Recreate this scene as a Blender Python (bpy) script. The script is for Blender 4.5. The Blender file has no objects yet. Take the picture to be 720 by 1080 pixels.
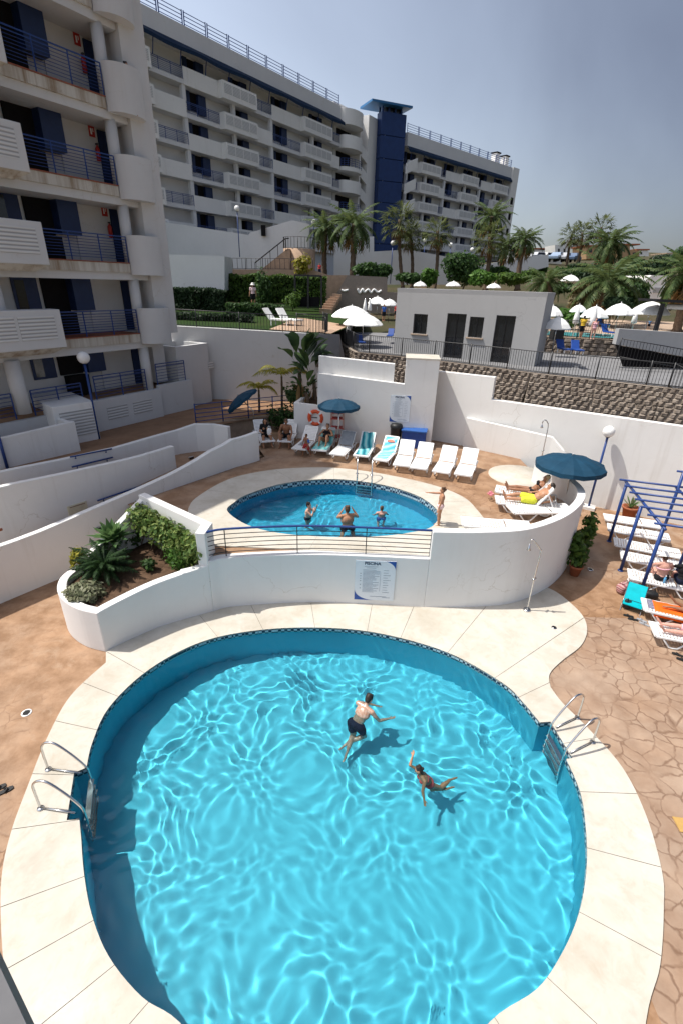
import bpy, bmesh, math, random
from math import sin, cos, pi, radians, hypot, atan2, sqrt
from mathutils import Vector, Matrix, noise as mnoise
random.seed(7)
scene = bpy.context.scene
COL = scene.collection
V = Vector

# ------------------------------------------------------------------ camera model
CF, CNX, CNY, CH = 506.0, 330.0, 1602.0, 8.3
def _frame():
    nad = V((CNX-360, CNY-540, CF)).normalized(); up = -nad
    fw = V((0, 0, 1)); yf = (fw-up*fw.dot(up)).normalized(); xr = yf.cross(up)
    if xr.x < 0: xr = -xr
    return Matrix((xr, yf, up))
CR = _frame(); CC = V((0, 0, CH))
def ray(x, y): return CR @ V((x-360, y-540, CF))
def W(x, y, z=0.0):
    d = ray(x, y); return CC+d*((z-CH)/d.z)
def WP(x, y, p0, n):
    d = ray(x, y); return CC+d*((V(p0)-CC).dot(V(n))/d.dot(V(n)))
def WY(x, y, Y):
    d = ray(x, y); return CC+d*(Y/d.y)
def WD(x, y, D):                      # at horizontal distance D
    d = ray(x, y); return CC+d*(D/hypot(d.x, d.y))
def proj(p):
    c = CR.transposed() @ (V(p)-CC); return (360+CF*c.x/c.z, 540+CF*c.y/c.z)

cam = bpy.data.cameras.new('camera'); camo = bpy.data.objects.new('camera', cam); COL.objects.link(camo)
cam.sensor_fit = 'HORIZONTAL'; cam.sensor_width = 36; cam.lens = CF/720*36; cam.clip_end = 3000; cam.clip_start = .05
m = Matrix.Identity(4)
for r in range(3):
    m[r][0] = CR[r][0]; m[r][1] = -CR[r][1]; m[r][2] = -CR[r][2]; m[r][3] = CC[r]
camo.matrix_world = m
scene.camera = camo

# ------------------------------------------------------------------ materials
MATS = {}
def rgb(c):
    if isinstance(c, str):
        c = c.lstrip('#'); c = [int(c[i:i+2], 16)/255 for i in (0, 2, 4)]
        c = [v/12.92 if v <= .04045 else ((v+.055)/1.055)**2.4 for v in c]
    return (c[0], c[1], c[2], 1)
class NT:
    def __init__(s, name):
        s.m = bpy.data.materials.new(name); s.m.use_nodes = True; s.t = s.m.node_tree
        s.b = s.t.nodes['Principled BSDF']; s.out = s.t.nodes['Material Output']; MATS[name] = s.m
        s.co = None
    def n(s, typ, **kw):
        nd = s.t.nodes.new(typ)
        for k, v in kw.items():
            if hasattr(nd, k): setattr(nd, k, v)
            else: nd.inputs[k.replace('_', ' ')].default_value = v
        return nd
    def l(s, a, b): s.t.links.new(a, b)
    def pos(s):
        if s.co is None: s.co = s.n('ShaderNodeNewGeometry').outputs['Position']
        return s.co
    def scaled(s, sc):
        mp = s.n('ShaderNodeMapping'); mp.inputs['Scale'].default_value = sc if isinstance(sc, tuple) else (sc, sc, sc)
        s.l(s.pos(), mp.inputs['Vector']); return mp.outputs[0]
    def noise(s, scale, detail=4, rough=.6, vec=None, dist=0):
        nd = s.n('ShaderNodeTexNoise'); nd.inputs['Scale'].default_value = scale; nd.inputs['Detail'].default_value = detail
        nd.inputs['Roughness'].default_value = rough; nd.inputs['Distortion'].default_value = dist
        s.l(vec or s.pos(), nd.inputs['Vector']); return nd.outputs['Fac']
    def ramp(s, fac, stops):
        r = s.n('ShaderNodeValToRGB'); e = r.color_ramp.elements
        while len(e) < len(stops): e.new(.5)
        for k, (p, c) in zip(e, stops):
            k.position = p; k.color = rgb(c) if not isinstance(c, (int, float)) else (c, c, c, 1)
        s.l(fac, r.inputs['Fac']); return r.outputs['Color']
    def mix(s, f, a, b, mode='MIX'):
        x = s.n('ShaderNodeMix', data_type='RGBA', blend_type=mode)
        for sock, v in ((x.inputs['Factor'], f), (x.inputs[6], a), (x.inputs[7], b)):
            if hasattr(v, 'links') or isinstance(v, bpy.types.NodeSocket): s.l(v, sock)
            elif sock.type == 'VALUE': sock.default_value = v
            else: sock.default_value = rgb(v)
        return x.outputs[2]
    def math(s, op, a, b=0.0):
        x = s.n('ShaderNodeMath', operation=op)
        for i, v in enumerate((a, b)):
            if isinstance(v, bpy.types.NodeSocket): s.l(v, x.inputs[i])
            else: x.inputs[i].default_value = v
        return x.outputs[0]
    def bump(s, h, strength=.3, dist=.02):
        b = s.n('ShaderNodeBump'); b.inputs['Strength'].default_value = strength; b.inputs['Distance'].default_value = dist
        s.l(h, b.inputs['Height']); s.l(b.outputs[0], s.b.inputs['Normal'])
    def color(s, c):
        if isinstance(c, bpy.types.NodeSocket): s.l(c, s.b.inputs['Base Color'])
        else: s.b.inputs['Base Color'].default_value = rgb(c)
    def set(s, rough=.5, spec=.5, metal=0):
        s.b.inputs['Roughness'].default_value = rough; s.b.inputs['Specular IOR Level'].default_value = spec; s.b.inputs['Metallic'].default_value = metal
        return s

def M(name, c=(.5, .5, .5), rough=.55, spec=.4, metal=0, var=.12, scale=6, bump=0):
    """simple procedural material: colour with a little noise wear"""
    if name in MATS: return MATS[name]
    t = NT(name); t.set(rough, spec, metal); c = rgb(c)[:3]
    f = t.noise(scale, 5)
    t.color(t.ramp(f, [(.3, tuple(v*(1-var) for v in c)), (.7, tuple(min(1, v*(1+var)) for v in c))]))
    if bump: t.bump(t.noise(scale*8, 3), bump, .01)
    return t.m

def stucco(name, c, streak=.25, dirt=(.42, .37, .3), lo=.56):
    t = NT(name); t.set(.8, .25)
    big = t.noise(.5, 5); fine = t.noise(5, 6)
    c0 = t.ramp(big, [(.3, tuple(v*.93 for v in c)), (.72, c)])
    c1 = t.mix(t.ramp(fine, [(.35, .0), (.8, .10)]), c0, tuple(v*.8 for v in c))
    st = t.noise(1, 6, .65, t.scaled((2.6, 2.6, .16)))
    c2 = t.mix(t.ramp(st, [(lo, 0.0), (lo+.29, streak)]), c1, dirt)
    vc = t.n('ShaderNodeTexVoronoi', feature='DISTANCE_TO_EDGE'); vc.inputs['Scale'].default_value = .55
    wv = t.n('ShaderNodeVectorMath', operation='MULTIPLY_ADD'); wn = t.n('ShaderNodeTexNoise'); wn.inputs['Scale'].default_value = 1.7; wn.inputs['Detail'].default_value = 5; t.l(t.pos(), wn.inputs['Vector']); wv.inputs[1].default_value = (.9, .9, .9); t.l(wn.outputs['Color'], wv.inputs[0]); t.l(t.pos(), wv.inputs[2]); t.l(wv.outputs[0], vc.inputs['Vector'])
    ck = t.math('MULTIPLY', t.ramp(vc.outputs['Distance'], [(.0, 1.0), (.008, 0.0)]), t.ramp(t.noise(.6, 3), [(.5, 0.0), (.62, .45)]))
    pt = t.ramp(t.noise(.9, 2, .5, dist=1.5), [(.60, 0.0), (.63, .10)])
    c2 = t.mix(pt, c2, tuple(v*.86 for v in c)); c2 = t.mix(ck, c2, dirt)
    t.color(c2); t.bump(t.noise(40, 4), .12, .006)
    return t.m
stucco('white stucco', (.80, .79, .765), .34)
stucco('white render', (.78, .775, .76), .2)
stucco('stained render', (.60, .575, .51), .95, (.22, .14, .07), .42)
stucco("dimmed render", (.62, .62, .615), .25)  # white walls, with the view's dark corner and shade put into the base colour
stucco("far render", (.68, .68, .685), .10)
stucco('grey render', (.40, .40, .40), .18, (.2, .2, .2))
M('rim paint', (.82, .815, .80), .7, .3, var=.04)
M('blue paint', (.012, .045, .19), .4, .5, var=.1)
M('blue tower', (.010, .035, .13), .5, .4, var=.12, scale=1.5)
M('black iron', (.012, .012, .014), .45, .5)
M('dark glass', (.012, .014, .018), .12, .6)
M('dark void', (.012, .011, .012), .9, .1)
M('blue shutter', (.010, .025, .085), .5, .4)
M('white plastic', (.80, .80, .79), .35, .5, var=.04)
M('steel', (.62, .62, .62), .18, .5, 1, var=.05)
M('teal canvas', (.008, .045, .085), .75, .2, var=.15, scale=3)
M('white canvas', (.80, .80, .78), .8, .2, var=.04)
M('terracotta', (.36, .12, .06), .8, .2)
M('red paint', (.42, .02, .015), .45, .5)
M('orange paint', (.72, .09, .02), .45, .5)
M('wood', (.22, .13, .075), .7, .3, var=.25)
M('trunk bark', (.14, .10, .07), .9, .15, var=.35, scale=9, bump=.6)
M('soil', (.10, .062, .04), .95, .1, var=.35, scale=7, bump=.8)
M('red tile', (.26, .085, .05), .7, .3, var=.2)
M('globe glass', (.82, .82, .80), .25, .5, var=.02)
M('paver', (.40, .30, .22), .8, .2, var=.18, scale=3)
M('bin plastic', (.015, .016, .017), .5, .4)
M('box plastic', (.012, .055, .26), .4, .5)
M('asphalt', (.06, .06, .062), .9, .2, var=.2)
M('terrace concrete', (.20, .20, .205), .85, .2, var=.14, scale=1.3)

def foliage(name, a, b, c=None, trans=.25):
    t = NT(name); t.set(.6, .25)
    r = t.n('ShaderNodeObjectInfo'); g = t.n('ShaderNodeNewGeometry')
    t.color(t.ramp(g.outputs['Random Per Island'], [(0, a), (.55, b), (1, c or b)]))
    tr = t.n('ShaderNodeBsdfTranslucent'); tr.inputs['Color'].default_value = rgb(tuple(min(1, v*1.6) for v in (c or b)))
    mx = t.n('ShaderNodeMixShader'); mx.inputs[0].default_value = trans
    t.l(t.b.outputs[0], mx.inputs[1]); t.l(tr.outputs[0], mx.inputs[2]); t.l(mx.outputs[0], t.out.inputs['Surface'])
    return t.m
foliage('palm leaf', (.035, .055, .016), (.07, .095, .028), (.13, .15, .05))
foliage('date palm leaf', (.03, .06, .018), (.055, .095, .028), (.10, .13, .045))
foliage('yellow palm leaf', (.10, .12, .015), (.20, .20, .02), (.30, .26, .03))
foliage('dead leaf', (.16, .09, .035), (.24, .14, .05), (.32, .2, .08))
foliage('cycad leaf', (.008, .022, .008), (.018, .045, .013), (.035, .075, .022))
foliage('agave leaf', (.04, .10, .03), (.08, .16, .05), (.12, .2, .07))
foliage('hedge leaf', (.025, .05, .010), (.05, .10, .016), (.10, .17, .03))
foliage('dark hedge leaf', (.008, .022, .008), (.015, .035, .012), (.025, .05, .018))
foliage('variegated leaf', (.025, .06, .012), (.06, .12, .022), (.26, .32, .10))
foliage('grey leaf', (.08, .10, .05), (.18, .19, .11), (.32, .32, .22))
foliage('bush leaf', (.015, .035, .010), (.03, .07, .016), (.06, .12, .03))
foliage('bright bush leaf', (.03, .08, .012), (.06, .14, .02), (.10, .2, .035))
foliage('banana leaf', (.02, .05, .015), (.04, .085, .025), (.09, .14, .045))
foliage('dry scrub', (.10, .09, .04), (.16, .13, .06), (.2, .17, .09))

def stone_deck():
    t = NT('stamped concrete'); t.set(.62, .35)
    v = t.scaled(1.0)
    wob = t.n('ShaderNodeTexNoise'); wob.inputs['Scale'].default_value = 1.6; wob.inputs['Detail'].default_value = 4
    t.l(v, wob.inputs['Vector'])
    off = t.n('ShaderNodeVectorMath', operation='MULTIPLY_ADD'); off.inputs[1].default_value = (.55, .55, 0)
    t.l(wob.outputs['Color'], off.inputs[0]); t.l(v, off.inputs[2])
    vo = t.n('ShaderNodeTexVoronoi', feature='DISTANCE_TO_EDGE'); vo.inputs['Scale'].default_value = 2.7; vo.inputs['Randomness'].default_value = .95
    t.l(off.outputs[0], vo.inputs['Vector'])
    crack = t.ramp(vo.outputs['Distance'], [(.0, 1.0), (.03, .6), (.06, 0.0)])
    patch = t.noise(.42, 3, .6); patch2 = t.noise(2.2, 3)
    sx = t.n('ShaderNodeSeparateXYZ'); t.l(t.pos(), sx.inputs[0])
    zone = t.math('MULTIPLY', t.math('GREATER_THAN', sx.outputs[0], 4.2), t.math('LESS_THAN', sx.outputs[1], 11.0))
    bias = t.math('ADD', patch, t.math('MULTIPLY', zone, .2))
    keep = t.math('MULTIPLY', t.ramp(bias, [(.50, 0.0), (.62, 1.0)]), t.ramp(patch2, [(.34, .15), (.52, 1.0)]))
    cm = t.math('MULTIPLY', crack, keep)
    faint = t.math('MULTIPLY', crack, .10)
    cm = t.math('MAXIMUM', cm, faint)
    big = t.noise(.33, 5, .62); mid = t.noise(1.7, 6, .65)
    base = t.ramp(big, [(.30, (.32, .185, .10)), (.46, (.385, .24, .145)), (.58, (.35, .235, .155)), (.72, (.30, .22, .165))])
    base = t.mix(t.ramp(mid, [(.38, .75), (.62, 0.0)]), base, (.20, .105, .05))
    base = t.mix(t.ramp(t.noise(.9, 5, .7, dist=1.2), [(.56, 0.0), (.75, .5)]), base, (.43, .32, .225))
    base = t.mix(t.math('MULTIPLY', zone, .5), base, t.ramp(t.noise(1.1, 5), [(.35, (.27, .19, .14)), (.65, (.42, .335, .265))]))
    t.color(t.mix(t.math('MULTIPLY', cm, .7), base, (.13, .065, .035)))
    h = t.math('SUBTRACT', t.math('MULTIPLY', t.noise(14, 4), .35), cm)
    t.bump(h, .45, .012)
    rr = t.ramp(mid, [(.3, .5), (.7, .72)]); t.l(rr, t.b.inputs['Roughness'])
stone_deck()
def coping_mat():
    t = NT('cream coping'); t.set(.75, .3)
    a = t.noise(.7, 5, .65); b = t.noise(3.2, 6, .7, dist=.6)
    base = t.ramp(a, [(.3, (.44, .40, .33)), (.52, (.53, .495, .425)), (.75, (.58, .545, .485))])
    base = t.mix(t.ramp(b, [(.50, 0.0), (.75, .5)]), base, (.40, .33, .24))
    base = t.mix(t.ramp(t.noise(1.3, 5, .7, dist=1), [(.5, 0.0), (.72, .45)]), base, (.61, .59, .55))
    base = t.mix(t.ramp(t.noise(.45, 6, .72, dist=2), [(.56, 0.0), (.70, .4)]), base, (.36, .32, .26))
    t.color(base); t.bump(t.noise(60, 3), .12, .004)
coping_mat()
M('joint dark', (.14, .115, .09), .9, .1)
def rock_mat():
    t = NT('split rock'); t.set(.9, .15)
    g = t.n('ShaderNodeNewGeometry')
    c = t.ramp(g.outputs['Random Per Island'], [(0, (.20, .165, .135)), (.5, (.275, .23, .19)), (1, (.35, .30, .25))])
    t.color(t.mix(t.ramp(t.noise(9, 6, .7), [(.4, 0.0), (.8, .5)]), c, (.15, .115, .09)))
    t.bump(t.noise(12, 6, .7), .8, .05)
rock_mat()
def louvre_mat():
    t = NT('louvre'); t.set(.7, .3); t.color((.5, .5, .5))
    w = t.n('ShaderNodeTexWave', wave_type='BANDS', bands_direction='Z'); w.inputs['Scale'].default_value = 2.6
    t.l(t.pos(), w.inputs['Vector'])
    t.color(t.ramp(w.outputs['Fac'], [(.2, (.36, .36, .355)), (.55, (.66, .66, .65))]))
    t.bump(w.outputs['Fac'], .6, .02)
louvre_mat()

# ------------------------------------------------------------------ mesh builder
class MB:
    def __init__(s): s.v = []; s.f = []; s.mi = []; s.sm = []; s.k = 0
    def add(s, vs, fs, smooth=False):
        o = len(s.v); s.v += [tuple(p) for p in vs]
        for f in fs: s.f.append([i+o for i in f]); s.mi.append(s.k); s.sm.append(smooth)
    def quad(s, a, b, c, d): s.add([a, b, c, d], [(0, 1, 2, 3)])
    def hexa(s, p, smooth=False):       # 8 corners: bottom 0-3, top 4-7
        s.add(p, [(3, 2, 1, 0), (4, 5, 6, 7), (0, 1, 5, 4), (1, 2, 6, 5), (2, 3, 7, 6), (3, 0, 4, 7)], smooth)
    def box(s, c, d, rz=0, mtx=None):
        x, y, z = d[0]/2, d[1]/2, d[2]/2
        ps = [V((a*x, b*y, e*z)) for e in (-1, 1) for a, b in ((-1, -1), (1, -1), (1, 1), (-1, 1))]
        mt = Matrix.Rotation(rz, 3, 'Z') if mtx is None else mtx
        s.hexa([mt@p+V(c) for p in ps])
    def seg(s, a, b, w, h, up=(0, 0, 1)):   # bar from a to b, width w, height h
        a, b = V(a), V(b); d = (b-a).normalized(); u = V(up)
        if abs(d.dot(u)) > .98: u = V((0, 1, 0))
        r = d.cross(u).normalized()*w/2; u = r.cross(d).normalized()*h/2
        s.hexa([a-r-u, a+r-u, b+r-u, b-r-u, a-r+u, a+r+u, b+r+u, b-r+u])
    def prism(s, poly, z0, z1, cap=True, z1s=None):
        n = len(poly); tops = z1s or [z1]*n
        vs = [(p[0], p[1], z0) for p in poly]+[(p[0], p[1], t) for p, t in zip(poly, tops)]
        s.add(vs, [(i, (i+1) % n, n+(i+1) % n, n+i) for i in range(n)])
        if cap:
            s.add(vs[n:], [tuple(range(n))]); s.add(vs[:n], [tuple(range(n-1, -1, -1))])
    def tube(s, pts, r, n=8, cap=True, smooth=True):
        pts = [V(p) for p in pts]; rs = r if isinstance(r, (list, tuple)) else [r]*len(pts)
        vs = []; ref = None
        for i, p in enumerate(pts):
            d = (pts[min(i+1, len(pts)-1)]-pts[max(i-1, 0)])
            d = d.normalized() if d.length > 1e-9 else V((0, 0, 1))
            if ref is None:
                ref = V((0, 0, 1)) if abs(d.z) < .9 else V((1, 0, 0))
            a = d.cross(ref)
            if a.length < 1e-6: a = d.cross(V((0, 1, 0)))
            a.normalize(); b = d.cross(a).normalized(); ref = a.cross(d)
            vs += [p+(a*cos(2*pi*k/n)+b*sin(2*pi*k/n))*rs[i] for k in range(n)]
        fs = [(i*n+k, i*n+(k+1) % n, (i+1)*n+(k+1) % n, (i+1)*n+k) for i in range(len(pts)-1) for k in range(n)]
        if cap: fs += [tuple(range(n-1, -1, -1)), tuple(range((len(pts)-1)*n, len(pts)*n))]
        s.add(vs, fs, smooth)
    def lathe(s, prof, n=24, c=(0, 0, 0), smooth=True, mtx=None):
        vs = []
        for r, z in prof:
            for k in range(n):
                p = V((r*cos(2*pi*k/n), r*sin(2*pi*k/n), z))
                if mtx is not None: p = mtx@p
                vs.append(p+V(c))
        s.add(vs, [(i*n+k, i*n+(k+1) % n, (i+1)*n+(k+1) % n, (i+1)*n+k) for i in range(len(prof)-1) for k in range(n)], smooth)
    def ball(s, c, r, n=12, m_=8, mtx=None):
        r = r if isinstance(r, (tuple, list)) else (r, r, r)
        vs = []
        for i in range(m_+1):
            a = pi*i/m_
            for k in range(n):
                p = V((r[0]*sin(a)*cos(2*pi*k/n), r[1]*sin(a)*sin(2*pi*k/n), r[2]*cos(a)))
                vs.append((mtx@p if mtx is not None else p)+V(c))
        s.add(vs, [((i+1)*n+k, (i+1)*n+(k+1) % n, i*n+(k+1) % n, i*n+k) for i in range(m_) for k in range(n)], True)
    def wall(s, path, z0, tops, th, side=1, round_=False):
        """wall along plan path, thickness th towards the left (side=1) of the path"""
        n = len(path); P = [V((p[0], p[1])) for p in path]; nr = []
        for i in range(n):
            d = (P[min(i+1, n-1)]-P[max(i-1, 0)]).normalized(); nr.append(V((-d.y, d.x))*side)
        tz = tops if isinstance(tops, (list, tuple)) else [tops]*n
        bz = z0 if isinstance(z0, (list, tuple)) else [z0]*n
        vs = []
        for i in range(n):
            q = P[i]+nr[i]*th
            vs += [(P[i].x, P[i].y, bz[i]), (P[i].x, P[i].y, tz[i]), (q.x, q.y, tz[i]), (q.x, q.y, bz[i])]
        fs = []
        for i in range(n-1):
            for k in range(4): fs.append((4*i+k, 4*i+(k+1) % 4, 4*i+4+(k+1) % 4, 4*i+4+k))
        fs += [(3, 2, 1, 0), tuple(4*(n-1)+k for k in range(4))]
        s.add(vs, fs)
    def build(s, name, mats, parent=None, smooth=None, bevel=0, world=True, loc=None, recalc=True):
        me = bpy.data.meshes.new(name)
        vs = s.v
        o = bpy.data.objects.new(name, me)
        if parent is not None:
            o.parent = parent
            if world:
                inv = PM.get(parent.name, Matrix.Identity(4)).inverted(); vs = [inv@V(p) for p in vs]
            PM[o.name] = PM.get(parent.name, Matrix.Identity(4))
        elif loc is not None:
            vs = [V(p)-V(loc) for p in vs]; o.location = loc; PM[o.name] = Matrix.Translation(V(loc))
        me.from_pydata([tuple(p) for p in vs], [], s.f)
        for mt in (mats if isinstance(mats, (list, tuple)) else [mats]): me.materials.append(MATS[mt] if isinstance(mt, str) else mt)
        me.polygons.foreach_set('material_index', s.mi); me.polygons.foreach_set('use_smooth', s.sm if smooth is None else [smooth]*len(s.f))
        if recalc:
            bm = bmesh.new(); bm.from_mesh(me); bmesh.ops.recalc_face_normals(bm, faces=bm.faces); bm.to_mesh(me); bm.free()
        me.update(); COL.objects.link(o)
        if bevel:
            b = o.modifiers.new('edge', 'BEVEL'); b.width = bevel; b.segments = 2; b.limit_method = 'ANGLE'; b.angle_limit = radians(40)
        return o
PM = {}
def tag(o, label=None, cat=None, group=None, kind=None):
    if label: o['label'] = label
    if cat: o['category'] = cat
    if group: o['group'] = group
    if kind: o['kind'] = kind
    return o
def thing(name, label, cat, loc=(0, 0, 0), rz=0, group=None, mtx=None):
    o = bpy.data.objects.new(name, None); o.empty_display_size = .2; COL.objects.link(o)
    mt = mtx if mtx is not None else Matrix.Translation(V(loc)) @ Matrix.Rotation(rz, 4, 'Z')
    o.matrix_world = mt; PM[o.name] = mt
    return tag(o, label, cat, group)
def dup(root, mtx, label, group=None):
    r = root.copy(); COL.objects.link(r); r.matrix_world = mtx; PM[r.name] = mtx; r['label'] = label
    if group: r['group'] = group
    for ch in root.children:
        c = ch.copy(); COL.objects.link(c); c.parent = r
        for g in ch.children:
            d = g.copy(); COL.objects.link(d); d.parent = c
    return r
def TR(loc, rz=0, s=1): return Matrix.Translation(V(loc)) @ Matrix.Rotation(rz, 4, 'Z') @ Matrix.Scale(s, 4)
def struct(o): o['kind'] = 'structure'; return o
def catmull(P, closed=True, n=6):
    out = []; m_ = len(P)
    for i in range(m_ if closed else m_-1):
        g = (lambda k: V(P[k % m_])) if closed else (lambda k: V(P[max(0, min(m_-1, k))]))
        a, b, c, d = g(i-1), g(i), g(i+1), g(i+2)
        for k in range(n):
            t = k/n
            out.append(.5*((2*b)+(c-a)*t+(2*a-5*b+4*c-d)*t*t+(3*b-a-3*c+d)*t**3))
    if not closed: out.append(V(P[-1]))
    return out
def resample(P, n, closed=False):
    P = [V(p) for p in P]
    if closed: P = P+[P[0]]
    L = [0]
    for a, b in zip(P, P[1:]): L.append(L[-1]+(b-a).length)
    out = []; k = 0
    for i in range(n):
        t = L[-1]*i/(n if closed else n-1)
        while k < len(L)-2 and L[k+1] < t: k += 1
        f = (t-L[k])/max(1e-9, L[k+1]-L[k]); out.append(P[k].lerp(P[k+1], min(1, f)))
    return out

# ------------------------------------------------------------------ light
SUN_EL, SUN_AZ = radians(61.5), radians(180)     # azimuth: direction towards the sun in plan, -X
sd = V((cos(SUN_EL)*cos(SUN_AZ), cos(SUN_EL)*sin(SUN_AZ)+.02, sin(SUN_EL)))
sl = bpy.data.lights.new('sun', 'SUN'); sl.energy = 3.6; sl.angle = radians(.53); sl.color = (1, .955, .88)
so = bpy.data.objects.new('sun', sl); COL.objects.link(so); so.rotation_euler = sd.to_track_quat('Z', 'Y').to_euler(); so.location = (-40, 0, 60)
wd = bpy.data.worlds.new('World'); scene.world = wd; wd.use_nodes = True
nt = wd.node_tree; sky = nt.nodes.new('ShaderNodeTexSky'); sky.sky_type = 'NISHITA'; sky.sun_disc = False
sky.sun_elevation = SUN_EL; sky.sun_rotation = radians(-90); sky.dust_density = 2.2; sky.air_density = 1.0; sky.ozone_density = 1.2
hs = nt.nodes.new('ShaderNodeHueSaturation'); hs.inputs['Saturation'].default_value = .68; hs.inputs['Value'].default_value = .80
nt.links.new(sky.outputs[0], hs.inputs['Color']); tc = nt.nodes.new('ShaderNodeTexCoord'); sp = nt.nodes.new('ShaderNodeSeparateXYZ'); nt.links.new(tc.outputs['Generated'], sp.inputs[0])
nz = nt.nodes.new('ShaderNodeTexNoise'); nz.inputs['Scale'].default_value = 2.2; nz.inputs['Detail'].default_value = 5; nz.inputs['Distortion'].default_value = .6; nt.links.new(tc.outputs['Generated'], nz.inputs['Vector'])
ad = nt.nodes.new('ShaderNodeMath'); ad.operation = 'MULTIPLY_ADD'; ad.inputs[1].default_value = .62; nt.links.new(nz.outputs['Fac'], ad.inputs[0]); nt.links.new(sp.outputs[0], ad.inputs[2])
cr_ = nt.nodes.new('ShaderNodeValToRGB'); nt.links.new(ad.outputs[0], cr_.inputs[0])
for e_, (p_, c_) in zip(cr_.color_ramp.elements, ((.12, (1.28, 1.25, 1.22, 1)), (.82, (.54, .535, .575, 1)))): e_.position = p_; e_.color = c_
hz = nt.nodes.new('ShaderNodeMix'); hz.data_type = 'RGBA'; hz.blend_type = 'MULTIPLY'; hz.inputs['Factor'].default_value = 1
nt.links.new(hs.outputs[0], hz.inputs[6]); nt.links.new(cr_.outputs[0], hz.inputs[7]); nt.links.new(hz.outputs[2], nt.nodes['Background'].inputs[0]); nt.nodes['Background'].inputs[1].default_value = .145
scene.view_settings.view_transform = 'Standard'; scene.view_settings.look = 'None'; scene.view_settings.exposure = .50; scene.view_settings.gamma = 1
scene.render.engine = 'CYCLES'
cy = scene.cycles; cy.use_denoising = True; cy.max_bounces = 8; cy.diffuse_bounces = 5; cy.glossy_bounces = 4; cy.transmission_bounces = 6; cy.transparent_max_bounces = 12
cy.caustics_reflective = False; cy.caustics_refractive = True; cy.sample_clamp_indirect = 6
# ------------------------------------------------------------------ pools and decks
Z1 = 1.6                                            # upper deck level
def pool_material(name, lit):
    t = NT(name); t.set(.6, .3)
    a = t.noise(.8, 4)
    t.color(t.ramp(a, [(.3, tuple(v*.9 for v in lit)), (.7, lit)])); return t.m
pool_material('pool floor', (.088, .53, .70))
pool_material('upper pool floor', (.045, .42, .64))
def tile_band():
    t = NT('meander tiles'); t.set(.3, .5)
    v = t.scaled(1.0)
    ck = t.n('ShaderNodeTexChecker'); ck.inputs['Scale'].default_value = 12
    t.l(v, ck.inputs['Vector'])
    ck.inputs['Color1'].default_value = (.006, .015, .05, 1); ck.inputs['Color2'].default_value = (.42, .52, .56, 1)
    t.color(ck.outputs['Color'])
tile_band()
def water_mat(name, tint):
    t = NT(name); nt_ = t.t
    nt_.nodes.remove(t.b)
    fr = t.n('ShaderNodeFresnel'); fr.inputs['IOR'].default_value = 1.33
    rf = t.n('ShaderNodeBsdfRefraction'); rf.inputs['IOR'].default_value = 1.33; rf.inputs['Roughness'].default_value = 0; rf.inputs['Color'].default_value = rgb(tint)
    gl = t.n('ShaderNodeBsdfGlossy'); gl.inputs['Roughness'].default_value = 0.02
    mx = t.n('ShaderNodeMixShader'); t.l(fr.outputs[0], mx.inputs[0]); t.l(rf.outputs[0], mx.inputs[1]); t.l(gl.outputs[0], mx.inputs[2])
    t.l(mx.outputs[0], t.out.inputs['Surface']); return t.m
water_mat('pool water', (.86, 1, 1)); 

def ppx(L, z): return [W(x, y, z) for x, y in L]
# big pool outline (world plan), notches for the two ladders
low_left, low_right = ppx([(84, 864), (86, 885), (89, 922), (97, 965), (115, 1010), (150, 1053), (190, 1080)], 0), ppx([(515, 1080), (565, 1045), (590, 1010), (608, 970), (616.5, 930), (618, 890), (612, 840), (596.4, 802)], 0)
low_left[0] = W(84, 864)
bott = low_left+[V((-.95, 2.02, 0)), V((.1, 1.78, 0)), V((1.2, 2.02, 0))]+low_right
topp = ppx([(568.6, 763.3), (550, 741), (530, 722), (480, 693), (430, 676), (380, 666), (330, 663), (280, 665), (230, 673), (190, 688), (150, 713), (115, 748), (98, 784), (91.7, 811)], 0)
notch_r = ppx([(603, 801), (579.7, 762.5)], 0); notch_l = ppx([(78.6, 816.7), (70.8, 866.7)], 0)
OUT1 = [V((p.x, p.y)) for p in catmull(bott, False, 5)+notch_r+catmull(topp, False, 5)+notch_l]
CEN1 = V((.1, 5.8))
# upper pool
upx = ppx([(240, 540), (247, 531), (262, 522), (300, 510.5), (350, 506), (400, 511.5), (436, 522), (456, 534), (462, 545), (454, 557), (430, 563), (400, 566.5), (357, 567.5), (300, 564), (262, 555)], Z1)
OUT2 = [V((p.x, p.y)) for p in catmull(upx, True, 5)]
CEN2 = V((-.2, 14.5))

def radial(outline, cen):
    """function r(theta) of a star-shaped outline"""
    pts = [(atan2(p.y-cen.y, p.x-cen.x), p) for p in outline]
    n = len(pts)
    def f(th):
        d = V((cos(th), sin(th))); best = None
        for i in range(n):
            a, b = pts[i][1]-cen, pts[(i+1) % n][1]-cen
            den = d.x*(b.y-a.y)-d.y*(b.x-a.x)
            if abs(den) < 1e-9: continue
            t = (a.x*(b.y-a.y)-a.y*(b.x-a.x))/den
            s = (a.x*d.y-a.y*d.x)/den
            if t > 0 and -1e-6 <= s <= 1+1e-6 and (best is None or t > best): best = t
        return best if best is not None else 1
    return f
def angles(outline, cen, n):
    A = [2*pi*i/n for i in range(n)]
    A += [atan2(p.y-cen.y, p.x-cen.x) % (2*pi) for p in outline]
    A.sort(); out = []
    for a in A:
        if not out or a-out[-1] > 1e-4: out.append(a)
    return out
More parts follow.
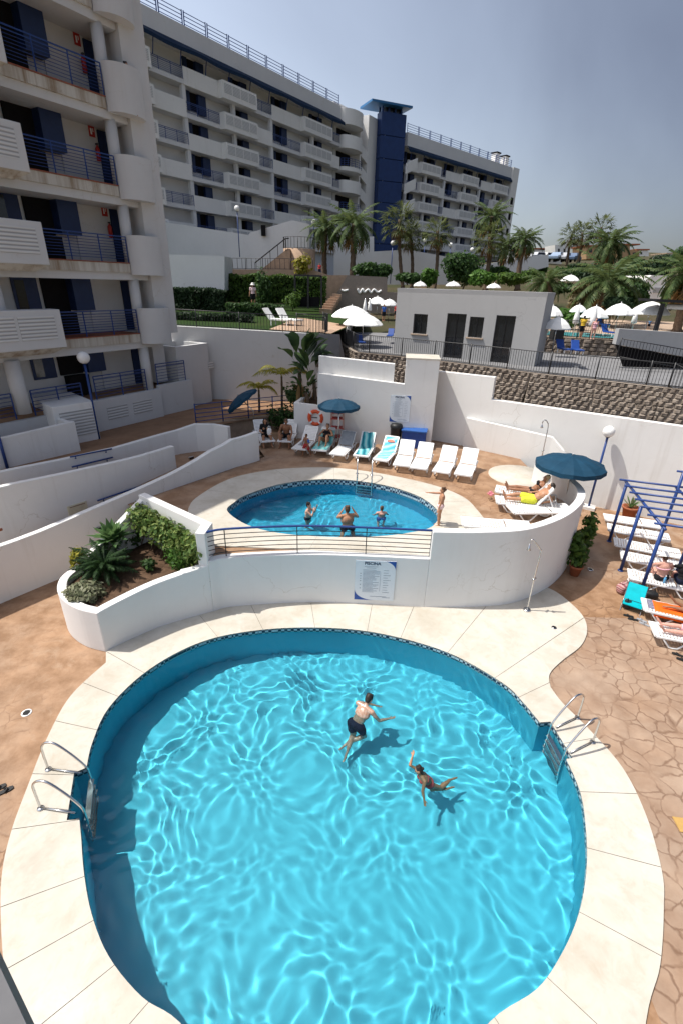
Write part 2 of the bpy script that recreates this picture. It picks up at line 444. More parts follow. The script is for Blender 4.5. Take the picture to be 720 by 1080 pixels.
def ring(name, mat, cen, A, r0, r1, z, drop=0.0, joints=None, gap=.0009, parent=None):
    mb = MB(); n = len(A)
    P = lambda a, r: V((cen.x+cos(a)*r, cen.y+sin(a)*r, z))
    dz = V((0, 0, drop))
    for i in range(n):
        a, b = A[i], A[(i+1) % n]+(2*pi if i == n-1 else 0)
        segs = [(a, b)]
        for j in joints or []:
            if a < j < b: segs = [(a, j-gap), (j+gap, b)]
        for s, e in segs:
            if e <= s: continue
            p0, p1, q1, q0 = P(s, r0(s)), P(e, r0(e)), P(e, r1(e)), P(s, r1(s))
            mb.quad(p0, p1, q1, q0)
            if drop: mb.quad(p0, p1, p1-dz, p0-dz); mb.quad(q0, q1, q1-dz, q0-dz)
    return mb.build(name, mat, parent)

rin1 = radial(OUT1, CEN1)
cop1 = ppx([(112, 700), (75, 735), (50, 780), (30, 830), (12, 880), (2, 930), (3, 1000), (9, 1032), (24, 1075)], 0)
cop1 += [V((-2.6, 1.0, 0)), V((-.9, .25, 0)), V((.4, .1, 0)), V((1.8, .4, 0)), V((3.0, 1.3, 0))]
cop1 += ppx([(680, 1080), (695, 1020), (699, 960), (697, 920), (680, 860), (655, 810), (620, 770), (592, 742), (580, 726)], 0)
c_a = [V((p.x, p.y)) for p in catmull(cop1, False, 6)]
c_b = [V((p.x, p.y)) for p in catmull(ppx([(580, 726), (579, 712), (592, 698), (612, 682), (618.5, 665), (612, 648), (590, 628), (573, 619)], 0), False, 6)]
c_c = [V((p.x, p.y)) for p in (V((6.6, 13.0)), V((3, 12.3)), V((-1, 12.3)), V((-4.6, 11.4)), V((-5.9, 9.6)))]
COP1 = c_a+c_b+c_c
rout1 = radial(COP1, CEN1)
A1 = angles(OUT1+COP1, CEN1, 160)
jl = []
for (x, y) in [(133, 700), (105, 728), (74, 765), (47, 818), (22, 875), (38, 945), (50, 1000), (90, 1045), (215, 655), (270, 650), (390, 650), (430, 655), (500, 655), (560, 690), (577, 722), (625, 780), (652, 838), (680, 912), (650, 985), (600, 1055), (330, 650)]:
    p = W(x, y); jl.append(atan2(p.y-CEN1.y, p.x-CEN1.x) % (2*pi))
jl += [radians(a) for a in (232, 250, 268, 286, 303)]
coping = struct(ring('pool_coping', 'cream coping', CEN1, A1, rin1, rout1, .035, .05, jl))
struct(ring('coping_bed', 'joint dark', CEN1, A1, rin1, lambda a: rout1(a)-.004, .022, 0))
struct(ring('lower_deck', 'stamped concrete', CEN1, A1, lambda a: rout1(a)-.03, lambda a: 32.0, 0, 0))

def pool_shell(name, outline, cen, z, depth, floor_mat, tile_h):
    mb = MB(); n = len(outline)
    for i in range(n):
        a, b = outline[i], outline[(i+1) % n]
        A_ = lambda p, zz: (p.x, p.y, zz)
        mb.k = 1; mb.quad(A_(a, z+.03), A_(b, z+.03), A_(b, z-tile_h), A_(a, z-tile_h))
        mb.k = 0; mb.quad(A_(a, z-tile_h), A_(b, z-tile_h), A_(b, z-depth), A_(a, z-depth))
    mb.add([(p.x, p.y, z-depth+.002) for p in outline], [tuple(range(n))])
    return struct(mb.build(name, [floor_mat, 'meander tiles']))
def water_surface(name, outline, z, cell, amp, seed):
    xs = [p.x for p in outline]; ys = [p.y for p in outline]
    from mathutils.geometry import delaunay_2d_cdt
    rnd = random.Random(seed)
    o2 = resample([V((p.x, p.y, 0)) for p in outline], int(len(outline)*1.5), True)
    o2 = [V((p.x, p.y)) for p in o2]
    nO = len(o2); pts = list(o2); y = min(ys); row = 0
    while y < max(ys):
        cut = sorted((b.x-a.x)*(y-a.y)/(b.y-a.y)+a.x for a, b in ((o2[i], o2[i-1]) for i in range(nO)) if (a.y > y) != (b.y > y))
        for x0, x1 in zip(cut[::2], cut[1::2]):
            x = min(xs)+math.ceil((x0+cell*.4-min(xs))/cell)*cell+(cell/2 if row % 2 else 0)
            while x < x1-cell*.4: pts.append(V((x, y))); x += cell
        y += cell*.866; row += 1
    vs, es, fs, _, _, _ = delaunay_2d_cdt(pts, [], [list(range(nO))], 1, 1e-5)
    waves = []
    for k in range(40):
        lam = rnd.uniform(.13, .40); th = rnd.uniform(0, 2*pi)
        waves.append([2*pi/lam*cos(th), 2*pi/lam*sin(th), rnd.uniform(0, 6.28), lam**2])
    nrm = sqrt(sum((w_[3]*(w_[0]**2+w_[1]**2))**2/2 for w_ in waves))
    for w_ in waves: w_[3] *= amp/nrm
    import numpy as np
    X = np.array([p.x for p in vs]); Y = np.array([p.y for p in vs]); WX = np.zeros(len(vs)); WY_ = np.zeros(len(vs)); G = np.zeros(len(vs))
    for i, p in enumerate(vs):
        q = V((p.x*.9, p.y*.9, seed)); WX[i] = mnoise.noise(q)*.4; WY_[i] = mnoise.noise(q+V((9, 3, 1)))*.4
        G[i] = .55+.75*max(0, min(1, .5+mnoise.noise(V((p.x*.33, p.y*.33, seed+4)))))
    Z = np.zeros(len(vs))
    for kx, ky, ph, a in waves: Z += a*np.sin(kx*(X+WX)+ky*(Y+WY_)+ph)
    Z *= G
    mb = MB(); up = lambda f: f if (vs[f[1]]-vs[f[0]]).cross(vs[f[2]]-vs[f[0]]) > 0 else tuple(reversed(f))
    mb.add([(p.x, p.y, z+Z[i]) for i, p in enumerate(vs)], [up(tuple(f)) for f in fs], True)
    return struct(mb.build(name, 'pool water', recalc=False))
pool1 = pool_shell('pool_basin', OUT1, CEN1, 0, 1.32, 'pool floor', .14)
water1 = water_surface('pool_water', OUT1, -.06, .024, .95, 3)
rin2 = radial(OUT2, CEN2)
cop2 = ppx([(199, 537), (207, 526), (235, 509), (262, 500.5), (300, 495), (350, 494), (400, 500), (455, 512), (488, 525), (503, 539)], Z1)
COP2 = [V((p.x, p.y)) for p in catmull(cop2, False, 5)]+[V((4.6, 13.4)), V((4.4, 11.9)), V((2.6, 11.38)), V((-.6, 11.5)), V((-3.6, 11.6)), V((-4.6, 12.6))]
rout2 = radial(COP2, CEN2)
A2 = angles(OUT2+COP2, CEN2, 120)
j2 = []
for p in ppx([(222, 518), (300, 502), (352, 500), (430, 512), (475, 530), (490, 545), (330, 574), (400, 574), (270, 566)], Z1): j2.append(atan2(p.y-CEN2.y, p.x-CEN2.x) % (2*pi))
struct(ring('upper_pool_coping', 'cream coping', CEN2, A2, rin2, rout2, Z1+.035, .05, j2))
struct(ring('upper_coping_bed', 'joint dark', CEN2, A2, rin2, lambda a: rout2(a)-.004, Z1+.022, 0))
pool2 = pool_shell('upper_pool_basin', OUT2, CEN2, Z1, 1.15, 'upper pool floor', .22)
water2 = water_surface('upper_pool_water', OUT2, Z1-.17, .034, .7, 5)

# ------------------------------------------------------------------ curved pool wall, planter
CW = [V((p.x, p.y)) for p in ppx([(200, 648), (225, 641.5), (250, 637.5), (330, 633), (400, 637), (453, 640), (510, 641), (545, 637), (575, 620), (602, 590)], 0)]
CW = [V((-4.05, 10.42)), V((-3.45, 10.75)), V((-2.88, 11.0)), V((-.9, 11.28)), V((1.16, 11.27)), V((2.6, 11.22)), V((4.1, 11.32)), V((5.2, 11.6)), V((6.4, 12.4)), V((7.35, 13.45)), V((7.85, 14.4)), V((7.95, 15.4)), V((7.75, 16.4)), V((7.45, 17.3))]
CWs = [V((p.x, p.y)) for p in catmull([V((p.x, p.y, 0)) for p in CW], False, 8)]
TH = .24
def plan_at_px(path, px):                # index of the path point that projects nearest to column px
    return min(range(len(path)), key=lambda i: abs(proj((path[i].x, path[i].y, 1.9))[0]-px) if proj((path[i].x, path[i].y, 1.9))[1] > 520 else 1e9)
RL = W(228, 550, 2.5); iL = min(range(len(CWs)), key=lambda i: abs(CWs[i].x+3.48)); iR = min(range(len(CWs)), key=lambda i: abs(CWs[i].x-2.42))
RTOP = 2.45
cwt = thing('curved_wall', 'curved white wall between the two pools, with blue topped railing set in it', 'wall', (CWs[0].x, CWs[0].y, 0))
tp = [RTOP if (i < iL or i > iR) else 1.60 for i in range(len(CWs))]
mb = MB()
mb.wall(CWs[:iL+1], 0, [1.45+(RTOP-1.45)*0]*(iL+1), TH) if iL > 0 else None
mb.wall(CWs[iL:iR+1], 0, 1.62, TH)
mb.wall(CWs[iR:], 0, RTOP, TH)
wallo = mb.build('wall_face', 'white render', cwt, bevel=.02)
# railing: five thin rails + blue top rail + posts
mid = []
for i in range(iL, iR+1):
    d = (CWs[min(i+1, len(CWs)-1)]-CWs[i-1]).normalized(); mid.append(CWs[i]+V((-d.y, d.x))*TH/2)
mb = MB(); mb.tube([(p.x, p.y, RTOP-.02) for p in mid], .032, 8); mb.build('top_rail', 'blue paint', cwt)
for k in range(5):
    mb = MB(); mb.tube([(p.x, p.y, 1.74+.135*k) for p in mid], .011, 6); mb.build('rail', 'black iron', cwt)
for f in (.0, .24, .5, .74, 1.0):
    p = mid[int(f*(len(mid)-1))]; mb = MB(); mb.tube([(p.x, p.y, 1.62), (p.x, p.y, RTOP)], .014, 6); mb.build('post', 'black iron', cwt)

# planter
back = V((-5.85, 13.05)); right = V((-3.42, 11.3))
PL = [V((p[0], p[1])) for p in [(-5.66, 9.06), (-6.2, 9.22), (-6.72, 9.55), (-7.1, 9.98), (-7.3, 10.5), (-7.25, 11.0)]]
PLs = [V((p.x, p.y)) for p in catmull([V((p.x, p.y, 0)) for p in PL], False, 5)]
PF = [V((p.x, p.y)) for p in catmull([V((-5.66, 9.06, 0)), V((-5.2, 9.55, 0)), V((-4.65, 10.05, 0)), V((-4.05, 10.42, 0)), V((-3.45, 10.75, 0))], False, 5)]
plt = thing('planter', 'white walled planter bed with rounded end, full of shrubs, by the big pool', 'planter', (-5.66, 9.06, 0))
mb = MB(); mb.wall(PLs, 0, [1.17]*len(PLs), .22, -1)
n_ = len(PF); mb.wall(PF, 0, [1.17+(1.52-1.17)*i/(n_-1) for i in range(n_)], .22, 1)
mb.build('low_wall', 'white render', plt, bevel=.02)
mb = MB()
bl = [PLs[-1].lerp(back, t/6) for t in range(7)]
mb.wall(bl, 0, [1.17+(2.55-1.17)*(t/6) for t in range(7)], .2, -1)
br = [back, right]
mb.wall([back, right], 0, [2.55, 2.5], .22, -1)
mb.wall([right+V((.02, .02)), V((CWs[iL].x-.01, CWs[iL].y))], 0, [2.5, 2.46], .26, -1)
mb.build('tall_wall', 'white render', plt, bevel=.02)
soilpoly = [PF[i] for i in range(n_)]+[right, back]+list(reversed(PLs))
cxs = V((sum(p.x for p in soilpoly)/len(soilpoly), sum(p.y for p in soilpoly)/len(soilpoly)))
mb = MB(); R_ = 7
for j in range(R_):
    for i in range(len(soilpoly)):
        a, b = soilpoly[i], soilpoly[(i+1) % len(soilpoly)]
        q = []
        for p, t in ((a, j/R_), (b, j/R_), (b, (j+1)/R_), (a, (j+1)/R_)):
            w_ = cxs.lerp(p, t); q.append((w_.x, w_.y, .92+.10*mnoise.noise(V((w_.x*1.6, w_.y*1.6, 0)))+.22*max(0, (w_.y-10)/3)+.12*(1-t)))
        mb.add(q, [(0, 1, 2, 3)], True)
mb.build('soil_bed', 'soil', plt)

# upper deck (ring round the upper pool out to its walls)
UD = [V((-3.4, 11.2)), V((-5.9, 13.2)), V((-7.0, 14.2)), V((-4.5, 17.55)), V((-3.3, 19.3)), V((-4.6, 22.5)), V((-4.6, 24.6)), V((3, 24.6)), V((4.4, 23.4)), V((7.7, 20.2)), V((7.7, 17.3)), V((8.1, 15.4)), V((7.9, 14.3))]+[V((p.x, p.y))+V((0, .1)) for p in reversed(CWs[iL:-20])]
rud = radial(UD, CEN2); A3 = angles(UD+COP2, CEN2, 120)
struct(ring('upper_deck', 'stamped concrete', CEN2, A3, lambda a: min(rout2(a), rud(a))-.03, rud, Z1, 0))

# ------------------------------------------------------------------ ramp walls on the left
RA = V((-9.43, 10.85)); RU = V((.589, .809)); RN = V((-.809, .589))
def rw_pts(off, s0, s1, n=14): return [RA+RN*off+RU*(s0+(s1-s0)*i/(n-1)) for i in range(n)]
def top_from_px(path, pxs):               # heights for path points so that the top follows the traced line
    pr = []
    n3 = V((RN.x, RN.y, 0)); p0 = V((path[0].x+RN.x*.2, path[0].y+RN.y*.2, 0))
    for (x, y) in pxs:
        q = WP(x, y, p0, n3); pr.append(((V((q.x, q.y))-path[0]).dot(RU), q.z))
    pr.sort(); out = []
    for p in path:
        s = (p-path[0]).dot(RU)
        if s <= pr[0][0]: z = pr[0][1]
        elif s >= pr[-1][0]: z = pr[-1][1]
        else:
            for (a, za), (b, zb) in zip(pr, pr[1:]):
                if a <= s <= b: z = za+(zb-za)*(s-a)/(b-a); break
        out.append(z)
    return out
w1 = rw_pts(0, -6, 8.3, 24)
t1 = top_from_px(w1, [(0, 573), (30, 562.5), (60, 550), (90, 537), (120, 524.4), (150, 511.5), (175, 500), (200, 487), (222, 473), (238, 466)])
e0 = w1[-1]; cur = [e0+RU*.4+V((.02, 0)), e0+RU*.7+V((.07, .0)), e0+RU*.95+V((.15, .02)), e0+RU*1.15+V((.24, .08)), e0+RU*1.32+V((.33, .2))]
mb = MB(); mb.wall(w1+cur, -.3, t1+[2.74, 2.74, 2.76, 2.79, 2.82], .2, 1)
o = mb.build('ramp_wall', 'white stucco', None, loc=(RA.x, RA.y, 0), bevel=.015); tag(o, 'long white ramp wall nearest the planter, its top sweeping upward to a curl', 'wall')
w2 = rw_pts(1.3, -6, 7.0, 20)
t2 = top_from_px(w2, [(0, 511), (60, 499), (137.8, 482), (170, 472.5), (213, 458.5)])
mb = MB(); mb.wall(w2, -.3, t2, .2, 1)
o = mb.build('ramp_wall', 'white stucco', None, loc=(w2[0].x, w2[0].y, 0), bevel=.015); tag(o, 'middle white ramp wall between two others, with a blue handrail on its face', 'wall')
w3 = rw_pts(2.7, -6, 8.2, 22)
t3 = top_from_px(w3, [(0, 495.6), (60, 484), (120, 471), (165, 458), (209, 446.7)])
e3 = w3[-1]; c3 = [e3+RU*.6+V((.25, 0)), e3+RU*1.0+V((.7, -.12)), e3+RU*1.1+V((1.3, -.45))]
mb = MB(); mb.wall(w3+c3, -.3, t3+[2.85, 2.8, 2.78], .2, 1)
o = mb.build('ramp_wall', 'white stucco', None, loc=(w3[0].x, w3[0].y, 0), bevel=.015); tag(o, 'rear white ramp wall by the brown walkway, rounded off at its right end', 'wall')
mb = MB()        # ramp floors
def strip(a, b, za, zb):
    n = len(a)
    for i in range(n-1):
        z0 = za+(zb-za)*i/(n-1); z1 = za+(zb-za)*(i+1)/(n-1)
        mb.quad((a[i].x, a[i].y, z0), (a[i+1].x, a[i+1].y, z1), (b[i+1].x, b[i+1].y, z1), (b[i].x, b[i].y, z0))
strip(rw_pts(.2, -6, 7, 10), rw_pts(1.3, -6, 7, 10), .05, 1.75)
strip(rw_pts(1.5, -6, 7, 10), rw_pts(2.7, -6, 7, 10), 2.3, 1.75)
strip(rw_pts(.12, 7, 10.4, 4), rw_pts(2.75, 7, 10.4, 4), 1.74, 1.62)
struct(mb.build('ramp_path', 'stamped concrete'))
# handrails on the ramp walls
def rail_on(off, px, lab, hgt_=.0):
    n3 = V((RN.x, RN.y, 0)); q = RA+RN*(off-.07); P0 = V((q.x, q.y, 0))
    t = thing('handrail', lab, 'handrail', WP(*px[0][0], P0, n3))
    for (a, b) in px:
        A_, B_ = WP(*a, P0, n3), WP(*b, P0, n3); mb = MB(); mb.tube([A_, B_], .028, 8); mb.build('rail', 'blue paint', t)
        for f in (.12, .85):
            p = A_.lerp(B_, f); mb = MB(); mb.tube([p, p-V((0, 0, .1)), p+V((RN.x*.07, RN.y*.07, -.1))], .014, 6); mb.build('bracket', 'blue paint', t)
rail_on(1.3, [((103, 528), (152, 511.5))], 'single blue rail low on the middle ramp wall')
rail_on(2.7, [((74, 482), (118, 473.3)), ((76, 492.5), (119, 482.3))], 'pair of short blue rails on the rear ramp wall')
# small louvred lights set in the ramp walls
def wall_light(off, px, w, h, mat, lab, name='wall_light'):
    n3 = V((RN.x, RN.y, 0)); q = RA+RN*off; p = WP(*px, V((q.x, q.y, 0)), n3); rz = atan2(RU.y, RU.x)
    t = thing(name, lab, 'wall light', p, rz)
    mb = MB(); mb.box((0, -.02, 0), (w, .05, h)); mb.build('frame', mat, t, world=False, bevel=.008)
    mb = MB(); mb.box((0, -.05, 0), (w*.8, .012, h*.6)); mb.build('lens', 'dark glass', t, world=False)
wall_light(0, (105, 557), .26, .12, 'steel', 'small grey recessed light in the front ramp wall, above the planter')
wall_light(1.3, (201.5, 483), .24, .13, 'steel', 'small grey recessed light near the end of the middle ramp wall')
wall_light(2.7, (253, 460.5), .24, .13, 'steel', 'small dark recessed light in the curled end of the rear ramp wall')
n3 = V((RN.x, RN.y, 0)); q = RA+RN*1.3; p = WP(82, 537, V((q.x, q.y, 0)), n3)
tt = thing('hatch_cover', 'cream square access cover low on the middle ramp wall', 'access cover', p, atan2(RU.y, RU.x))
mb = MB(); mb.box((0, -.02, 0), (.62, .04, .4)); mb.build('cover_plate', M('cream plate', (.62, .57, .42)), tt, world=False, bevel=.006)
mb = MB(); mb.box((0, -.045, .15), (.5, .012, .03)); mb.build('handle', 'steel', tt, world=False)
# ------------------------------------------------------------------ helpers for walls, fences, blocks
def wall_openings(mb, o, u, width, z0, z1, ops, depth=.2, back=None, kb=1, kr=0):
    """wall face from plan point o along u with rectangular openings (s0,s1,za,zb), reveals and a back panel"""
    o, u = V((o[0], o[1])), V((u[0], u[1])).normalized(); nb = V((-u.y, u.x))
    if back is not None and nb.dot(V(back)) < 0: nb = -nb
    S = sorted({0, width}|{round(v, 4) for q in ops for v in q[:2]}); Z = sorted({z0, z1}|{round(v, 4) for q in ops for v in q[2:4]})
    P = lambda s, z, d=0: (o.x+u.x*s+nb.x*d, o.y+u.y*s+nb.y*d, z)
    for a, b in zip(S, S[1:]):
        for c, d in zip(Z, Z[1:]):
            ms, mz = (a+b)/2, (c+d)/2
            if any(q[0] < ms < q[1] and q[2] < mz < q[3] for q in ops): continue
            mb.quad(P(a, c), P(b, c), P(b, d), P(a, d))
    k0 = mb.k
    for q in ops:
        a, b, c, d = q[:4]; mb.k = kr
        for s1, t1, s2, t2 in ((a, c, b, c), (b, c, b, d), (b, d, a, d), (a, d, a, c)):
            mb.quad(P(s1, t1), P(s2, t2), P(s2, t2, depth), P(s1, t1, depth))
        mb.k = kb; mb.quad(P(a, c, depth), P(b, c, depth), P(b, d, depth), P(a, d, depth))
    mb.k = k0
def pxslab(name, px, Y, th, mat, parent=None, **kw):
    """outline traced at depth Y, with a real thickness towards the back"""
    f = [WY(x, y, Y) for x, y in px]; b = [p+V((0, th, 0)) for p in f]; n = len(f)
    mb = MB(); mb.add(f+b, [tuple(range(n)), tuple(range(2*n-1, n-1, -1))]+[(i, (i+1) % n, n+(i+1) % n, n+i) for i in range(n)])
    return mb.build(name, mat, parent, **kw)
def iron_fence(name, label, path, h, group=None, sp=.115, mat='black iron', bar=.011, every=1.9, rails=(.06, .95), bars=True):
    path = [V(p) for p in path]; t = thing(name, label, 'fence', path[0], 0, group)
    mb = MB()
    for f in rails: mb.tube([p+V((0, 0, h*f)) for p in path], .02, 5)
    mb.build('rail', mat, t)
    L = sum((b-a).length for a, b in zip(path, path[1:]))
    if bars:
        mb = MB()
        for p in resample(path, max(2, int(L/sp))): mb.tube([p+V((0, 0, h*rails[0])), p+V((0, 0, h*rails[-1]))], bar, 4, cap=False)
        mb.build('bar_infill', mat, t)
    for p in resample(path, max(2, int(L/every)+1)):
        mb = MB(); mb.tube([p, p+V((0, 0, h))], .028, 6); mb.build('post', mat, t)
    return t
def block_wall(mb, a, b, z0, z1, bw=.46, bh=.27, batter=.0, seed=1, bulge=.12):
    """split-face blocks between plan points a and b; top leans back"""
    rnd = random.Random(seed); a, b = V((a[0], a[1])), V((b[0], b[1])); L = (b-a).length; u = (b-a)/L; nb = V((-u.y, u.x))
    if nb.y < 0: nb = -nb
    rows = max(1, round((z1-z0)/bh)); bh = (z1-z0)/rows
    for r in range(rows):
        s = -rnd.random()*bw
        while s < L:
            w = bw*rnd.uniform(.88, 1.14); s0, s1 = max(0, s), min(L, s+w-.03); s += w
            if s1-s0 < .08: continue
            za, zb = z0+r*bh+.004, z0+(r+1)*bh-.004; off = batter*(r/rows)
            j = lambda: rnd.uniform(-.018, .018)
            def P(sx, z, d): q = a+u*sx+nb*(off+d); return V((q.x, q.y, z))
            fr = -bulge*rnd.uniform(.3, 1.2)
            i = min(.1, (s1-s0)*.25)
            mb.hexa([P(s0+i+j(), za+.03+j()*.6, fr+j()), P(s1-i+j(), za+.03+j()*.6, fr+j()), P(s1, za, .1), P(s0, za, .1),
                     P(s0+i+j(), zb-.03+j()*.6, fr+j()), P(s1-i+j(), zb-.03+j()*.6, fr+j()), P(s1, zb, .1), P(s0, zb, .1)])
    P = lambda s, z, d: (a.x+u.x*s+nb.x*d, a.y+u.y*s+nb.y*d, z)
    mb.quad(P(0, z0, .06), P(L, z0, .06), P(L, z1, .06+batter), P(0, z1, .06+batter))
    mb.quad(P(0, z1, batter-.05), P(L, z1, batter-.05), P(L, z1, batter+.5), P(0, z1, batter+.5))

# ------------------------------------------------------------------ right boundary wall
Z3 = 4.9
BP = W(621, 533, 0); BU = V((.866, -.5, 0)); BN = V((-.5, -.866, 0))
def bw_s(x, y): q = WP(x, y, BP, BN); return (q-BP).dot(BU), q.z
def bw_p(s, d=0): q = BP+BU*s-BN*d; return q
sl_, zl_ = bw_s(474, 393); sm_, zm_ = bw_s(521.5, 398); sn_, zn_ = bw_s(521, 422); sr_, zr_ = bw_s(720, 450)
s_end = 9.5; zend = zn_+(zr_-zn_)*(s_end-sn_)/(sr_-sn_)
t = thing('boundary_wall', 'tall white boundary wall stepping down under the rock bank at right', 'wall', BP)
mb = MB()
def bpanel(s0, s1, z0, za, zb, d0=0, d1=.3):
    p = [bw_p(s0, d0), bw_p(s1, d0), bw_p(s1, d1), bw_p(s0, d1)]
    mb.hexa([V((q.x, q.y, z0)) for q in p]+[V((p[0].x, p[0].y, za)), V((p[1].x, p[1].y, zb)), V((p[2].x, p[2].y, zb)), V((p[3].x, p[3].y, za))])
bpanel(sl_-.6, sm_, -.2, zl_, zm_); bpanel(sm_, s_end, -.2, zn_, zend)
mb.build('wall_face', 'white stucco', t)
# low wall in front of it, by the upper deck
a0, a1 = W(488, 478, Z1), W(577, 508, Z1)
sa, _ = bw_s(488, 470); sb, _ = bw_s(577, 490)
mb = MB()
fr = [bw_p(sa, -.12), bw_p(sa+(sb-sa)*.5, -.32), bw_p(sb, -.55), bw_p(sb+.55, -.7), bw_p(sb+1.1, -.85)]
tops = [2.95, 2.88, 2.8, 2.35, 1.6]
mb.wall([V((p.x, p.y)) for p in fr], -.1, tops, .16, 1)
o = mb.build('low_wall', 'white stucco', None, loc=a0, bevel=.012); tag(o, 'low white wall with a sloping end, in front of the boundary wall by the upper shower', 'wall')

# ------------------------------------------------------------------ pillar hut and wall with the sign, left of it
pa, pb = W(421, 470, Z1), W(453.5, 472, Z1); pu = (pb-pa).normalized(); pn = V((-pu.y, pu.x, 0))
HP = 5.45
t = thing('pillar_hut', 'tall square white pillar store with a dark open side, beside the blue box', 'building', pa)
dp = 1.45
wd_ = (pb-pa).length
mb = MB(); A_ = lambda s, d, z: pa+pu*s+pn*d+V((0, 0, z-Z1))
mb.hexa([A_(0, 0, Z1), A_(wd_, 0, Z1), A_(wd_, .16, Z1), A_(0, .16, Z1), A_(0, 0, HP), A_(wd_, 0, HP), A_(wd_, .16, HP), A_(0, .16, HP)])
mb.hexa([A_(0, .163, Z1), A_(.2, .163, Z1), A_(.2, dp, Z1), A_(0, dp, Z1), A_(0, .163, HP), A_(.2, .163, HP), A_(.2, dp, HP), A_(0, dp, HP)])
mb.hexa([A_(.203, .163, HP-.35), A_(wd_, .163, HP-.35), A_(wd_, dp, HP-.35), A_(.203, dp, HP-.35), A_(.203, .163, HP), A_(wd_, .163, HP), A_(wd_, dp, HP), A_(.203, dp, HP)])
mb.build('wall', 'white stucco', t)
mb = MB(); mb.hexa([A_(-.03, -.03, HP+.003), A_(wd_+.03, -.03, HP+.003), A_(wd_+.03, dp, HP+.003), A_(-.03, dp, HP+.003), A_(-.03, -.03, HP+.06), A_(wd_+.03, -.03, HP+.06), A_(wd_+.03, dp, HP+.06), A_(-.03, dp, HP+.06)]); mb.build('roof', 'cream coping', t)
for k in range(2):                         # folded umbrellas stored in the open side
    p = A_(wd_-.25-.2*k, .45+.4*k, Z1); u_ = thing('folded_parasol', ['black folded parasol leaning just inside the pillar store', 'black folded parasol at the back of the pillar store'][k], 'parasol', p)
    mb = MB(); mb.lathe([(.03, .5), (.11, .55), (.13, .9), (.09, 1.9), (.03, 2.05)], 9); mb.build('canopy', 'bin plastic', u_, world=False)
    mb = MB(); mb.tube([(0, 0, 0), (0, 0, 2.25)], .022, 6); mb.build('pole', 'steel', u_, world=False)
lu = V((pu.x, pu.y, 0)); lb = V((pa.x-.002, pa.y, 0))+V((-pu.y, pu.x, 0))*.26; la = lb-lu*3.6; ln = V((-lu.y, lu.x, 0))
def lw_z(x, y): q = WP(x, y, la, ln); return (q-la).dot(lu), q.z
s0, z0 = lw_z(348, 377); s1, z1 = lw_z(416, 384)
mb = MB(); p = [la+lu*(s0-.5), la+lu*s1, la+lu*s1+ln*.3, la+lu*(s0-.5)+ln*.3]
mb.hexa([V((q.x, q.y, 1.2)) for q in p]+[V((q.x, q.y, z)) for q, z in zip(p, (z0+.05, z1, z1, z0+.05))])
o = mb.build('back_wall', 'white stucco', None, loc=la); tag(o, 'tall white wall left of the pillar store, striped by leaf shadows', 'wall')
z2 = WP(394, 402.5, lb-ln*.26, ln).z; z3 = WP(421, 405, lb-ln*.26, ln).z
mb = MB(); p = [la+lu*(s0-.5)-ln*.26, lb-ln*.26, lb-ln*.005, la+lu*(s0-.5)-ln*.005]
mb.hexa([V((q.x, q.y, 1.2)) for q in p]+[V((q.x, q.y, z)) for q, z in zip(p, (z2+.25, z3, z3, z2+.25))])
sgw = mb.build('sign_wall', 'white stucco', None, loc=lb); tag(sgw, 'lower white wall joined to the pillar store, with the rules sign on it', 'wall')
SGP = p[0]
# raised bed with the life ring
f0, f1 = W(310.5, 462, Z1), W(352, 465.5, Z1); fu = (f1-f0).normalized(); fn = V((-fu.y, fu.x, 0))
zt = WP(310.5, 424.5, f0, fn).z
t = thing('raised_bed', 'white walled raised plant bed with a life ring hung on its front', 'planter', f0)
mb = MB(); B_ = lambda s, d, z: f0+fu*s+fn*d+V((0, 0, z-Z1)); fl = (f1-f0).length
mb.hexa([B_(0, 0, Z1), B_(fl, 0, Z1), B_(fl, .18, Z1), B_(0, .18, Z1), B_(0, 0, zt), B_(fl, 0, zt-.1), B_(fl, .18, zt-.1), B_(0, .18, zt)])
mb.hexa([B_(0, .183, Z1), B_(.18, .183, Z1), B_(.18, 2.6, Z1), B_(0, 2.6, Z1), B_(0, .183, zt), B_(.18, .183, zt), B_(.18, 2.6, zt), B_(0, 2.6, zt)])
mb.build('bed_wall', 'white stucco', t, bevel=.012)
mb = MB(); mb.quad(B_(.183, .183, zt-.25), B_(fl, .183, zt-.25), B_(fl+.3, 2.6, zt-.25), B_(.183, 2.6, zt-.25)); mb.build('soil_bed', 'soil', t)
RINGP = B_(1.05, -.06, zt-.62); RINGR = atan2(fu.y, fu.x)
BEDC = B_(1.0, 1.2, zt-.25)

# ------------------------------------------------------------------ rock bank, terrace, fence
FP = [W(x, y, Z3) for x, y in [(354, 354), (362, 362.5), (377, 371), (423, 375.5), (470, 381), (515, 386.5), (560, 392.5), (630, 400), (699, 407.7)]]
FP = [FP[0], FP[1], FP[2]+V((0, 0, 0))]+FP[3:]
FP.append(FP[-1]+(FP[-1]-FP[-2])*.55)
rk = MB()
for i in range(len(FP)-1):
    a, b = FP[i], FP[i+1]
    d = (b-a).normalized(); nb = V((-d.y, d.x, 0)); nb = -nb if nb.y < 0 else nb
    bat = .25 if i < 3 else .95
    block_wall(rk, a-nb*bat, b-nb*bat, 2.2 if i > 2 else 3.0, Z3-.02, .31, .175, bat-.1, 10+i, .05)
o = rk.build('rock_bank', 'split rock', None, loc=FP[4]); tag(o, 'bank of brown split rock blocks holding up the terrace above the white walls', 'retaining wall')
mb = MB(); tpoly = [FP[0]+V((.05, .1, 0))]+[p+V((.06, .12, 0)) for p in FP[1:]]+[V((24, 19, 0)), V((24, 34, 0)), V((6, 40, 0)), V((-1.2, 40, 0))]
mb.add([(p.x, p.y, Z3) for p in tpoly], [tuple(range(len(tpoly)))])
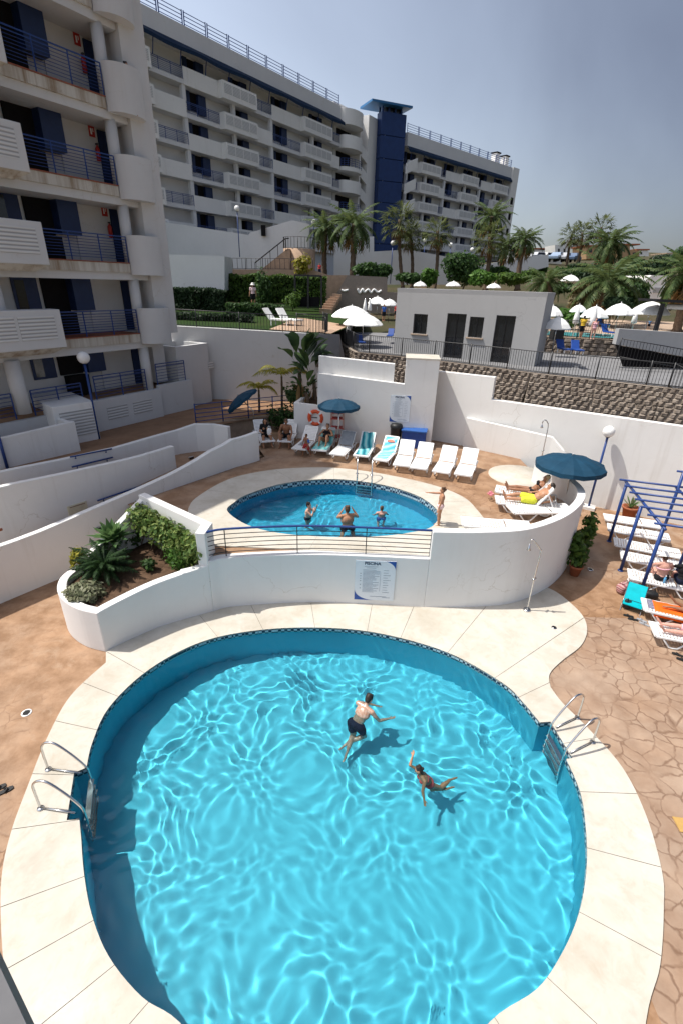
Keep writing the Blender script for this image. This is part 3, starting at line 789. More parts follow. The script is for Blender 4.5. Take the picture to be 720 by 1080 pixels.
struct(mb.build('terrace', 'terrace concrete'))
iron_fence('iron_fence', 'long black iron bar fence along the edge of the terrace above the rock bank', [p+V((.02, .05, 0)) for p in FP], .95)

# ------------------------------------------------------------------ grey flat-roofed hall on the terrace
G0 = W(562.5, 386.5, Z3); GU = V((-.866, .5, 0)); GN = V((.5, .866, 0)); GZ = 8.17
def g_s(x, y): q = WP(x, y, G0, GN); return (q-G0).dot(GU), q.z
gl = g_s(416.5, 340)[0]
q = WP(584, 315, G0, GU); gd = (q-G0).dot(GN)
ops = []
for (xa, xb, ya, yb) in [(519.5, 540, 332.5, 383), (494, 509, 334, 356), (469, 489, 330.5, 377), (435.5, 450, 331, 352)]:
    sA, sB = g_s(xb, (ya+yb)/2)[0], g_s(xa, (ya+yb)/2)[0]; zA, zB = g_s((xa+xb)/2, yb)[1], g_s((xa+xb)/2, ya)[1]
    if yb > 370: zA = Z3+.02
    ops.append((sA, sB, zA, zB))
t = thing('hall', 'grey flat roofed hall with two dark doors and two windows on the terrace', 'building', G0)
mb = MB(); wall_openings(mb, G0, GU, gl, Z3, GZ, ops, .16, GN, kb=0)
E_ = lambda s, d, z: (G0+GU*s+GN*d)+V((0, 0, z-Z3))
mb.quad(E_(0, 0, Z3), E_(0, gd, Z3), E_(0, gd, GZ), E_(0, 0, GZ)); mb.quad(E_(gl, 0, Z3), E_(gl, gd, Z3), E_(gl, gd, GZ), E_(gl, 0, GZ)); mb.quad(E_(0, gd, Z3), E_(gl, gd, Z3), E_(gl, gd, GZ), E_(0, gd, GZ))
mb.build('wall', 'grey render', t)
mb = MB(); mb.hexa([E_(0, 0, GZ-.2), E_(gl, 0, GZ-.2), E_(gl, gd, GZ-.2), E_(0, gd, GZ-.2)]+[E_(a, b, GZ+.002) for a, b in ((-.02, -.02), (gl+.02, -.02), (gl+.02, gd+.02), (-.02, gd+.02))])
mb.build('roof', 'grey render', t)
for i, (sA, sB, zA, zB) in enumerate(ops):
    mb = MB(); door = zA < Z3+.1
    p = [E_(sA+.02, .1, zA+.02), E_(sB-.02, .1, zA+.02), E_(sB-.02, .15, zA+.02), E_(sA+.02, .15, zA+.02)]
    mb.hexa(p+[v+V((0, 0, zB-zA-.04)) for v in p])
    w_ = mb.build('door' if door else 'window', 'dark glass', t)
    mb = MB(); fz = [(sA+.02, zA+.02), (sB-.02, zA+.02), (sB-.02, zB-.02), (sA+.02, zB-.02), (sA+.02, zA+.02)]
    for (a, za), (b, zb) in zip(fz, fz[1:]): mb.seg(E_(a, .085, za), E_(b, .085, zb), .05, .05)
    mb.seg(E_((sA+sB)/2, .085, zA), E_((sA+sB)/2, .085, zB), .04, .04)
    mb.build('frame', 'black iron', w_)
    if not door:
        mb = MB(); mb.seg(E_(sA-.08, -.03, zA-.03), E_(sB+.08, -.03, zA-.03), .14, .05); mb.build('sill', 'paver', w_)

# ------------------------------------------------------------------ pool terrace behind, bar at right
ZP = 5.75
sa_, sb_ = W(583, 372, Z3), W(648, 376, Z3); su = (sb_-sa_).normalized(); sa2 = sa_-su*5; sb2 = sb_+su*9
mb = MB(); block_wall(mb, sa2, sb2, Z3, ZP, .5, .2, .1, 44, .1)
o = mb.build('step_wall', 'split rock', None, loc=sa_); tag(o, 'low stone block wall at the back of the terrace, beneath the far pool', 'retaining wall')
sn = V((-su.y, su.x, 0)); sn = -sn if sn.y < 0 else sn
mb = MB(); pz = [sa2+sn*.15, sb2+sn*.15, sb2+sn*26+su*10, sa2+sn*26]; mb.add([(p.x, p.y, ZP) for p in pz], [(0, 1, 2, 3)]); struct(mb.build('pool_terrace', 'paver'))
mb = MB(); pz = [sa_-su*.5+sn*1.6, sa_+su*6+sn*1.6, sa_+su*7+sn*4.8, sa_-su*1+sn*4.8]
mb.add([(p.x, p.y, ZP+.012) for p in pz], [(0, 1, 2, 3)]); struct(mb.build('far_pool_water', M('far water', (.10, .42, .46), .12, .5)))
iron_fence('iron_fence', 'black iron bar fence in front of the far pool, on the stone block wall', [sa_-su*1.5+sn*.5+V((0, 0, ZP-Z3)), sb_+su*.5+sn*.5+V((0, 0, ZP-Z3))], 1.0)
# bar terrace at the right edge
YB = 24.5
t = thing('bar_terrace', 'grey rendered bar terrace wall under a dark canopy at the right edge', 'building', WY(690, 375, YB))
pxslab('wall', [(653, 346.5), (760, 353.5), (760, 383), (649, 363)], YB, .35, 'grey render', t)
pxslab('dark_opening', [(652, 364), (760, 384), (760, 440), (664, 402)], YB+.5, .3, 'dark void', t)
cl, cr2 = WY(692, 318, YB+.3), WY(770, 322, YB+.3)
mb = MB(); mb.hexa([cl, cr2, cr2+V((0, 1.6, 0)), cl+V((0, 1.6, 0))]+[v+V((0, 0, .12)) for v in (cl, cr2, cr2+V((0, 1.6, 0)), cl+V((0, 1.6, 0)))]); mb.build('canopy_roof', 'black iron', t)
for px in (699, 740):
    a = WY(px, 320, YB+.4); b = V((a.x, a.y, WY(700, 350, YB).z)); mb = MB(); mb.seg(a, b, .16, .16); mb.build('canopy_post', 'black iron', t)
mb = MB(); a, b = WY(704, 323, YB+1), WY(770, 326, YB+1); mb.tube([a, b], .12, 8); mb.build('rolled_blind', 'white canvas', t)
iron_fence('iron_fence', 'black iron fence beside the dark stair under the bar terrace', [WY(650, 377, YB-.6), WY(690, 384, YB-.9), WY(722, 390, YB-1.2)], .9, sp=.14)
fe = FP[-2]
iron_fence('iron_fence', 'sloping black iron handrail fence on the steps at the far right edge', [fe+V((.15, -.1, 0)), fe+V((1.3, -.9, -.55)), fe+V((2.4, -1.7, -1.1))], .95)
# white steps edge
# ------------------------------------------------------------------ walkway, retaining wall and lawn on the left
ZW = 2.25
k0, k1 = W(205, 449, ZW), W(312, 436, ZW)
mb = MB(); wp = [RA+RN*2.85+RU*-6, RA+RN*2.85+RU*8.4, RA+RN*2.9+RU*9.6, V((k0.x+.6, k0.y)), V((k1.x, k1.y)), V((k1.x+1.2, 27.2)), V((-16, 27.2)), V((-24, 6))]
mb.add([(p.x, p.y, ZW) for p in wp], [tuple(range(len(wp)))]); struct(mb.build('brown_walkway', M('brown paving', (.27, .16, .095), .8, .2, var=.16, scale=2, bump=.2)))
mb = MB(); mb.wall([V((k0.x, k0.y)), V((k1.x, k1.y))], 1.4, ZW+.06, .15, 1); o = mb.build('kerb_wall', 'paver', None, loc=k0); tag(o, 'low kerb wall under the blue railing behind the seated bathers', 'wall')
t = iron_fence('blue_railing', 'blue horizontal bar railing on the kerb behind the tilted umbrella', [k0.lerp(k1, .02)+V((0, 0, .05)), k1+V((0, 0, .05))], .95, mat='blue paint', bars=False, rails=(.15, .34, .53, .72, .96), every=1.05)
LY = 27.0
lx0, lx1 = WY(150, 340, LY), WY(343, 352.5, LY); zl0, zl1 = WY(184, 341.5, LY).z, WY(340, 352.5, LY).z
mb = MB(); mb.hexa([V((-13, LY, 1.5)), V((lx1.x, LY, 1.5)), V((lx1.x, LY+.35, 1.5)), V((-13, LY+.35, 1.5)), V((-13, LY, zl0)), V((lx1.x, LY, zl1)), V((lx1.x, LY+.35, zl1)), V((-13, LY+.35, zl0))])
o = mb.build('retaining_wall', 'dimmed render', None, loc=(-6, LY, ZW)); tag(o, 'broad shaded white retaining wall below the lawn terrace fence', 'retaining wall')
ZL = 5.85
mb = MB(); mb.add([(-22, LY+.3, ZL+.25), (lx1.x+.3, LY+.3, ZL), (1.5, 40, ZL), (1.5, 62, ZL+.3), (-30, 62, ZL+.3)], [tuple(range(5))])
def grass_mat(name, a, b, c):
    t = NT(name); t.set(.9, .1); t.color(t.mix(t.ramp(t.noise(9, 4), [(.3, 0.0), (.7, .5)]), t.ramp(t.noise(.25, 5), [(.3, a), (.6, b), (.8, c)]), tuple(v*.5 for v in a))); t.bump(t.noise(30, 3), .5, .03)
grass_mat('lawn grass', (.018, .04, .009), (.03, .058, .012), (.055, .065, .022))
grass_mat('hill ground', (.05, .06, .028), (.10, .08, .05), (.16, .105, .075))
struct(mb.build('lawn', 'lawn grass'))
mb = MB(); e1 = WY(262, 347, LY+.5); mb.add([(WY(283, 347, LY).x, LY+.34, ZL+.15), (lx1.x+.3, LY+.34, ZL+.02), (.6, 36, ZL+.03), (-3.6, 38, ZL+.1)], [(0, 1, 2, 3)]); struct(mb.build('paved_terrace', M('pink paver', (.42, .29, .20), .8, .2, var=.15, scale=3)))
iron_fence('iron_fence', 'black iron bar fence on the white retaining wall in front of the lawn', [V((-12.5, LY+.15, zl0)), V((lx1.x, LY+.15, zl1))], .86, sp=.16)
# curved stair fence at the corner of the lawn terrace
c0 = V((lx1.x+.1, LY+.2, zl1))
cv = [c0+V((-.9+.9*cos(a), 1.2+1.2*sin(a), 0)) for a in [radians(x) for x in (-150, -110, -70, -30, 10, 50)]]
iron_fence('iron_fence', 'curved black iron fence at the corner of the lawn terrace by the steps', cv, 1.0, sp=.09)
mb = MB()
stx = [W(343, 352, 5.9), W(349, 375, 4.6), W(352, 395, 3.6), W(349, 415, 2.8)]
for a, b in zip(stx, stx[1:]):
    mb.hexa([a+V((-.55, 0, -1.5)), a+V((.75, 0, -1.5)), b+V((.75, 0, -1.5)), b+V((-.55, 0, -1.5)), a+V((-.55, 0, 0)), a+V((.75, 0, 0)), b+V((.75, 0, 0)), b+V((-.55, 0, 0))])
struct(mb.build('garden_path', 'terrace concrete'))
# ------------------------------------------------------------------ apartment blocks
class Face:
    """local frame of a facade: s along, d outwards, z up"""
    def __init__(s, p0, deg):
        a = radians(deg); s.p = V((p0[0], p0[1], 0)); s.u = V((sin(a), cos(a), 0)); s.n = V((cos(a), -sin(a), 0))
    def __call__(s, a, d, z): q = s.p+s.u*a+s.n*d; return V((q.x, q.y, z))
    def box(s, mb, a0, a1, d0, d1, z0, z1):
        mb.hexa([s(a0, d0, z0), s(a1, d0, z0), s(a1, d1, z0), s(a0, d1, z0), s(a0, d0, z1), s(a1, d0, z1), s(a1, d1, z1), s(a0, d1, z1)])
    def part(s, name, mat, par, *boxes, **kw):
        mb = MB()
        for b in boxes: s.box(mb, *b)
        return mb.build(name, mat, par, **kw)
def railing(F, par, a0, a1, d, z, h=.98, n=6, r=.016, mat='blue paint', every=1.3, name='railing', prow=.045):
    mb = MB()
    for k in range(n): mb.tube([F(a0, d, z+.14+(h-.14)*k/n*.98), F(a1, d, z+.14+(h-.14)*k/n*.98)], r*.75, 5)
    o = mb.build(name, mat, par)
    mb = MB(); mb.seg(F(a0, d, z+h), F(a1, d, z+h), prow, prow*.8); mb.seg(F(a0, d, z+h-.11), F(a1, d, z+h-.11), prow*.6, prow*.6); mb.build('handrail', mat, o)
    m_ = max(1, round((a1-a0)/every))
    for k in range(m_+1):
        mb = MB(); a = a0+(a1-a0)*k/m_; mb.seg(F(a, d, z), F(a, d, z+h), r*2.4, r*2.4); mb.build('post', mat, o)
    return o

# ---- near block on the left
LB = Face((-9.14, 22.6), 31.3)
t = thing('apartment_block', 'near white apartment block at left with blue shutters and rounded balcony ends', 'building', LB(-2, 0, 2.25))
SL = [6.06, 8.83, 11.55, 14.32, 17.1, 19.9]; sM, sE = -11.5, 2.02
LB.part('back_wall', 'dimmed render', t, (sM, sE-.4, -2.0, -1.7, 2.3, 20.5))
LB.part('party_wall', 'dimmed render', t, (.95, sE-.41, -1.695, -.6, 3.7, 20.5))
LB.part('end_wall', 'dimmed render', t, (.88, sE, -.55, .05, 6.0, 21.5))
gz = 3.55
for k, z in enumerate([gz]+SL):
    if k: LB.part('floor_slab', 'stained render', t, (sM, -.06, -.5, .0, z-.34, z-.004)); LB.part('floor_beam', 'dimmed render', t, (sM, .87, -1.69, -.10, z-.62, z-.008))
    if k: LB.part('tile_edge', 'red tile', t, (-3.9, -.06, -1.6, .035, z+.0, z+.035))
    top = (SL+[22.6])[k] if k else SL[0]
    # column, door, window
    mb = MB(); mb.tube([LB(.22, -.3, z), LB(.22, -.3, top-.58)], .22, 16); mb.build('column', 'dimmed render', t)
    mb = MB(); mb.tube([LB(-5.55, -.15, z), LB(-5.55, -.15, top-.58)], .27, 16); mb.build('column', 'dimmed render', t)
    LB.part('door', 'blue shutter', t, (.55, .94, -1.69, -1.62, z+.04, z+2.1))
    w_ = LB.part('window_recess', 'dark void', t, (-3.05, -2.05, -1.69, -1.60, z+.9, z+2.2))
    b_ = LB.part('shutter_box', 'blue shutter', t, (-2.05, -1.22, -1.69, -1.15, z+.95, z+2.2))
    LB.part('low_screen', 'dark void', t, (-2.9, -2.0, -1.69, -1.3, z+.03, z+.86))
    w2_ = LB.part('window', 'blue shutter', t, (-4.15, -3.2, -1.69, -1.63, z+.85, z+2.15))
    LB.part('pane', 'dark glass', w2_, (-4.05, -3.7, -1.63, -1.615, z+.95, z+2.05))
    LB.part('window', 'dark glass', t, (-7.6, -6.4, -1.69, -1.63, z+.85, z+2.15))
    LB.part('wall_panel', 'dimmed render', t, (-1.15, .5, -1.69, -1.64, z+.03, z+2.25))
    if k:
        # rounded balcony end
        mb = MB(); cx, rr = .76, .55; arc = [radians(x) for x in range(-90, 91, 9)]
        O_ = [LB(cx+rr*sin(a)*1.42, .0+rr*cos(a), 0) for a in arc]; O_ = [LB(-.02, -.02, 0)]+O_
        I_ = [LB(cx+(rr-.14)*sin(a)*1.42, (rr-.14)*cos(a), 0) for a in arc]; I_ = [LB(.1, -.02, 0)]+I_
        n_ = len(O_); zz = lambda p, q: V((p.x, p.y, q))
        lv = [zz(p, q) for q in (z-.42, z+.3, z+1.05) for p in O_[1:]]; mb.add(lv, [(r*(n_-1)+i, r*(n_-1)+i+1, (r+1)*(n_-1)+i+1, (r+1)*(n_-1)+i) for r in range(2) for i in range(n_-2)], True)
        mb.quad(zz(O_[0], z-.42), zz(O_[1], z-.42), zz(O_[1], z+1.05), zz(O_[0], z+1.05))
        for i in range(n_-1):
            a, b, c, d = O_[i], O_[i+1], I_[i+1], I_[i]
            mb.add([zz(d, z), zz(c, z), zz(c, z+1.05), zz(d, z+1.05)], [(0, 1, 2, 3)], True); mb.quad(zz(a, z+1.05), zz(b, z+1.05), zz(c, z+1.05), zz(d, z+1.05))
        mb.add([zz(p, z-.42) for p in O_], [tuple(range(n_))]); mb.add([zz(p, z-.01) for p in O_], [tuple(range(n_))])
        mb.build('rounded_balcony', 'dimmed render', t)
        railing(LB, t, -3.75, -.06, -.04, z+.03, .95, 8, .015)
        # louvred box balcony
        bx = LB.part('box_balcony', 'dimmed render', t, (-8.6, -3.8, .004, .62, z-.2, z+1.12), bevel=.02)
        mb = MB(); mb.hexa([LB(-8.3, .1, z-.42), LB(-4.2, .1, z-.42), LB(-4.2, .3, z-.42), LB(-8.3, .3, z-.42), LB(-8.6, .0, z-.203), LB(-3.8, .0, z-.203), LB(-3.8, .6, z-.203), LB(-8.6, .6, z-.203)]); mb.build('soffit', 'stained render', bx)
        for s0 in (-8.3, -6.75, -5.35): LB.part('louvre_panel', 'louvre', bx, (s0, s0+1.28, .622, .64, z+.12, z+.92))
    else:
        railing(LB, t, -5.2, -3.2, -.06, z-.15, .95, 6, .016); railing(LB, t, -2.6, -.05, -.06, z+.02, .95, 6, .016); railing(LB, t, -7.6, -5.9, -.06, z-.15, .95, 6, .016)
LB.part('floor_slab', 'brown paving', t, (sM, 1.6, -1.69, -.125, 2.3, gz-.02))
bw0 = LB.part('base_wall', 'dimmed render', t, (-3.0, .55, -.12, .12, 2.2, gz+.02)); LB.part('base_wall', 'dimmed render', t, (sM, -3.01, -.12, .10, 2.2, gz-.2))
for a in (-2.35, -1.05):
    LB.part('vent', 'louvre', bw0, (a, a+1.0, .12, .135, 2.65, 3.2))
for k, z in enumerate(SL[1:5]):
    fl = ['second', 'third', 'fourth', 'fifth'][k]
    e = thing('fire_extinguisher', f'red fire extinguisher on the wall of the {fl} gallery up in the near block', 'extinguisher', LB(.33, -1.5, z+1.0), radians(58.7))
    mb = MB(); mb.lathe([(0, 0), (.085, .01), (.085, .42), (.03, .5), (.03, .54)], 10); mb.build('cylinder_body', 'red paint', e, world=False)
    mb = MB(); mb.box((0, 0, .57), (.05, .12, .05)); mb.tube([(.03, 0, .55), (.12, .02, .4), (.11, .02, .15)], .012, 5); mb.build('valve', 'bin plastic', e, world=False)
    e = thing('safety_sign', f'red pictogram sign above the extinguisher of the {fl} gallery', 'sign', LB(.28, -1.62, z+1.98), radians(58.7))
    mb = MB(); mb.box((0, 0, 0), (.26, .012, .36)); mb.build('board', 'red paint', e, world=False)
    mb = MB(); mb.box((-.03, -.009, 0), (.06, .006, .2)); mb.box((.05, -.009, .05), (.03, .006, .12)); mb.build('pictogram', 'rim paint', e, world=False)
# cabin, cabinets, low walls at the foot of it
ca = W(192.8, 431.7, ZW); cb = WY(224, 420, 26.5); cb.z = ZW; cz = WP(184, 366, ca, (cb-ca).cross(V((0, 0, 1)))).z
cu = (cb-ca).normalized(); cn = V((-cu.y, cu.x, 0)); C_ = lambda a, d, z: ca+cu*a+cn*d+V((0, 0, z-ZW)); cl_ = (cb-ca).length
t = thing('plant_room', 'small white open topped plant room by the retaining wall', 'building', ca)
mb = MB()
for a0, a1, d0, d1 in ((0, cl_, 0, .18), (0, cl_, 1.9, 2.08), (0, .18, .183, 1.897), (cl_-.18, cl_, .183, 1.897)):
    mb.hexa([C_(a0, d0, ZW-.1), C_(a1, d0, ZW-.1), C_(a1, d1, ZW-.1), C_(a0, d1, ZW-.1), C_(a0, d0, cz), C_(a1, d0, cz), C_(a1, d1, cz), C_(a0, d1, cz)])
mb.build('wall', 'dimmed render', t, bevel=.012)
mb = MB(); mb.quad(C_(.18, .18, cz-.4), C_(cl_-.18, .18, cz-.4), C_(cl_-.18, 1.9, cz-.4), C_(.18, 1.9, cz-.4)); mb.build('sunken_roof', 'asphalt', t)
mb = MB(); mb.hexa([C_(2.2, -.03, ZW+1.75), C_(2.6, -.03, ZW+1.75), C_(2.6, -.002, ZW+1.75), C_(2.2, -.002, ZW+1.75), C_(2.2, -.03, ZW+2.1), C_(2.6, -.03, ZW+2.1), C_(2.6, -.002, ZW+2.1), C_(2.2, -.002, ZW+2.1)]); mb.build('vent', 'louvre', t)
mb = MB(); mb.hexa([C_(.2, -.05, ZW+.25), C_(.6, -.05, ZW+.25), C_(.6, -.002, ZW+.25), C_(.2, -.002, ZW+.25), C_(.2, -.05, ZW+.6), C_(.6, -.05, ZW+.6), C_(.6, -.002, ZW+.6), C_(.2, -.002, ZW+.6)]); mb.build('meter_box', 'cream plate', t)
t = thing('link_balcony', 'recessed white balcony with blue railing between near block and plant room', 'building', LB(1.4, .1, 2.25))
LB.part('wall', 'dimmed render', t, (.56, 2.6, -.2, .0, 2.2, gz+.15)); LB.part('back_wall', 'dimmed render', t, (1.63, 2.9, -1.9, -1.7, 2.2, 5.99))
railing(LB, t, .6, 2.3, -.1, gz+.16, .95, 6, .016)
c1, c2 = W(85, 467, ZW), W(104, 463, ZW); ku = (c2-c1).normalized(); kn = V((-ku.y, ku.x, 0)); K_ = lambda a, d, z: c1+ku*a+kn*d+V((0, 0, z))
t = thing('service_cabinet', 'white masonry cabinet with louvred door against the near block', 'cabinet', c1, atan2(ku.y, ku.x))
kl = (c2-c1).length+.1
mb = MB(); mb.hexa([K_(-.75, 0, -.1), K_(kl, 0, -.1), K_(kl, 2.0, -.1), K_(-.75, 2.0, -.1), K_(-.75, 0, 1.55), K_(kl, 0, 1.55), K_(kl, 2.0, 1.62), K_(-.75, 2.0, 1.62)]); mb.build('body', 'white stucco', t, bevel=.02)
mb = MB(); mb.hexa([K_(-.55, -.025, .3), K_(kl-.12, -.025, .3), K_(kl-.12, -.002, .3), K_(-.55, -.002, .3), K_(-.55, -.025, 1.3), K_(kl-.12, -.025, 1.3), K_(kl-.12, -.002, 1.3), K_(-.55, -.002, 1.3)]); mb.build('louvred_door', 'louvre', t)
l1 = W(85.5, 475.5, ZW); l0 = W(-20, 500, ZW); lu_ = (l0-l1).normalized(); lnn = V((lu_.y, -lu_.x, 0)); lnn = -lnn if lnn.y < 0 else lnn
z_a = WP(78, 444.5, l1, lnn).z; z_b = WP(0, 463, l1, lnn).z
mb = MB(); fp = [l1, l1+lu_*1.4, l1+lu_*2.8, l1+lu_*5]
mb.wall([V((p.x, p.y)) for p in fp], ZW-.1, [z_a, z_a+(z_b-z_a)*.5, z_b, z_b-.05], .18, -1)
mb.wall([V((l1.x, l1.y))+V((lnn.x, lnn.y))*.2, V((l1.x, l1.y))+V((lnn.x, lnn.y))*1.6], ZW-.1, z_a-.06, .18, 1)
o = mb.build('yard_wall', 'white stucco', None, loc=l1, bevel=.012); tag(o, 'low white yard wall at the far left below the near block', 'wall')

# ---- long block behind, first section
def bay_block(t, F, floors, units, ztop, depth, s_end, s_start, awn=True, winmat='blue shutter', seed=1):
    """units: list of (s0, sL0, sL1, s1): plain section s0..sL0, louvred box sL0..sL1, plain section sL1..s1"""
    rnd = random.Random(seed)
    F.part('back_wall', 'far render', t, (s_start, s_end, -depth, -1.35, floors[0]-3, ztop-1.6))
    F.part('roof_parapet', 'far render', t, (s_start, s_end, -1.9, .02, ztop-1.75, ztop))
    for k, z in enumerate(floors): F.part('floor_slab', 'far render', t, (s_start, s_end, -1.34, .0, z-.38, z))
    for k, z in enumerate(floors):
        top = k == len(floors)-1
        for i, (s0, a, b, s1) in enumerate(units):
            odd = (len(floors)-1-k+i*0) % 2
            secs = [(s0, a, bool(odd)), (b, s1, not odd)]
            for (p, q, rail) in secs:
                if q-p < .4: continue
                if rail: railing(F, t, p, q, -.08, z, 1.0, 6, .02, every=1.6, prow=.05)
                else: F.part('balcony_parapet', 'white stucco', t, (p, q, -.18, .03, z-.40, z+1.05))
            bx = F.part('box_balcony', 'white stucco', t, (a, b, -.2, .75, z-.42, z+1.08))
            nn = max(2, round((b-a)/1.3)); w = (b-a-.3)/nn; mb = MB()
            for j in range(nn): F.box(mb, a+.2+j*w, a+.2+(j+1)*w-.12, .752, .77, z+.02, z+.86)
            mb.build('louvre_panel', 'louvre', bx)
            if not top:
                for c in (s0, (a+b)/2-.3):
                    F.part('column', 'far render', t, (c-.22, c+.22, -.5, -.1, z, z+2.4))
            # windows and shutters on the rear wall
            for c, w_ in ((s0+.35*(a-s0)+.75, 2.5), (a+.62*(b-a)+.9, 2.5)):
                wn = F.part('window', 'dark void', t, (c-w_/2, c+w_/2, -1.348, -1.29, z+.75, z+2.3))
                F.part('shutter', winmat, wn, (c-w_/2, c-w_/2+.5, -1.29, -1.15, z+.7, z+2.32), (c+.2, c+w_/2, -1.29, -.95, z+.6, z+2.25))
        if awn and top:
            mb = MB(); N = 60
            pr = []
            for i in range(N+1):
                s_ = s_start+(s_end-s_start)*i/N; wv = .16*sin(s_*.95)
                pr.append((F(s_, .03, z+2.8), F(s_, .62+wv, z+2.3), F(s_, .62+wv, z+1.98)))
            for a_, b_ in zip(pr, pr[1:]):
                mb.add([a_[0], b_[0], b_[1], a_[1]], [(0, 1, 2, 3)], True); mb.add([a_[1], b_[1], b_[2], a_[2]], [(0, 1, 2, 3)], True)
            mb.build('awning', M('navy awning', (.006, .022, .055), .7, .2), t)
            for i in range(int((s_end-s_start)/3.2)): 
                mb = MB(); p = s_start+1+i*3.2; mb.tube([F(p, -.05, z+1.0), F(p, .3, z+2.4)], .05, 5); mb.build('awning_pole', 'blue paint', t)
    # roof railing
    n_ = max(3, round((s_end-s_start)/3.0))
    for i in range(n_):
        a, b = s_start+(s_end-s_start)*i/n_+.12, s_start+(s_end-s_start)*(i+1)/n_-.12
        mb = MB()
        for h in (.25, .55, .85, 1.15): mb.tube([F(a, -.3, ztop+h), F(b, -.3, ztop+h)], .035, 5)
        o = mb.build('roof_railing', 'blue paint', t)
        for s_ in (a, b):
            mb = MB(); mb.seg(F(s_, -.3, ztop-.05), F(s_, -.3, ztop+1.25), .09, .09); mb.build('post', 'blue paint', o)
F1 = Face((-17.11, 62.19), 34)
fl1 = [12.85, 15.6, 18.35, 21.1, 23.8, 26.5]
t = thing('apartment_block', 'long white apartment block behind, seven storeys with louvred balconies and blue roof railing', 'building', F1(10, 0, 9))
bay_block(t, F1, fl1, [(-13.2, -9.0, -4.3, -.0), (.0, 4.6, 9.8, 13.1), (13.1, 18.6, 24.7, 27.5)], 30.75, 9, 27.6, -14, seed=3)
F1.part('ground_wall', 'far render', t, (-14, 27.6, -1.34, -.3, 8.6, 12.45))
# ---- stair part with rounded balconies and the blue tower
F3 = Face((F1(27.6, 0, 0).x, F1(27.6, 0, 0).y), 34)
t = thing('stair_block', 'white middle part with rounded balconies and slanted openings, left of the blue tower', 'building', F3(4, 0, 9))
F3.part('wall', 'far render', t, (.02, 11.0, -9, -1.2, 9, 31.5))
F3.part('wall', 'white stucco', t, (4.7, 5.0, -1.195, .3, 9, 31.0)); F3.part('wall', 'white stucco', t, (6.9, 9.6, -1.195, .3, 9, 31.3))
for k, z in enumerate(fl1+[29.25]):
    mb = MB(); N = 14; out = [F3(.05, -1.19, 0), F3(.05, .2, 0)]+[F3(.05+2.3-2.3*cos(pi*.5*i/N)+.0, .2+1.3*sin(pi*.5*i/N), 0) for i in range(1, N+1)]+[F3(4.4, 1.5-1.2*((i/6)**2), 0) if 0 else F3(2.4+2.3*sin(pi*.5*i/6), .3+1.2*cos(pi*.5*i/6), 0) for i in range(1, 7)]+[F3(4.7, -1.19, 0)]
    rail = (k % 2 == 0) and k < 6
    hh = .02 if rail else 1.05
    if k == 6: hh = 1.3
    mb.prism([(p.x, p.y) for p in out], z-.5, z+(.0 if hh < .1 else hh), True)
    mb.build('rounded_balcony', 'white stucco', t)
    if rail:
        mb = MB(); pp = out[1:-2]
        for h in (.2, .45, .7, .98): mb.tube([V((p.x, p.y, z+h)) for p in pp], .03, 5)
        for p in pp[::3]: mb.seg((p.x, p.y, z), (p.x, p.y, z+1), .06, .06)
        mb.build('railing', 'blue paint', t)
    if k < 6:
        F3.part('window', 'dark void', t, (.7, 4.2, -1.19, -1.1, z+.05, z+2.1))
        mb = MB(); q = [(5.0, z-.5), (6.9, z-1.3), (6.9, z+.15), (5.0, z+.95)]
        vs = [F3(s_, d_, z_) for d_ in (.28, .0) for s_, z_ in q]; mb.add(vs, [(0, 1, 2, 3), (7, 6, 5, 4)]+[(i, (i+1) % 4, 4+(i+1) % 4, 4+i) for i in range(4)]); mb.build('slanted_parapet', 'white stucco', t)
        F3.part('opening', 'dark void', t, (5.0, 6.9, -1.19, -1.1, z-.3, z+1.9))
a, b = WD(399, 190, 91.5), WD(424, 190, 93.5)
F4 = Face((a.x, a.y), 90-math.degrees(atan2((b-a).y, (b-a).x)))
wT = V((b.x-a.x, b.y-a.y)).length; zT = WD(412, 117.5, 92).z; zB_ = WD(396, 265, 92).z
t = thing('blue_tower', 'dark blue panelled lift tower with an overhanging flat canopy roof', 'tower', F4(wT/2, 0, 9))
pn_ = 8; ph = (zT-8.6)/pn_
for k in range(pn_): F4.part('cladding_panel', 'blue tower', t, (0, wT, -1.6, 0, 8.6+ph*k+.06, 8.6+ph*(k+1)), bevel=.05)
F4.part('core', 'dark void', t, (.15, wT-.15, -1.5, -.15, 8.6, zT-.05))
for k in range(4): F4.part('canopy_post', 'blue tower', t, (wT*.25*k+.2, wT*.25*k+.45, -1.5, -1.3, zT, zT+.7), (wT*.25*k+.2, wT*.25*k+.45, -.5, -.3, zT, zT+.7))
F4.part('canopy_room', 'dark glass', t, (.9, wT-.5, -1.3, -.6, zT, zT+.68))
mb = MB(); tp_ = [WD(376, 113.5, 90), WD(407, 108, 95), WD(427.5, 118, 92.5), WD(390, 121, 88)]
zc = zT+.7
mb.prism([(p.x, p.y) for p in (F4(-2.1, .8, 0), F4(wT+.5, .8, 0), F4(wT+.5, -3.4, 0), F4(-2.1, -3.4, 0))], zc, zc+.28); mb.build('canopy_roof', M('tower canopy blue', (.02, .12, .28), .5, .4), t)
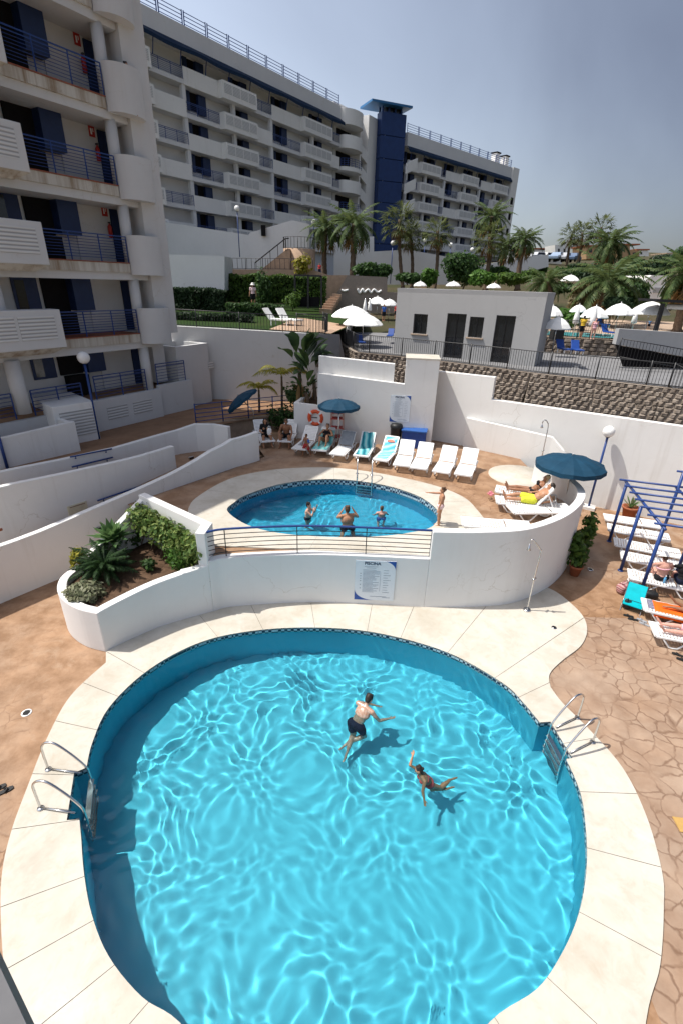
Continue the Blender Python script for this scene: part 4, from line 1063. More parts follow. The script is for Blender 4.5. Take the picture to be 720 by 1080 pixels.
# ---- second section beyond the tower
p0 = WD(430, 200, 95.5)
F2 = Face((p0.x, p0.y), 46)
z2 = [WD(441, 262, 97).z]
fl2 = [11.9+2.75*k for k in range(6)]
t = thing('apartment_block', 'farthest white apartment block beyond the blue tower, with two roof chimneys', 'building', F2(10, 0, 9))
bay_block(t, F2, fl2, [(-.5, 2.2, 7.5, 9.9), (9.9, 14.0, 19.3, 21.2), (21.2, 24.7, 30.0, 31.5)], 30.2, 9, 31.6, -1, seed=5)
F2.part('ground_wall', 'far render', t, (-1, 31.6, -1.34, -.3, 7, 11.5))
F2.part('end_bay', 'white stucco', t, (31.61, 34.0, -9, .3, 7, 30.25))
for k in range(5): F2.part('window', 'dark void', t, (32.3, 33.2, .301, .36, 13+2.75*k, 14.2+2.75*k))
for k in range(5):
    mb = MB(); z = fl2[k+1]; q = [(-2.2, z-1.2), (.3, z-.2), (.3, z+1.2), (-2.2, z+.2)]
    vs = [F2(s_, d_, z_) for d_ in (1.3, 1.0) for s_, z_ in q]; mb.add(vs, [(0, 1, 2, 3), (7, 6, 5, 4)]+[(i, (i+1) % 4, 4+(i+1) % 4, 4+i) for i in range(4)]); mb.build('slanted_parapet', 'white stucco', t)
for s_ in (28.5, 32.0):
    c = F2.part('chimney', 'white stucco', t, (s_, s_+1.2, -3.2, -2.0, 30.2, 32.4)); F2.part('chimney_cap', 'dark void', c, (s_-.15, s_+1.35, -3.35, -1.85, 32.4, 32.6))
F2.part('link_wall', 'far render', t, (-5.5, -1.0, -5, -.8, 8, 30.3))
# ---- white podium walls below the long block
def podium(label, px, Y, th, cat='wall', name='podium_wall', mat='far render'):
    o = pxslab(name, px, Y, th, mat, None, loc=WY(px[0][0], px[0][1], Y)); return tag(o, label, cat)
podium('big plain white podium wall under the long block, beside the garden stairs', [(168, 233), (262, 247.5), (264, 245), (308, 232), (326, 236), (326, 300), (168, 300)], 57.5, 1.0)
podium('lower white wall stepping back behind the palms, left of the blue tower', [(352, 256), (372, 250), (394, 249), (394, 265), (430, 263), (474, 271), (474, 300), (352, 300)], 66, 1.0)
podium('white garden wall under the farthest block', [(474, 268), (500, 281), (545, 272), (578, 268), (578, 281), (540, 291), (474, 297)], 74, .6)
mb = MB(); a = WY(278, 243, 57.4); mb.box((a.x, 57.35, a.z), (.42, .5, .95)); w_ = mb.build('doorway', 'dark void', None, loc=a); tag(w_, 'small dark doorway high on the podium wall', 'doorway')
podium('square pale end wall of a garden store left of the lawn, behind dark hedge', [(177, 268), (237, 270), (237, 306), (181, 320)], 44, 3.0, 'building', 'garden_store')
t = thing('brick_turret', 'round pink brick stair landing with black railing on top', 'landing', WY(316, 290, 52))
ct = WY(316, 290, 53); r_ = 1.55
mb = MB(); mb.lathe([(r_, 0), (r_, WY(316, 261.5, 51.5).z-8.0), (0, WY(316, 261.5, 51.5).z-7.99)], 24, (ct.x, ct.y, 8.0)); mb.build('wall', 'pink paver', t)
zt_ = WY(316, 261.5, 51.5).z
iron_fence('iron_fence', 'black railing round the top of the pink brick landing', [V((ct.x+r_*cos(a), ct.y+r_*sin(a), zt_)) for a in [radians(x) for x in range(-190, 11, 20)]], 1.0, sp=.3, bar=.02)
t = thing('garden_stairs', 'pink brick garden stairs climbing to the landing with dark handrails', 'stairs', WY(280, 288, 51))
pxslab('stair_flank', [(272, 287), (303, 262), (306, 262), (306, 288)], 51.3, 1.4, 'pink paver', t)
for dy in (0, 1.3):
    mb = MB(); a, b, c = WY(269, 277, 51.2+dy), WY(301, 251.5, 51.2+dy), WY(305, 251, 51.2+dy); mb.seg(a, b, .09, .09); mb.seg(b, c, .09, .09)
    for f in (0, .25, .5, .75, 1): p = a.lerp(b, f); mb.seg(p, p-V((0, 0, 1.0)), .05, .05)
    mb.build('handrail', 'black iron', t)
o = podium('long low pink stone wall behind the bright hedge', [(232, 283.5), (330, 284.5), (347, 290), (366, 290), (366, 320), (232, 320)], 49.5, .6, 'retaining wall', 'stone_wall', 'pink paver')
iron_fence('iron_fence', 'thin black fence on the pink stone wall in front of the garden stairs', [WY(236, 283.5, 49.6), WY(330, 284.5, 49.6)], .95, sp=.4, bar=.02)
podium('grey retaining wall with white metal lettering beside the garden steps', [(366, 290), (408, 292), (408, 308), (420, 308), (420, 330), (340, 330), (350, 318)], 47, .6, 'retaining wall', 'lettered_wall', M('brown grey render', (.24, .2, .17), .85, .2))
pxs = [(360, 305.5), (363, 306.5), (367, 305.5)], [(377, 304), (379, 309), (382, 304.5), (384, 308), (388, 305), (391, 308.5), (394, 305), (398, 308), (402, 306)]
t = thing('script_sign', 'white handwriting style metal lettering on the grey retaining wall', 'sign', WY(385, 307, 46.9))
for L in pxs:
    mb = MB(); mb.tube(catmull([WY(x, y, 46.9) for x, y in L], False, 4), .09, 5); mb.build('lettering', 'white plastic', t)
t = thing('garden_steps', 'flight of worn pink garden steps beside the grey wall', 'stairs', WY(346, 325, 44))
for k in range(7):
    a, b = WY(337+k*2.2, 325-k*2.6, 43.5+k*.35), WY(350+k*1.6, 326-k*2.6, 43.5+k*.35); mb = MB(); mb.hexa([a-V((0, 0, .5)), b-V((0, 0, .5)), b+V((0, .5, -.5)), a+V((0, .5, -.5)), a, b, b+V((0, .5, 0)), a+V((0, .5, 0))]); mb.build('step', 'pink paver', t)
# ------------------------------------------------------------------ terrain, hills, road
def hgt(x, y):
    if y < 41 and x > -9: return -3.2
    if y < 30: return -3.2
    k = min(1, max(0, (y-41)/8)); base = 4.6+k*1.0
    if x < 2: base = 5.5
    r = max(0, min(1, (y-46)/55)); s = r*r*(3-2*r)
    right = max(0, min(1, (x+6)/20))
    z = base+s*(7.0*right+3.6*(1-right))
    z += max(0, y-115)*.012
    hill = 15*math.exp(-((x-190)/105)**2-((y-400)/120)**2)+11*math.exp(-((x-330)/120)**2-((y-470)/160)**2)
    return z+hill+.35*mnoise.noise(V((x*.07, y*.07, 0)))*min(1, max(0, (y-45)/20))+2.0*mnoise.noise(V((x*.012, y*.012, 5)))*min(1, max(0, (y-200)/100))
mb = MB()
xs = [-1500, -900, -500, -300, -200, -140, -100, -70]+[-50+4*i for i in range(45)]+[140+15*i for i in range(20)]+[460, 560, 700, 1000, 1500]
ys = [-600, -200, -60, 0, 20, 29.9, 30.1, 36, 40.9, 41.1, 43]+[46+3*i for i in range(24)]+[120+12*i for i in range(32)]+[520, 600, 720, 900, 1300, 2000]
nx = len(xs); vs = [(x, y, hgt(x, y)) for y in ys for x in xs]
mb.add(vs, [(j*nx+i, j*nx+i+1, (j+1)*nx+i+1, (j+1)*nx+i) for j in range(len(ys)-1) for i in range(nx-1)], True)
struct(mb.build('ground', 'hill ground'))
mb = MB(); pth = [V((20+4*i, 98+1.5*i, 0)) for i in range(16)]
for a, b in zip(pth, pth[1:]):
    d = (b-a).normalized(); n = V((-d.y, d.x, 0))*3.5
    q = [a-n, b-n, b+n, a+n]; mb.quad(*[V((p.x, p.y, 12.65)) for p in q])
    mb.hexa([V((p.x, p.y, 9)) for p in q]+[V((p.x, p.y, 12.64)) for p in q])
struct(mb.build('road', 'asphalt'))

# ------------------------------------------------------------------ plants
def frond(mb, base, az, length, rise, droop, width, n=22, leaf=.5, thick=.05, rnd=random, fold=.5):
    """pinnate leaf: arching rachis with leaflets"""
    pts = []; d = V((cos(az), sin(az), 0)); side = V((-sin(az), cos(az), 0)); p = V(base); ang = rise
    st = length/n
    for i in range(n+1):
        pts.append(p.copy()); p = p+(d*cos(ang)+V((0, 0, sin(ang))))*st; ang -= droop/n
    for a, b in zip(pts[:-1:3], pts[3::3]): mb.add([a+side*.02, a-side*.02, b-side*.015, b+side*.015], [(0, 1, 2, 3)])
    for i in range(2, n+1):
        t = i/n; L = leaf*(sin(pi*min(1, t*.92+.1))**.6)
        tan = (pts[i]-pts[i-1]).normalized(); up = side.cross(tan)
        for s in (-1, 1):
            dr = (side*s*.8+tan*.55+up*(fold*.5)-V((0, 0, rnd.uniform(.0, .45)))).normalized()
            e = pts[i]+dr*L*rnd.uniform(.85, 1.1); w = tan*thick*.5
            m_ = pts[i].lerp(e, .5)+V((0, 0, .03))
            mb.add([pts[i]-w, pts[i]+w, m_+w, m_-w], [(0, 1, 2, 3)]); mb.add([m_-w, m_+w, e], [(0, 1, 2)])
def fan(mb, base, az, length, rise, R, n=16, rnd=random):
    d = V((cos(az)*cos(rise), sin(az)*cos(rise), sin(rise))); c = V(base)+d*length
    side = V((-sin(az), cos(az), 0)); up = side.cross(d)*-1
    mb.add([V(base)+side*.02, V(base)-side*.02, c-side*.02, c+side*.02], [(0, 1, 2, 3)])
    for i in range(n):
        a = (i/(n-1)-.5)*3.6; dr = (d*cos(a)+side*sin(a)).normalized()
        e = c+dr*R*rnd.uniform(.85, 1.05)-V((0, 0, R*rnd.uniform(.15, .45))); m_ = c.lerp(e, .6)+V((0, 0, R*.10)); w = dr.cross(V((0, 0, 1))); w = (w if w.length > .1 else side).normalized()*R*.055
        mb.add([c, m_-w, e, m_+w], [(0, 1, 2, 3)])
def trunk(base, top, r0, r1, bend=(0, 0), n=9, boot=True, rnd=random):
    mb = MB(); pts = []; rs = []
    for i in range(n*2+1):
        t = i/(n*2); p = V(base).lerp(V(top), t)+V((bend[0], bend[1], 0))*sin(pi*t); pts.append(p); rs.append((r0+(r1-r0)*t)*(1.1 if (i % 2 == 0 and boot) else .96)*(1.25 if i == 0 else 1))
    mb.tube(pts, rs, 9); return mb
def palm(name, label, base, top, crown, kind, seed, r=.22, group=None, nf=34, mat=None):
    rnd = random.Random(seed); base, top = V(base), V(top); t = thing(name, label, 'palm tree', base, 0, group)
    trunk(base-V((0, 0, .6)), top, r*1.25, r*.85, (rnd.uniform(-.2, .2), rnd.uniform(-.2, .2)), 9, True, rnd).build('trunk', 'trunk bark', t)
    mb = MB(); dead = MB()
    for i in range(nf):
        az = i*2.399+rnd.uniform(-.3, .3); u = (i+.5)/nf
        if kind == 'feather':
            frond(mb, top+V((cos(az)*.12, sin(az)*.12, -.05)), az, crown*rnd.uniform(.9, 1.15), 1.25-1.75*u, 1.1+.7*u+rnd.uniform(-.2, .3), 0, 20, crown*.2, crown*.042, rnd)
        else:
            fan(mb, top+V((cos(az)*.1, sin(az)*.1, -.1-.25*u)), az, crown*rnd.uniform(.5, .68), 1.2-2.0*u+rnd.uniform(-.1, .1), crown*rnd.uniform(.5, .62), 15, rnd)
    mb.build('crown', mat or ('date palm leaf' if kind == 'feather' else 'palm leaf'), t)
    for i in range(12 if kind == 'fan' else 7):
        az = i*2.1+rnd.random(); fan(dead, top+V((cos(az)*.12, sin(az)*.12, -.35-.05*i)), az, crown*.3, -.9-rnd.random()*.4, crown*.42, 9, rnd)
    dead.build('dead_fronds', 'dead leaf', t)
    return t
def leaves(mb, c, rad, n, size, rnd, shell=.55, flat=.0):
    c = V(c)
    for i in range(n):
        while 1:
            q = V((rnd.uniform(-1, 1), rnd.uniform(-1, 1), rnd.uniform(-1, 1)))
            if .02 < q.length < 1: break
        q = q.normalized()*(shell+(1-shell)*rnd.random())
        lump = 1+.28*mnoise.noise(q*1.7+c*.7)
        p = c+V((q.x*rad[0], q.y*rad[1], q.z*rad[2]))*lump
        a = V((rnd.uniform(-1, 1), rnd.uniform(-1, 1), rnd.uniform(-1, 1))).normalized(); n_ = (q+a*.8+V((0, 0, .4))).normalized()
        u = n_.orthogonal().normalized(); u.rotate(Matrix.Rotation(rnd.random()*6.28, 3, n_)); v = n_.cross(u); s = size*rnd.uniform(.6, 1.25)
        mb.add([p-u*s*.5, p-v*s*.28, p+u*s*.5, p+v*s*.28], [(0, 1, 2, 3)])
def bush(name, label, c, rad, n, size, mat, seed, cat='bush', stem=True, group=None, lobes=5, parent=None):
    rnd = random.Random(seed); t = thing(name, label, cat, (c[0], c[1], c[2]-rad[2]), 0, group); mb = MB()
    for k in range(lobes):
        o = V((rnd.uniform(-.5, .5)*rad[0], rnd.uniform(-.5, .5)*rad[1], rnd.uniform(-.35, .4)*rad[2])); f = rnd.uniform(.5, .75)
        leaves(mb, V(c)+o, [r_*f for r_ in rad], n//lobes, size, rnd)
    mb.build('foliage', mat, t)
    if stem:
        mb = MB()
        for k in range(4): mb.tube([V((c[0], c[1], c[2]-rad[2]*1.1)), V((c[0]+rnd.uniform(-.4, .4)*rad[0], c[1]+rnd.uniform(-.4, .4)*rad[1], c[2]+rnd.uniform(-.1, .5)*rad[2]))], [.03+.02*rad[2], .012], 5)
        mb.build('stem', 'trunk bark', t)
    return t
def hedge(name, label, p0, p1, z0, z1, th, n, size, mat, seed):
    rnd = random.Random(seed); p0, p1 = V((p0[0], p0[1], 0)), V((p1[0], p1[1], 0)); t = thing(name, label, 'hedge', (p0.x, p0.y, z0)); mb = MB()
    d = (p1-p0); L = d.length; d.normalize(); nn = V((-d.y, d.x, 0))
    for i in range(n):
        s, w, h = rnd.random()*L, rnd.uniform(-.5, .5), rnd.random(); f = rnd.random()
        if f < .5: w = -.5+rnd.random()*.12
        elif f < .8: h = 1-rnd.random()*.1
        lump = .18*mnoise.noise(V((s*.9, h*2, seed)))
        p = p0+d*s+nn*(w*th+lump)+V((0, 0, z0+(z1-z0)*h+lump*.8))
        n_ = V((rnd.uniform(-1, 1), rnd.uniform(-1.4, .4), rnd.uniform(-.2, 1))).normalized(); u = n_.orthogonal().normalized(); v = n_.cross(u); u.rotate(Matrix.Rotation(rnd.random()*6, 3, n_)); v = n_.cross(u); s_ = size*rnd.uniform(.6, 1.3)
        mb.add([p-u*s_*.5, p-v*s_*.3, p+u*s_*.5, p+v*s_*.3], [(0, 1, 2, 3)])
    mb.build('foliage', mat, t)
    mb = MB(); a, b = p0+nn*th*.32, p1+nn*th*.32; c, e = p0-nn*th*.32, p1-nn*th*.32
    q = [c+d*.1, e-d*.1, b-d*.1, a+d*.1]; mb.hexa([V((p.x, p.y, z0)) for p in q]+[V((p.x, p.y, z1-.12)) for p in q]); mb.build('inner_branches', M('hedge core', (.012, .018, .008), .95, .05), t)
    return t
# palms seen against the blocks and the sky
PALMS = [
 (343, 292, 344, 240, 56, 2.6, 'feather', 'dusty date palm with a thick crown, first from the podium wall'),
 (371, 292, 373, 236, 54, 2.9, 'feather', 'broad date palm with orange dead fronds, right of the garden landing'),
 (425, 298, 421, 231, 60, 2.0, 'fan', 'tall fan palm with drooping dead leaves just right of the blue tower'),
 (434, 298, 432, 246, 62, 1.7, 'fan', 'shaggy fan palm pressed close to the taller one by the blue tower'),
 (458, 300, 461, 243, 58, 1.7, 'fan', 'single bright fan palm before the farthest block, above the dark bush'),
 (512, 301, 518, 228, 66, 2.6, 'feather', 'dark date palm rising highest before the end of the farthest block'),
 (513, 301, 516, 250, 60, 1.9, 'fan', 'bright fan palm with orange dead leaves, under the dark date palm'),
 (524, 297, 536, 258, 64, 2.3, 'feather', 'leaning grey date palm at the foot of the farthest block corner'),
 (546, 300, 554, 252, 62, 2.2, 'feather', 'date palm standing clear against the sky right of the farthest block'),
 (598, 276, 603, 246, 92, 1.9, 'fan', 'thin fan palm on the skyline, left of a thicker pair'),
 (608, 278, 614, 245, 90, 2.0, 'fan', 'thick fan palm on the skyline in the middle of three'),
 (628, 276, 634, 239, 92, 2.2, 'fan', 'tallest fan palm on the skyline behind the spreading date palm'),
 (640, 300, 644, 255, 70, 3.1, 'feather', 'date palm with long spiky fronds spread against the sky'),
 (634, 346, 642, 296, 46, 3.4, 'feather', 'big round headed date palm among the white parasols'),
 (716, 340, 727, 287, 44, 2.6, 'feather', 'date palm cut off by the right edge of the picture, above the bar'),
 (579, 312, 576, 297, 52, 2.2, 'feather', 'low squat palm behind the right corner of the grey hall'),
]
for i, (bx, by, tx, ty, D, cr, kd, lab) in enumerate(PALMS):
    palm('date_palm' if kd == 'feather' else 'fan_palm', lab, WD(bx, by, D), WD(tx, ty, D), cr, kd, 100+i, .24 if kd == 'feather' else .17, nf=40 if kd == 'feather' else 32)
# bushes and trees beyond
BUSH = [
 (490, 284, 55, 22, 17, 'dark_bush', 'bush leaf', 'large dark round bush behind the grey hall roof, under the bright fan palm'),
 (452, 292, 54, 10, 8, 'bush', 'bright bush leaf', 'yellow green bush beside the large dark round bush'),
 (508, 293, 52, 13, 8, 'bush', 'bright bush leaf', 'light green shrub right of the large dark round bush'),
 (388, 283, 50, 14, 9, 'bush', 'bush leaf', 'leafy dark shrub under the date palms beside the grey lettered wall'),
 (407, 285, 50, 8, 7, 'bush', 'bush leaf', 'small dark shrub right of the leafy one by the lettered wall'),
 (572, 281, 80, 7, 7, 'bush', 'bush leaf', 'round dark bush at the end of the white garden wall by the road'),
 (588, 303, 60, 20, 6, 'bush', 'bush leaf', 'spreading scrub behind the right corner of the hall'),
 (612, 313, 48, 14, 14, 'bush', 'dry scrub', 'reddish dry shrub left of the big round headed date palm'),
 (668, 308, 50, 20, 13, 'bush', 'bush leaf', 'dark shrubbery right of the big round headed date palm'),
 (694, 285, 70, 16, 9, 'round_tree', 'dark hedge leaf', 'dark round tree above the white box building at right'),
 (662, 289, 75, 14, 9, 'round_tree', 'bush leaf', 'green tree behind the spiky date palm at right'),
 (620, 282, 84, 20, 5, 'bush', 'dark hedge leaf', 'low dark hedge line along the road beneath the skyline palms'),
 (712, 308, 46, 12, 14, 'bush', 'bush leaf', 'green shrub at the right edge above the bar canopy'),
 (640, 272, 110, 10, 5, 'round_tree', 'dark hedge leaf', 'dark tree between the two ochre houses on the skyline'),
 (668, 276, 100, 14, 6, 'round_tree', 'bush leaf', 'mid green tree below the ochre house with the square tower'),
 (700, 274, 105, 12, 5, 'round_tree', 'dark hedge leaf', 'low dark tree under the little house at the right edge'),
 (722, 270, 95, 12, 9, 'round_tree', 'bush leaf', 'rounded tree cut by the right edge on the skyline'),
 (560, 290, 70, 16, 5, 'bush', 'hedge leaf', 'flat green groundcover shrub below the white garden wall'),
 (598, 288, 75, 18, 6, 'bush', 'bush leaf', 'broad dark shrub behind the lone white parasol'),
 (628, 292, 62, 16, 8, 'bush', 'dark hedge leaf', 'dark shrub left behind the big round headed date palm'),
 (652, 318, 44, 16, 8, 'bush', 'dark hedge leaf', 'dark shrub under the big round headed date palm'),
 (400, 292, 53, 12, 6, 'bush', 'dark hedge leaf', 'dark low shrub behind the left end of the hall roof'),
 (430, 293, 53, 14, 6, 'bush', 'bush leaf', 'dark green shrub between the palm trunks behind the hall roof'),
 (540, 294, 56, 18, 6, 'bush', 'hedge leaf', 'green shrub behind the right half of the hall roof'),
 (527, 287, 62, 14, 6, 'bush', 'bush leaf', 'dark shrub at the foot of the leaning grey date palm'),
 (600, 335, 40, 14, 8, 'bush', 'bright bush leaf', 'green shrub behind the half hidden parasol beside the hall'),
]
for i, (x, y, D, rx, ry, nm, mt, lab) in enumerate(BUSH):
    k = D/560; c = WD(x, y, D); bush(nm, lab, c, (rx*k, rx*k*.8, ry*k), int(900+rx*ry*5), .42, mt, 300+i, 'tree' if 'tree' in nm else 'bush', lobes=7)
# hedges
a, b = WY(237, 310, 46), WY(344, 312, 46)
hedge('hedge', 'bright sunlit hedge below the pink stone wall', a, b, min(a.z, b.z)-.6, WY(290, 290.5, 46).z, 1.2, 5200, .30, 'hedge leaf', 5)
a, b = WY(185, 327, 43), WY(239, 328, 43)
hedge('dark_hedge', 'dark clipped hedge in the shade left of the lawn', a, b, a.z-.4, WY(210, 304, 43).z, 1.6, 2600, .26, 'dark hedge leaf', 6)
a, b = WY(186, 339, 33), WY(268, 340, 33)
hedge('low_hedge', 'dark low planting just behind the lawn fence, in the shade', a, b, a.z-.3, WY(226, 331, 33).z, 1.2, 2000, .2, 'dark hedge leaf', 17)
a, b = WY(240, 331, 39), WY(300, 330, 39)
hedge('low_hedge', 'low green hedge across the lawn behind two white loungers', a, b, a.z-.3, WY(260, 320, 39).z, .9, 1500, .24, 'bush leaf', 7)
bush('bush', 'tall thin shrub in front of the bright hedge', WY(276, 305, 44), (.9, .7, 1.7), 700, .3, 'bush leaf', 41)
bush('bush', 'clipped round yellow shrub beside the dark garden arch', WY(309, 316, 42), (.8, .7, .8), 500, .25, 'hedge leaf', 42)
bush('bush', 'pale green weeping shrub on the wall by the pink brick landing', WY(320, 279, 49), (.9, .7, 1.0), 500, .3, 'yellow palm leaf', 43)
# garden frame
t = thing('garden_arch', 'dark metal garden arch in front of the bright hedge', 'pergola', WY(310, 322, 42.5))
for (xa, ya, xb, yb) in ((311, 325, 311, 290), (339, 325, 339, 291), (311, 290, 339, 291), (325, 325, 325, 290.5)):
    mb = MB(); mb.seg(WY(xa, ya, 42.5), WY(xb, yb, 42.5), .14, .14); mb.build('bar', 'black iron', t)
mb = MB(); mb.hexa([WY(313, 313, 42.6), WY(337, 313, 42.6), WY(337, 313, 43), WY(313, 313, 43), WY(313, 323, 42.6), WY(337, 323, 42.6), WY(337, 323, 43), WY(313, 323, 43)]); mb.build('dark_panel', 'dark void', t)

# strelitzia and arecas behind the life ring
def paddle(mb, base, tip, w, sag=.25):
    base, tip = V(base), V(tip); d = tip-base; L = d.length; s = d.cross(V((0, 0, 1)));  s = (s if s.length > .05 else V((1, 0, 0))).normalized()
    pts = [base.lerp(tip, t)+V((0, 0, sag*L*sin(pi*t)*.4)) for t in (0, .35, .5, .65, .8, .92, 1)]; ws = [0.012, .012, w*.75, w, w*.85, w*.45, 0.01]
    for i in range(len(pts)-1):
        u = V((0, 0, .25))
        for sg in (-1, 1): mb.add([pts[i], pts[i]+s*sg*ws[i]+u*ws[i], pts[i+1]+s*sg*ws[i+1]+u*ws[i+1], pts[i+1]], [(0, 1, 2, 3)])
def strelitzia(label, base, top, n, R, seed):
    rnd = random.Random(seed); t = thing('bird_of_paradise', label, 'plant', base); base, top = V(base), V(top)
    trunk(base, top, .10, .085, (rnd.uniform(-.15, .15), 0), 6, True, rnd).build('trunk', 'trunk bark', t)
    mb = MB(); dd = MB()
    for i in range(n):
        az = rnd.choice((0, pi))+rnd.uniform(-.9, .9); el = rnd.uniform(.15, 1.35); L = R*rnd.uniform(.8, 1.15)
        paddle(mb, top-V((0, 0, .15*rnd.random())), top+V((cos(az)*cos(el), sin(az)*cos(el)*.8, sin(el)))*L, .27*R/1.2, rnd.uniform(.1, .6))
    for i in range(5):
        az = rnd.uniform(0, 6.3); paddle(dd, top-V((0, 0, .3)), top+V((cos(az)*.45, sin(az)*.45, -.9*R)), .1, .3)
    mb.build('leaf_fan', 'banana leaf', t); dd.build('dead_leaf', 'dead leaf', t)
SB = BEDC
for i, (bx, by, tx, ty, dy, R, n, lab) in enumerate([
  (320, 428, 316, 390, .5, 2.0, 15, 'tall bird of paradise plant with broad paddle leaves behind the life ring bed'),
  (333, 428, 331, 400, .9, 1.6, 13, 'shorter bird of paradise plant right of the tallest one, by the tall white wall'),
  (322, 430, 322, 414, .0, 1.1, 10, 'low clump of paddle leaves at the front of the raised bed')]):
    Y = SB.y+dy; b = WY(bx, by, Y); b.z = min(b.z, SB.z+.1); strelitzia(lab, b, WY(tx, ty, Y), n, R, 60+i)
for i, (bx, by, tx, ty, Y, R, lab) in enumerate([
  (272, 448, 273, 411, 24.3, 1.3, 'small yellow green palm with drooping leaves behind the tilted umbrella'),
  (296, 446, 297, 397, 24.6, 1.75, 'taller yellow green palm with arching leaves beside the bird of paradise')]):
    b, tp_ = WY(bx, by, Y), WY(tx, ty, Y); rnd = random.Random(80+i); t = thing('areca_palm', lab, 'palm tree', b)
    trunk(b-V((0, 0, .5)), tp_, .07, .05, (.04, 0), 8, True, rnd).build('trunk', 'trunk bark', t); mb = MB()
    for k in range(9):
        az = k*2.4+rnd.uniform(-.3, .3); frond(mb, tp_, az, R*rnd.uniform(.85, 1.1), 1.25-.6*rnd.random(), 1.9+rnd.uniform(-.3, .4), 0, 20, R*.26, .045, rnd, .8)
    mb.build('crown', 'yellow palm leaf', t)
bush('shrub', 'dark low shrub in the corner between the blue railing and the raised bed', WY(300, 437, 23.6), (1.0, .7, .75), 700, .2, 'bush leaf', 66)
bush('shrub', 'dark fern like shrub behind the shirtless seated man', WY(316, 418, 23.8), (.8, .6, .7), 600, .22, 'banana leaf', 67)

# planter contents
SZ = 1.02
def rosette(name, label, c, n, L, mat, seed, cat, feather=False, w=.06):
    rnd = random.Random(seed); t = thing(name, label, cat, c); mb = MB(); c = V(c)
    for i in range(n):
        az = i*2.399; u = (i+.5)/n
        if feather: frond(mb, c+V((0, 0, .25)), az, L*rnd.uniform(.85, 1.1), 1.35-1.15*u, 1.0+.4*rnd.random(), 0, 22, L*.19, .036, rnd, 1.0)
        else:
            el = 1.35-1.2*u; d = V((cos(az)*cos(el), sin(az)*cos(el), sin(el))); s = V((-sin(az), cos(az), 0)); tip = c+d*L*rnd.uniform(.85, 1.05)
            m_ = c+d*L*.45+V((0, 0, .05)); up = V((0, 0, .03))
            for sg in (-1, 1): mb.add([c+up, c+s*sg*w*.6+up*2, m_+s*sg*w+up*2, m_+up], [(0, 1, 2, 3)]); mb.add([m_+up, m_+s*sg*w+up*2, tip], [(0, 1, 2)])
    mb.build('leaf_crown', mat, t)
    mb = MB(); mb.tube([c-V((0, 0, .2)), c+V((0, 0, .28))], [.13, .10] if feather else [.05, .04], 8); mb.build('trunk', 'trunk bark', t)
    return t
rosette('sago_palm', 'dark sago palm with stiff feathery leaves in the middle of the planter', W(112, 606, SZ), 42, .95, 'cycad leaf', 1, 'plant', True)
rosette('agave', 'bright green agave rosette rising behind the sago palm', W(119, 588, SZ+.25)+V((0, .2, .35)), 34, .72, 'agave leaf', 2, 'plant', False, .10)
bush('shrub', 'pale grey green shrub filling the rounded end of the planter', W(86, 629, SZ)+V((.08, 0, .16)), (.54, .52, .38), 1500, .13, 'grey leaf', 3, 'shrub')
bush('shrub', 'yellow green shrub peeping out between sago palm and left planter rim', W(80, 603, SZ)+V((.15, .1, .35)), (.3, .3, .35), 350, .12, 'yellow palm leaf', 4, 'shrub')
rnd = random.Random(12)
t = thing('creeper', 'mottled yellow and green creeper spilling along the tall back wall of the planter', 'climbing plant', (back.x, back.y, 1.4)); mb = MB()
for k in range(16):
    f = k/15; p = back.lerp(right, .08+.86*f)+V((-.22, -.3)); leaves(mb, (p.x-.06, p.y-.12, 2.05-.22*f+.14*sin(k*1.9)), (.38, .42, .36), 200, .15, rnd, .3)
mb.build('foliage', 'variegated leaf', t)
mb = MB()
for k in range(6): f = k/5; p = back.lerp(right, .1+.8*f)+V((-.2, -.3)); mb.tube([(p.x-.1, p.y-.2, 1.15), (p.x, p.y, 1.5), (p.x, p.y, 1.9)], .02, 5)
mb.build('stem', 'trunk bark', t)
bush('shrub', 'bright green round bush at the right end of the planter', W(199, 585, 1.5)+V((0, -.1, .12)), (.62, .55, .62), 2600, .11, 'bright bush leaf', 8, 'shrub')
bush('shrub', 'small sprawling green plant on the bare soil of the planter', W(157, 597, 1.15)+V((0, 0, .16)), (.28, .25, .25), 260, .12, 'bush leaf', 9, 'shrub')
bush('shrub', 'dry twiggy undergrowth beneath the creeper in the planter', W(178, 575, 1.2)+V((0, 0, .15)), (.6, .35, .25), 300, .10, 'dry scrub', 10, 'shrub')
bush('shrub', 'dark leafy plant in the shade between agave and creeper', W(137, 572, 1.2)+V((0, 0, .2)), (.45, .35, .4), 420, .15, 'bush leaf', 11, 'shrub')

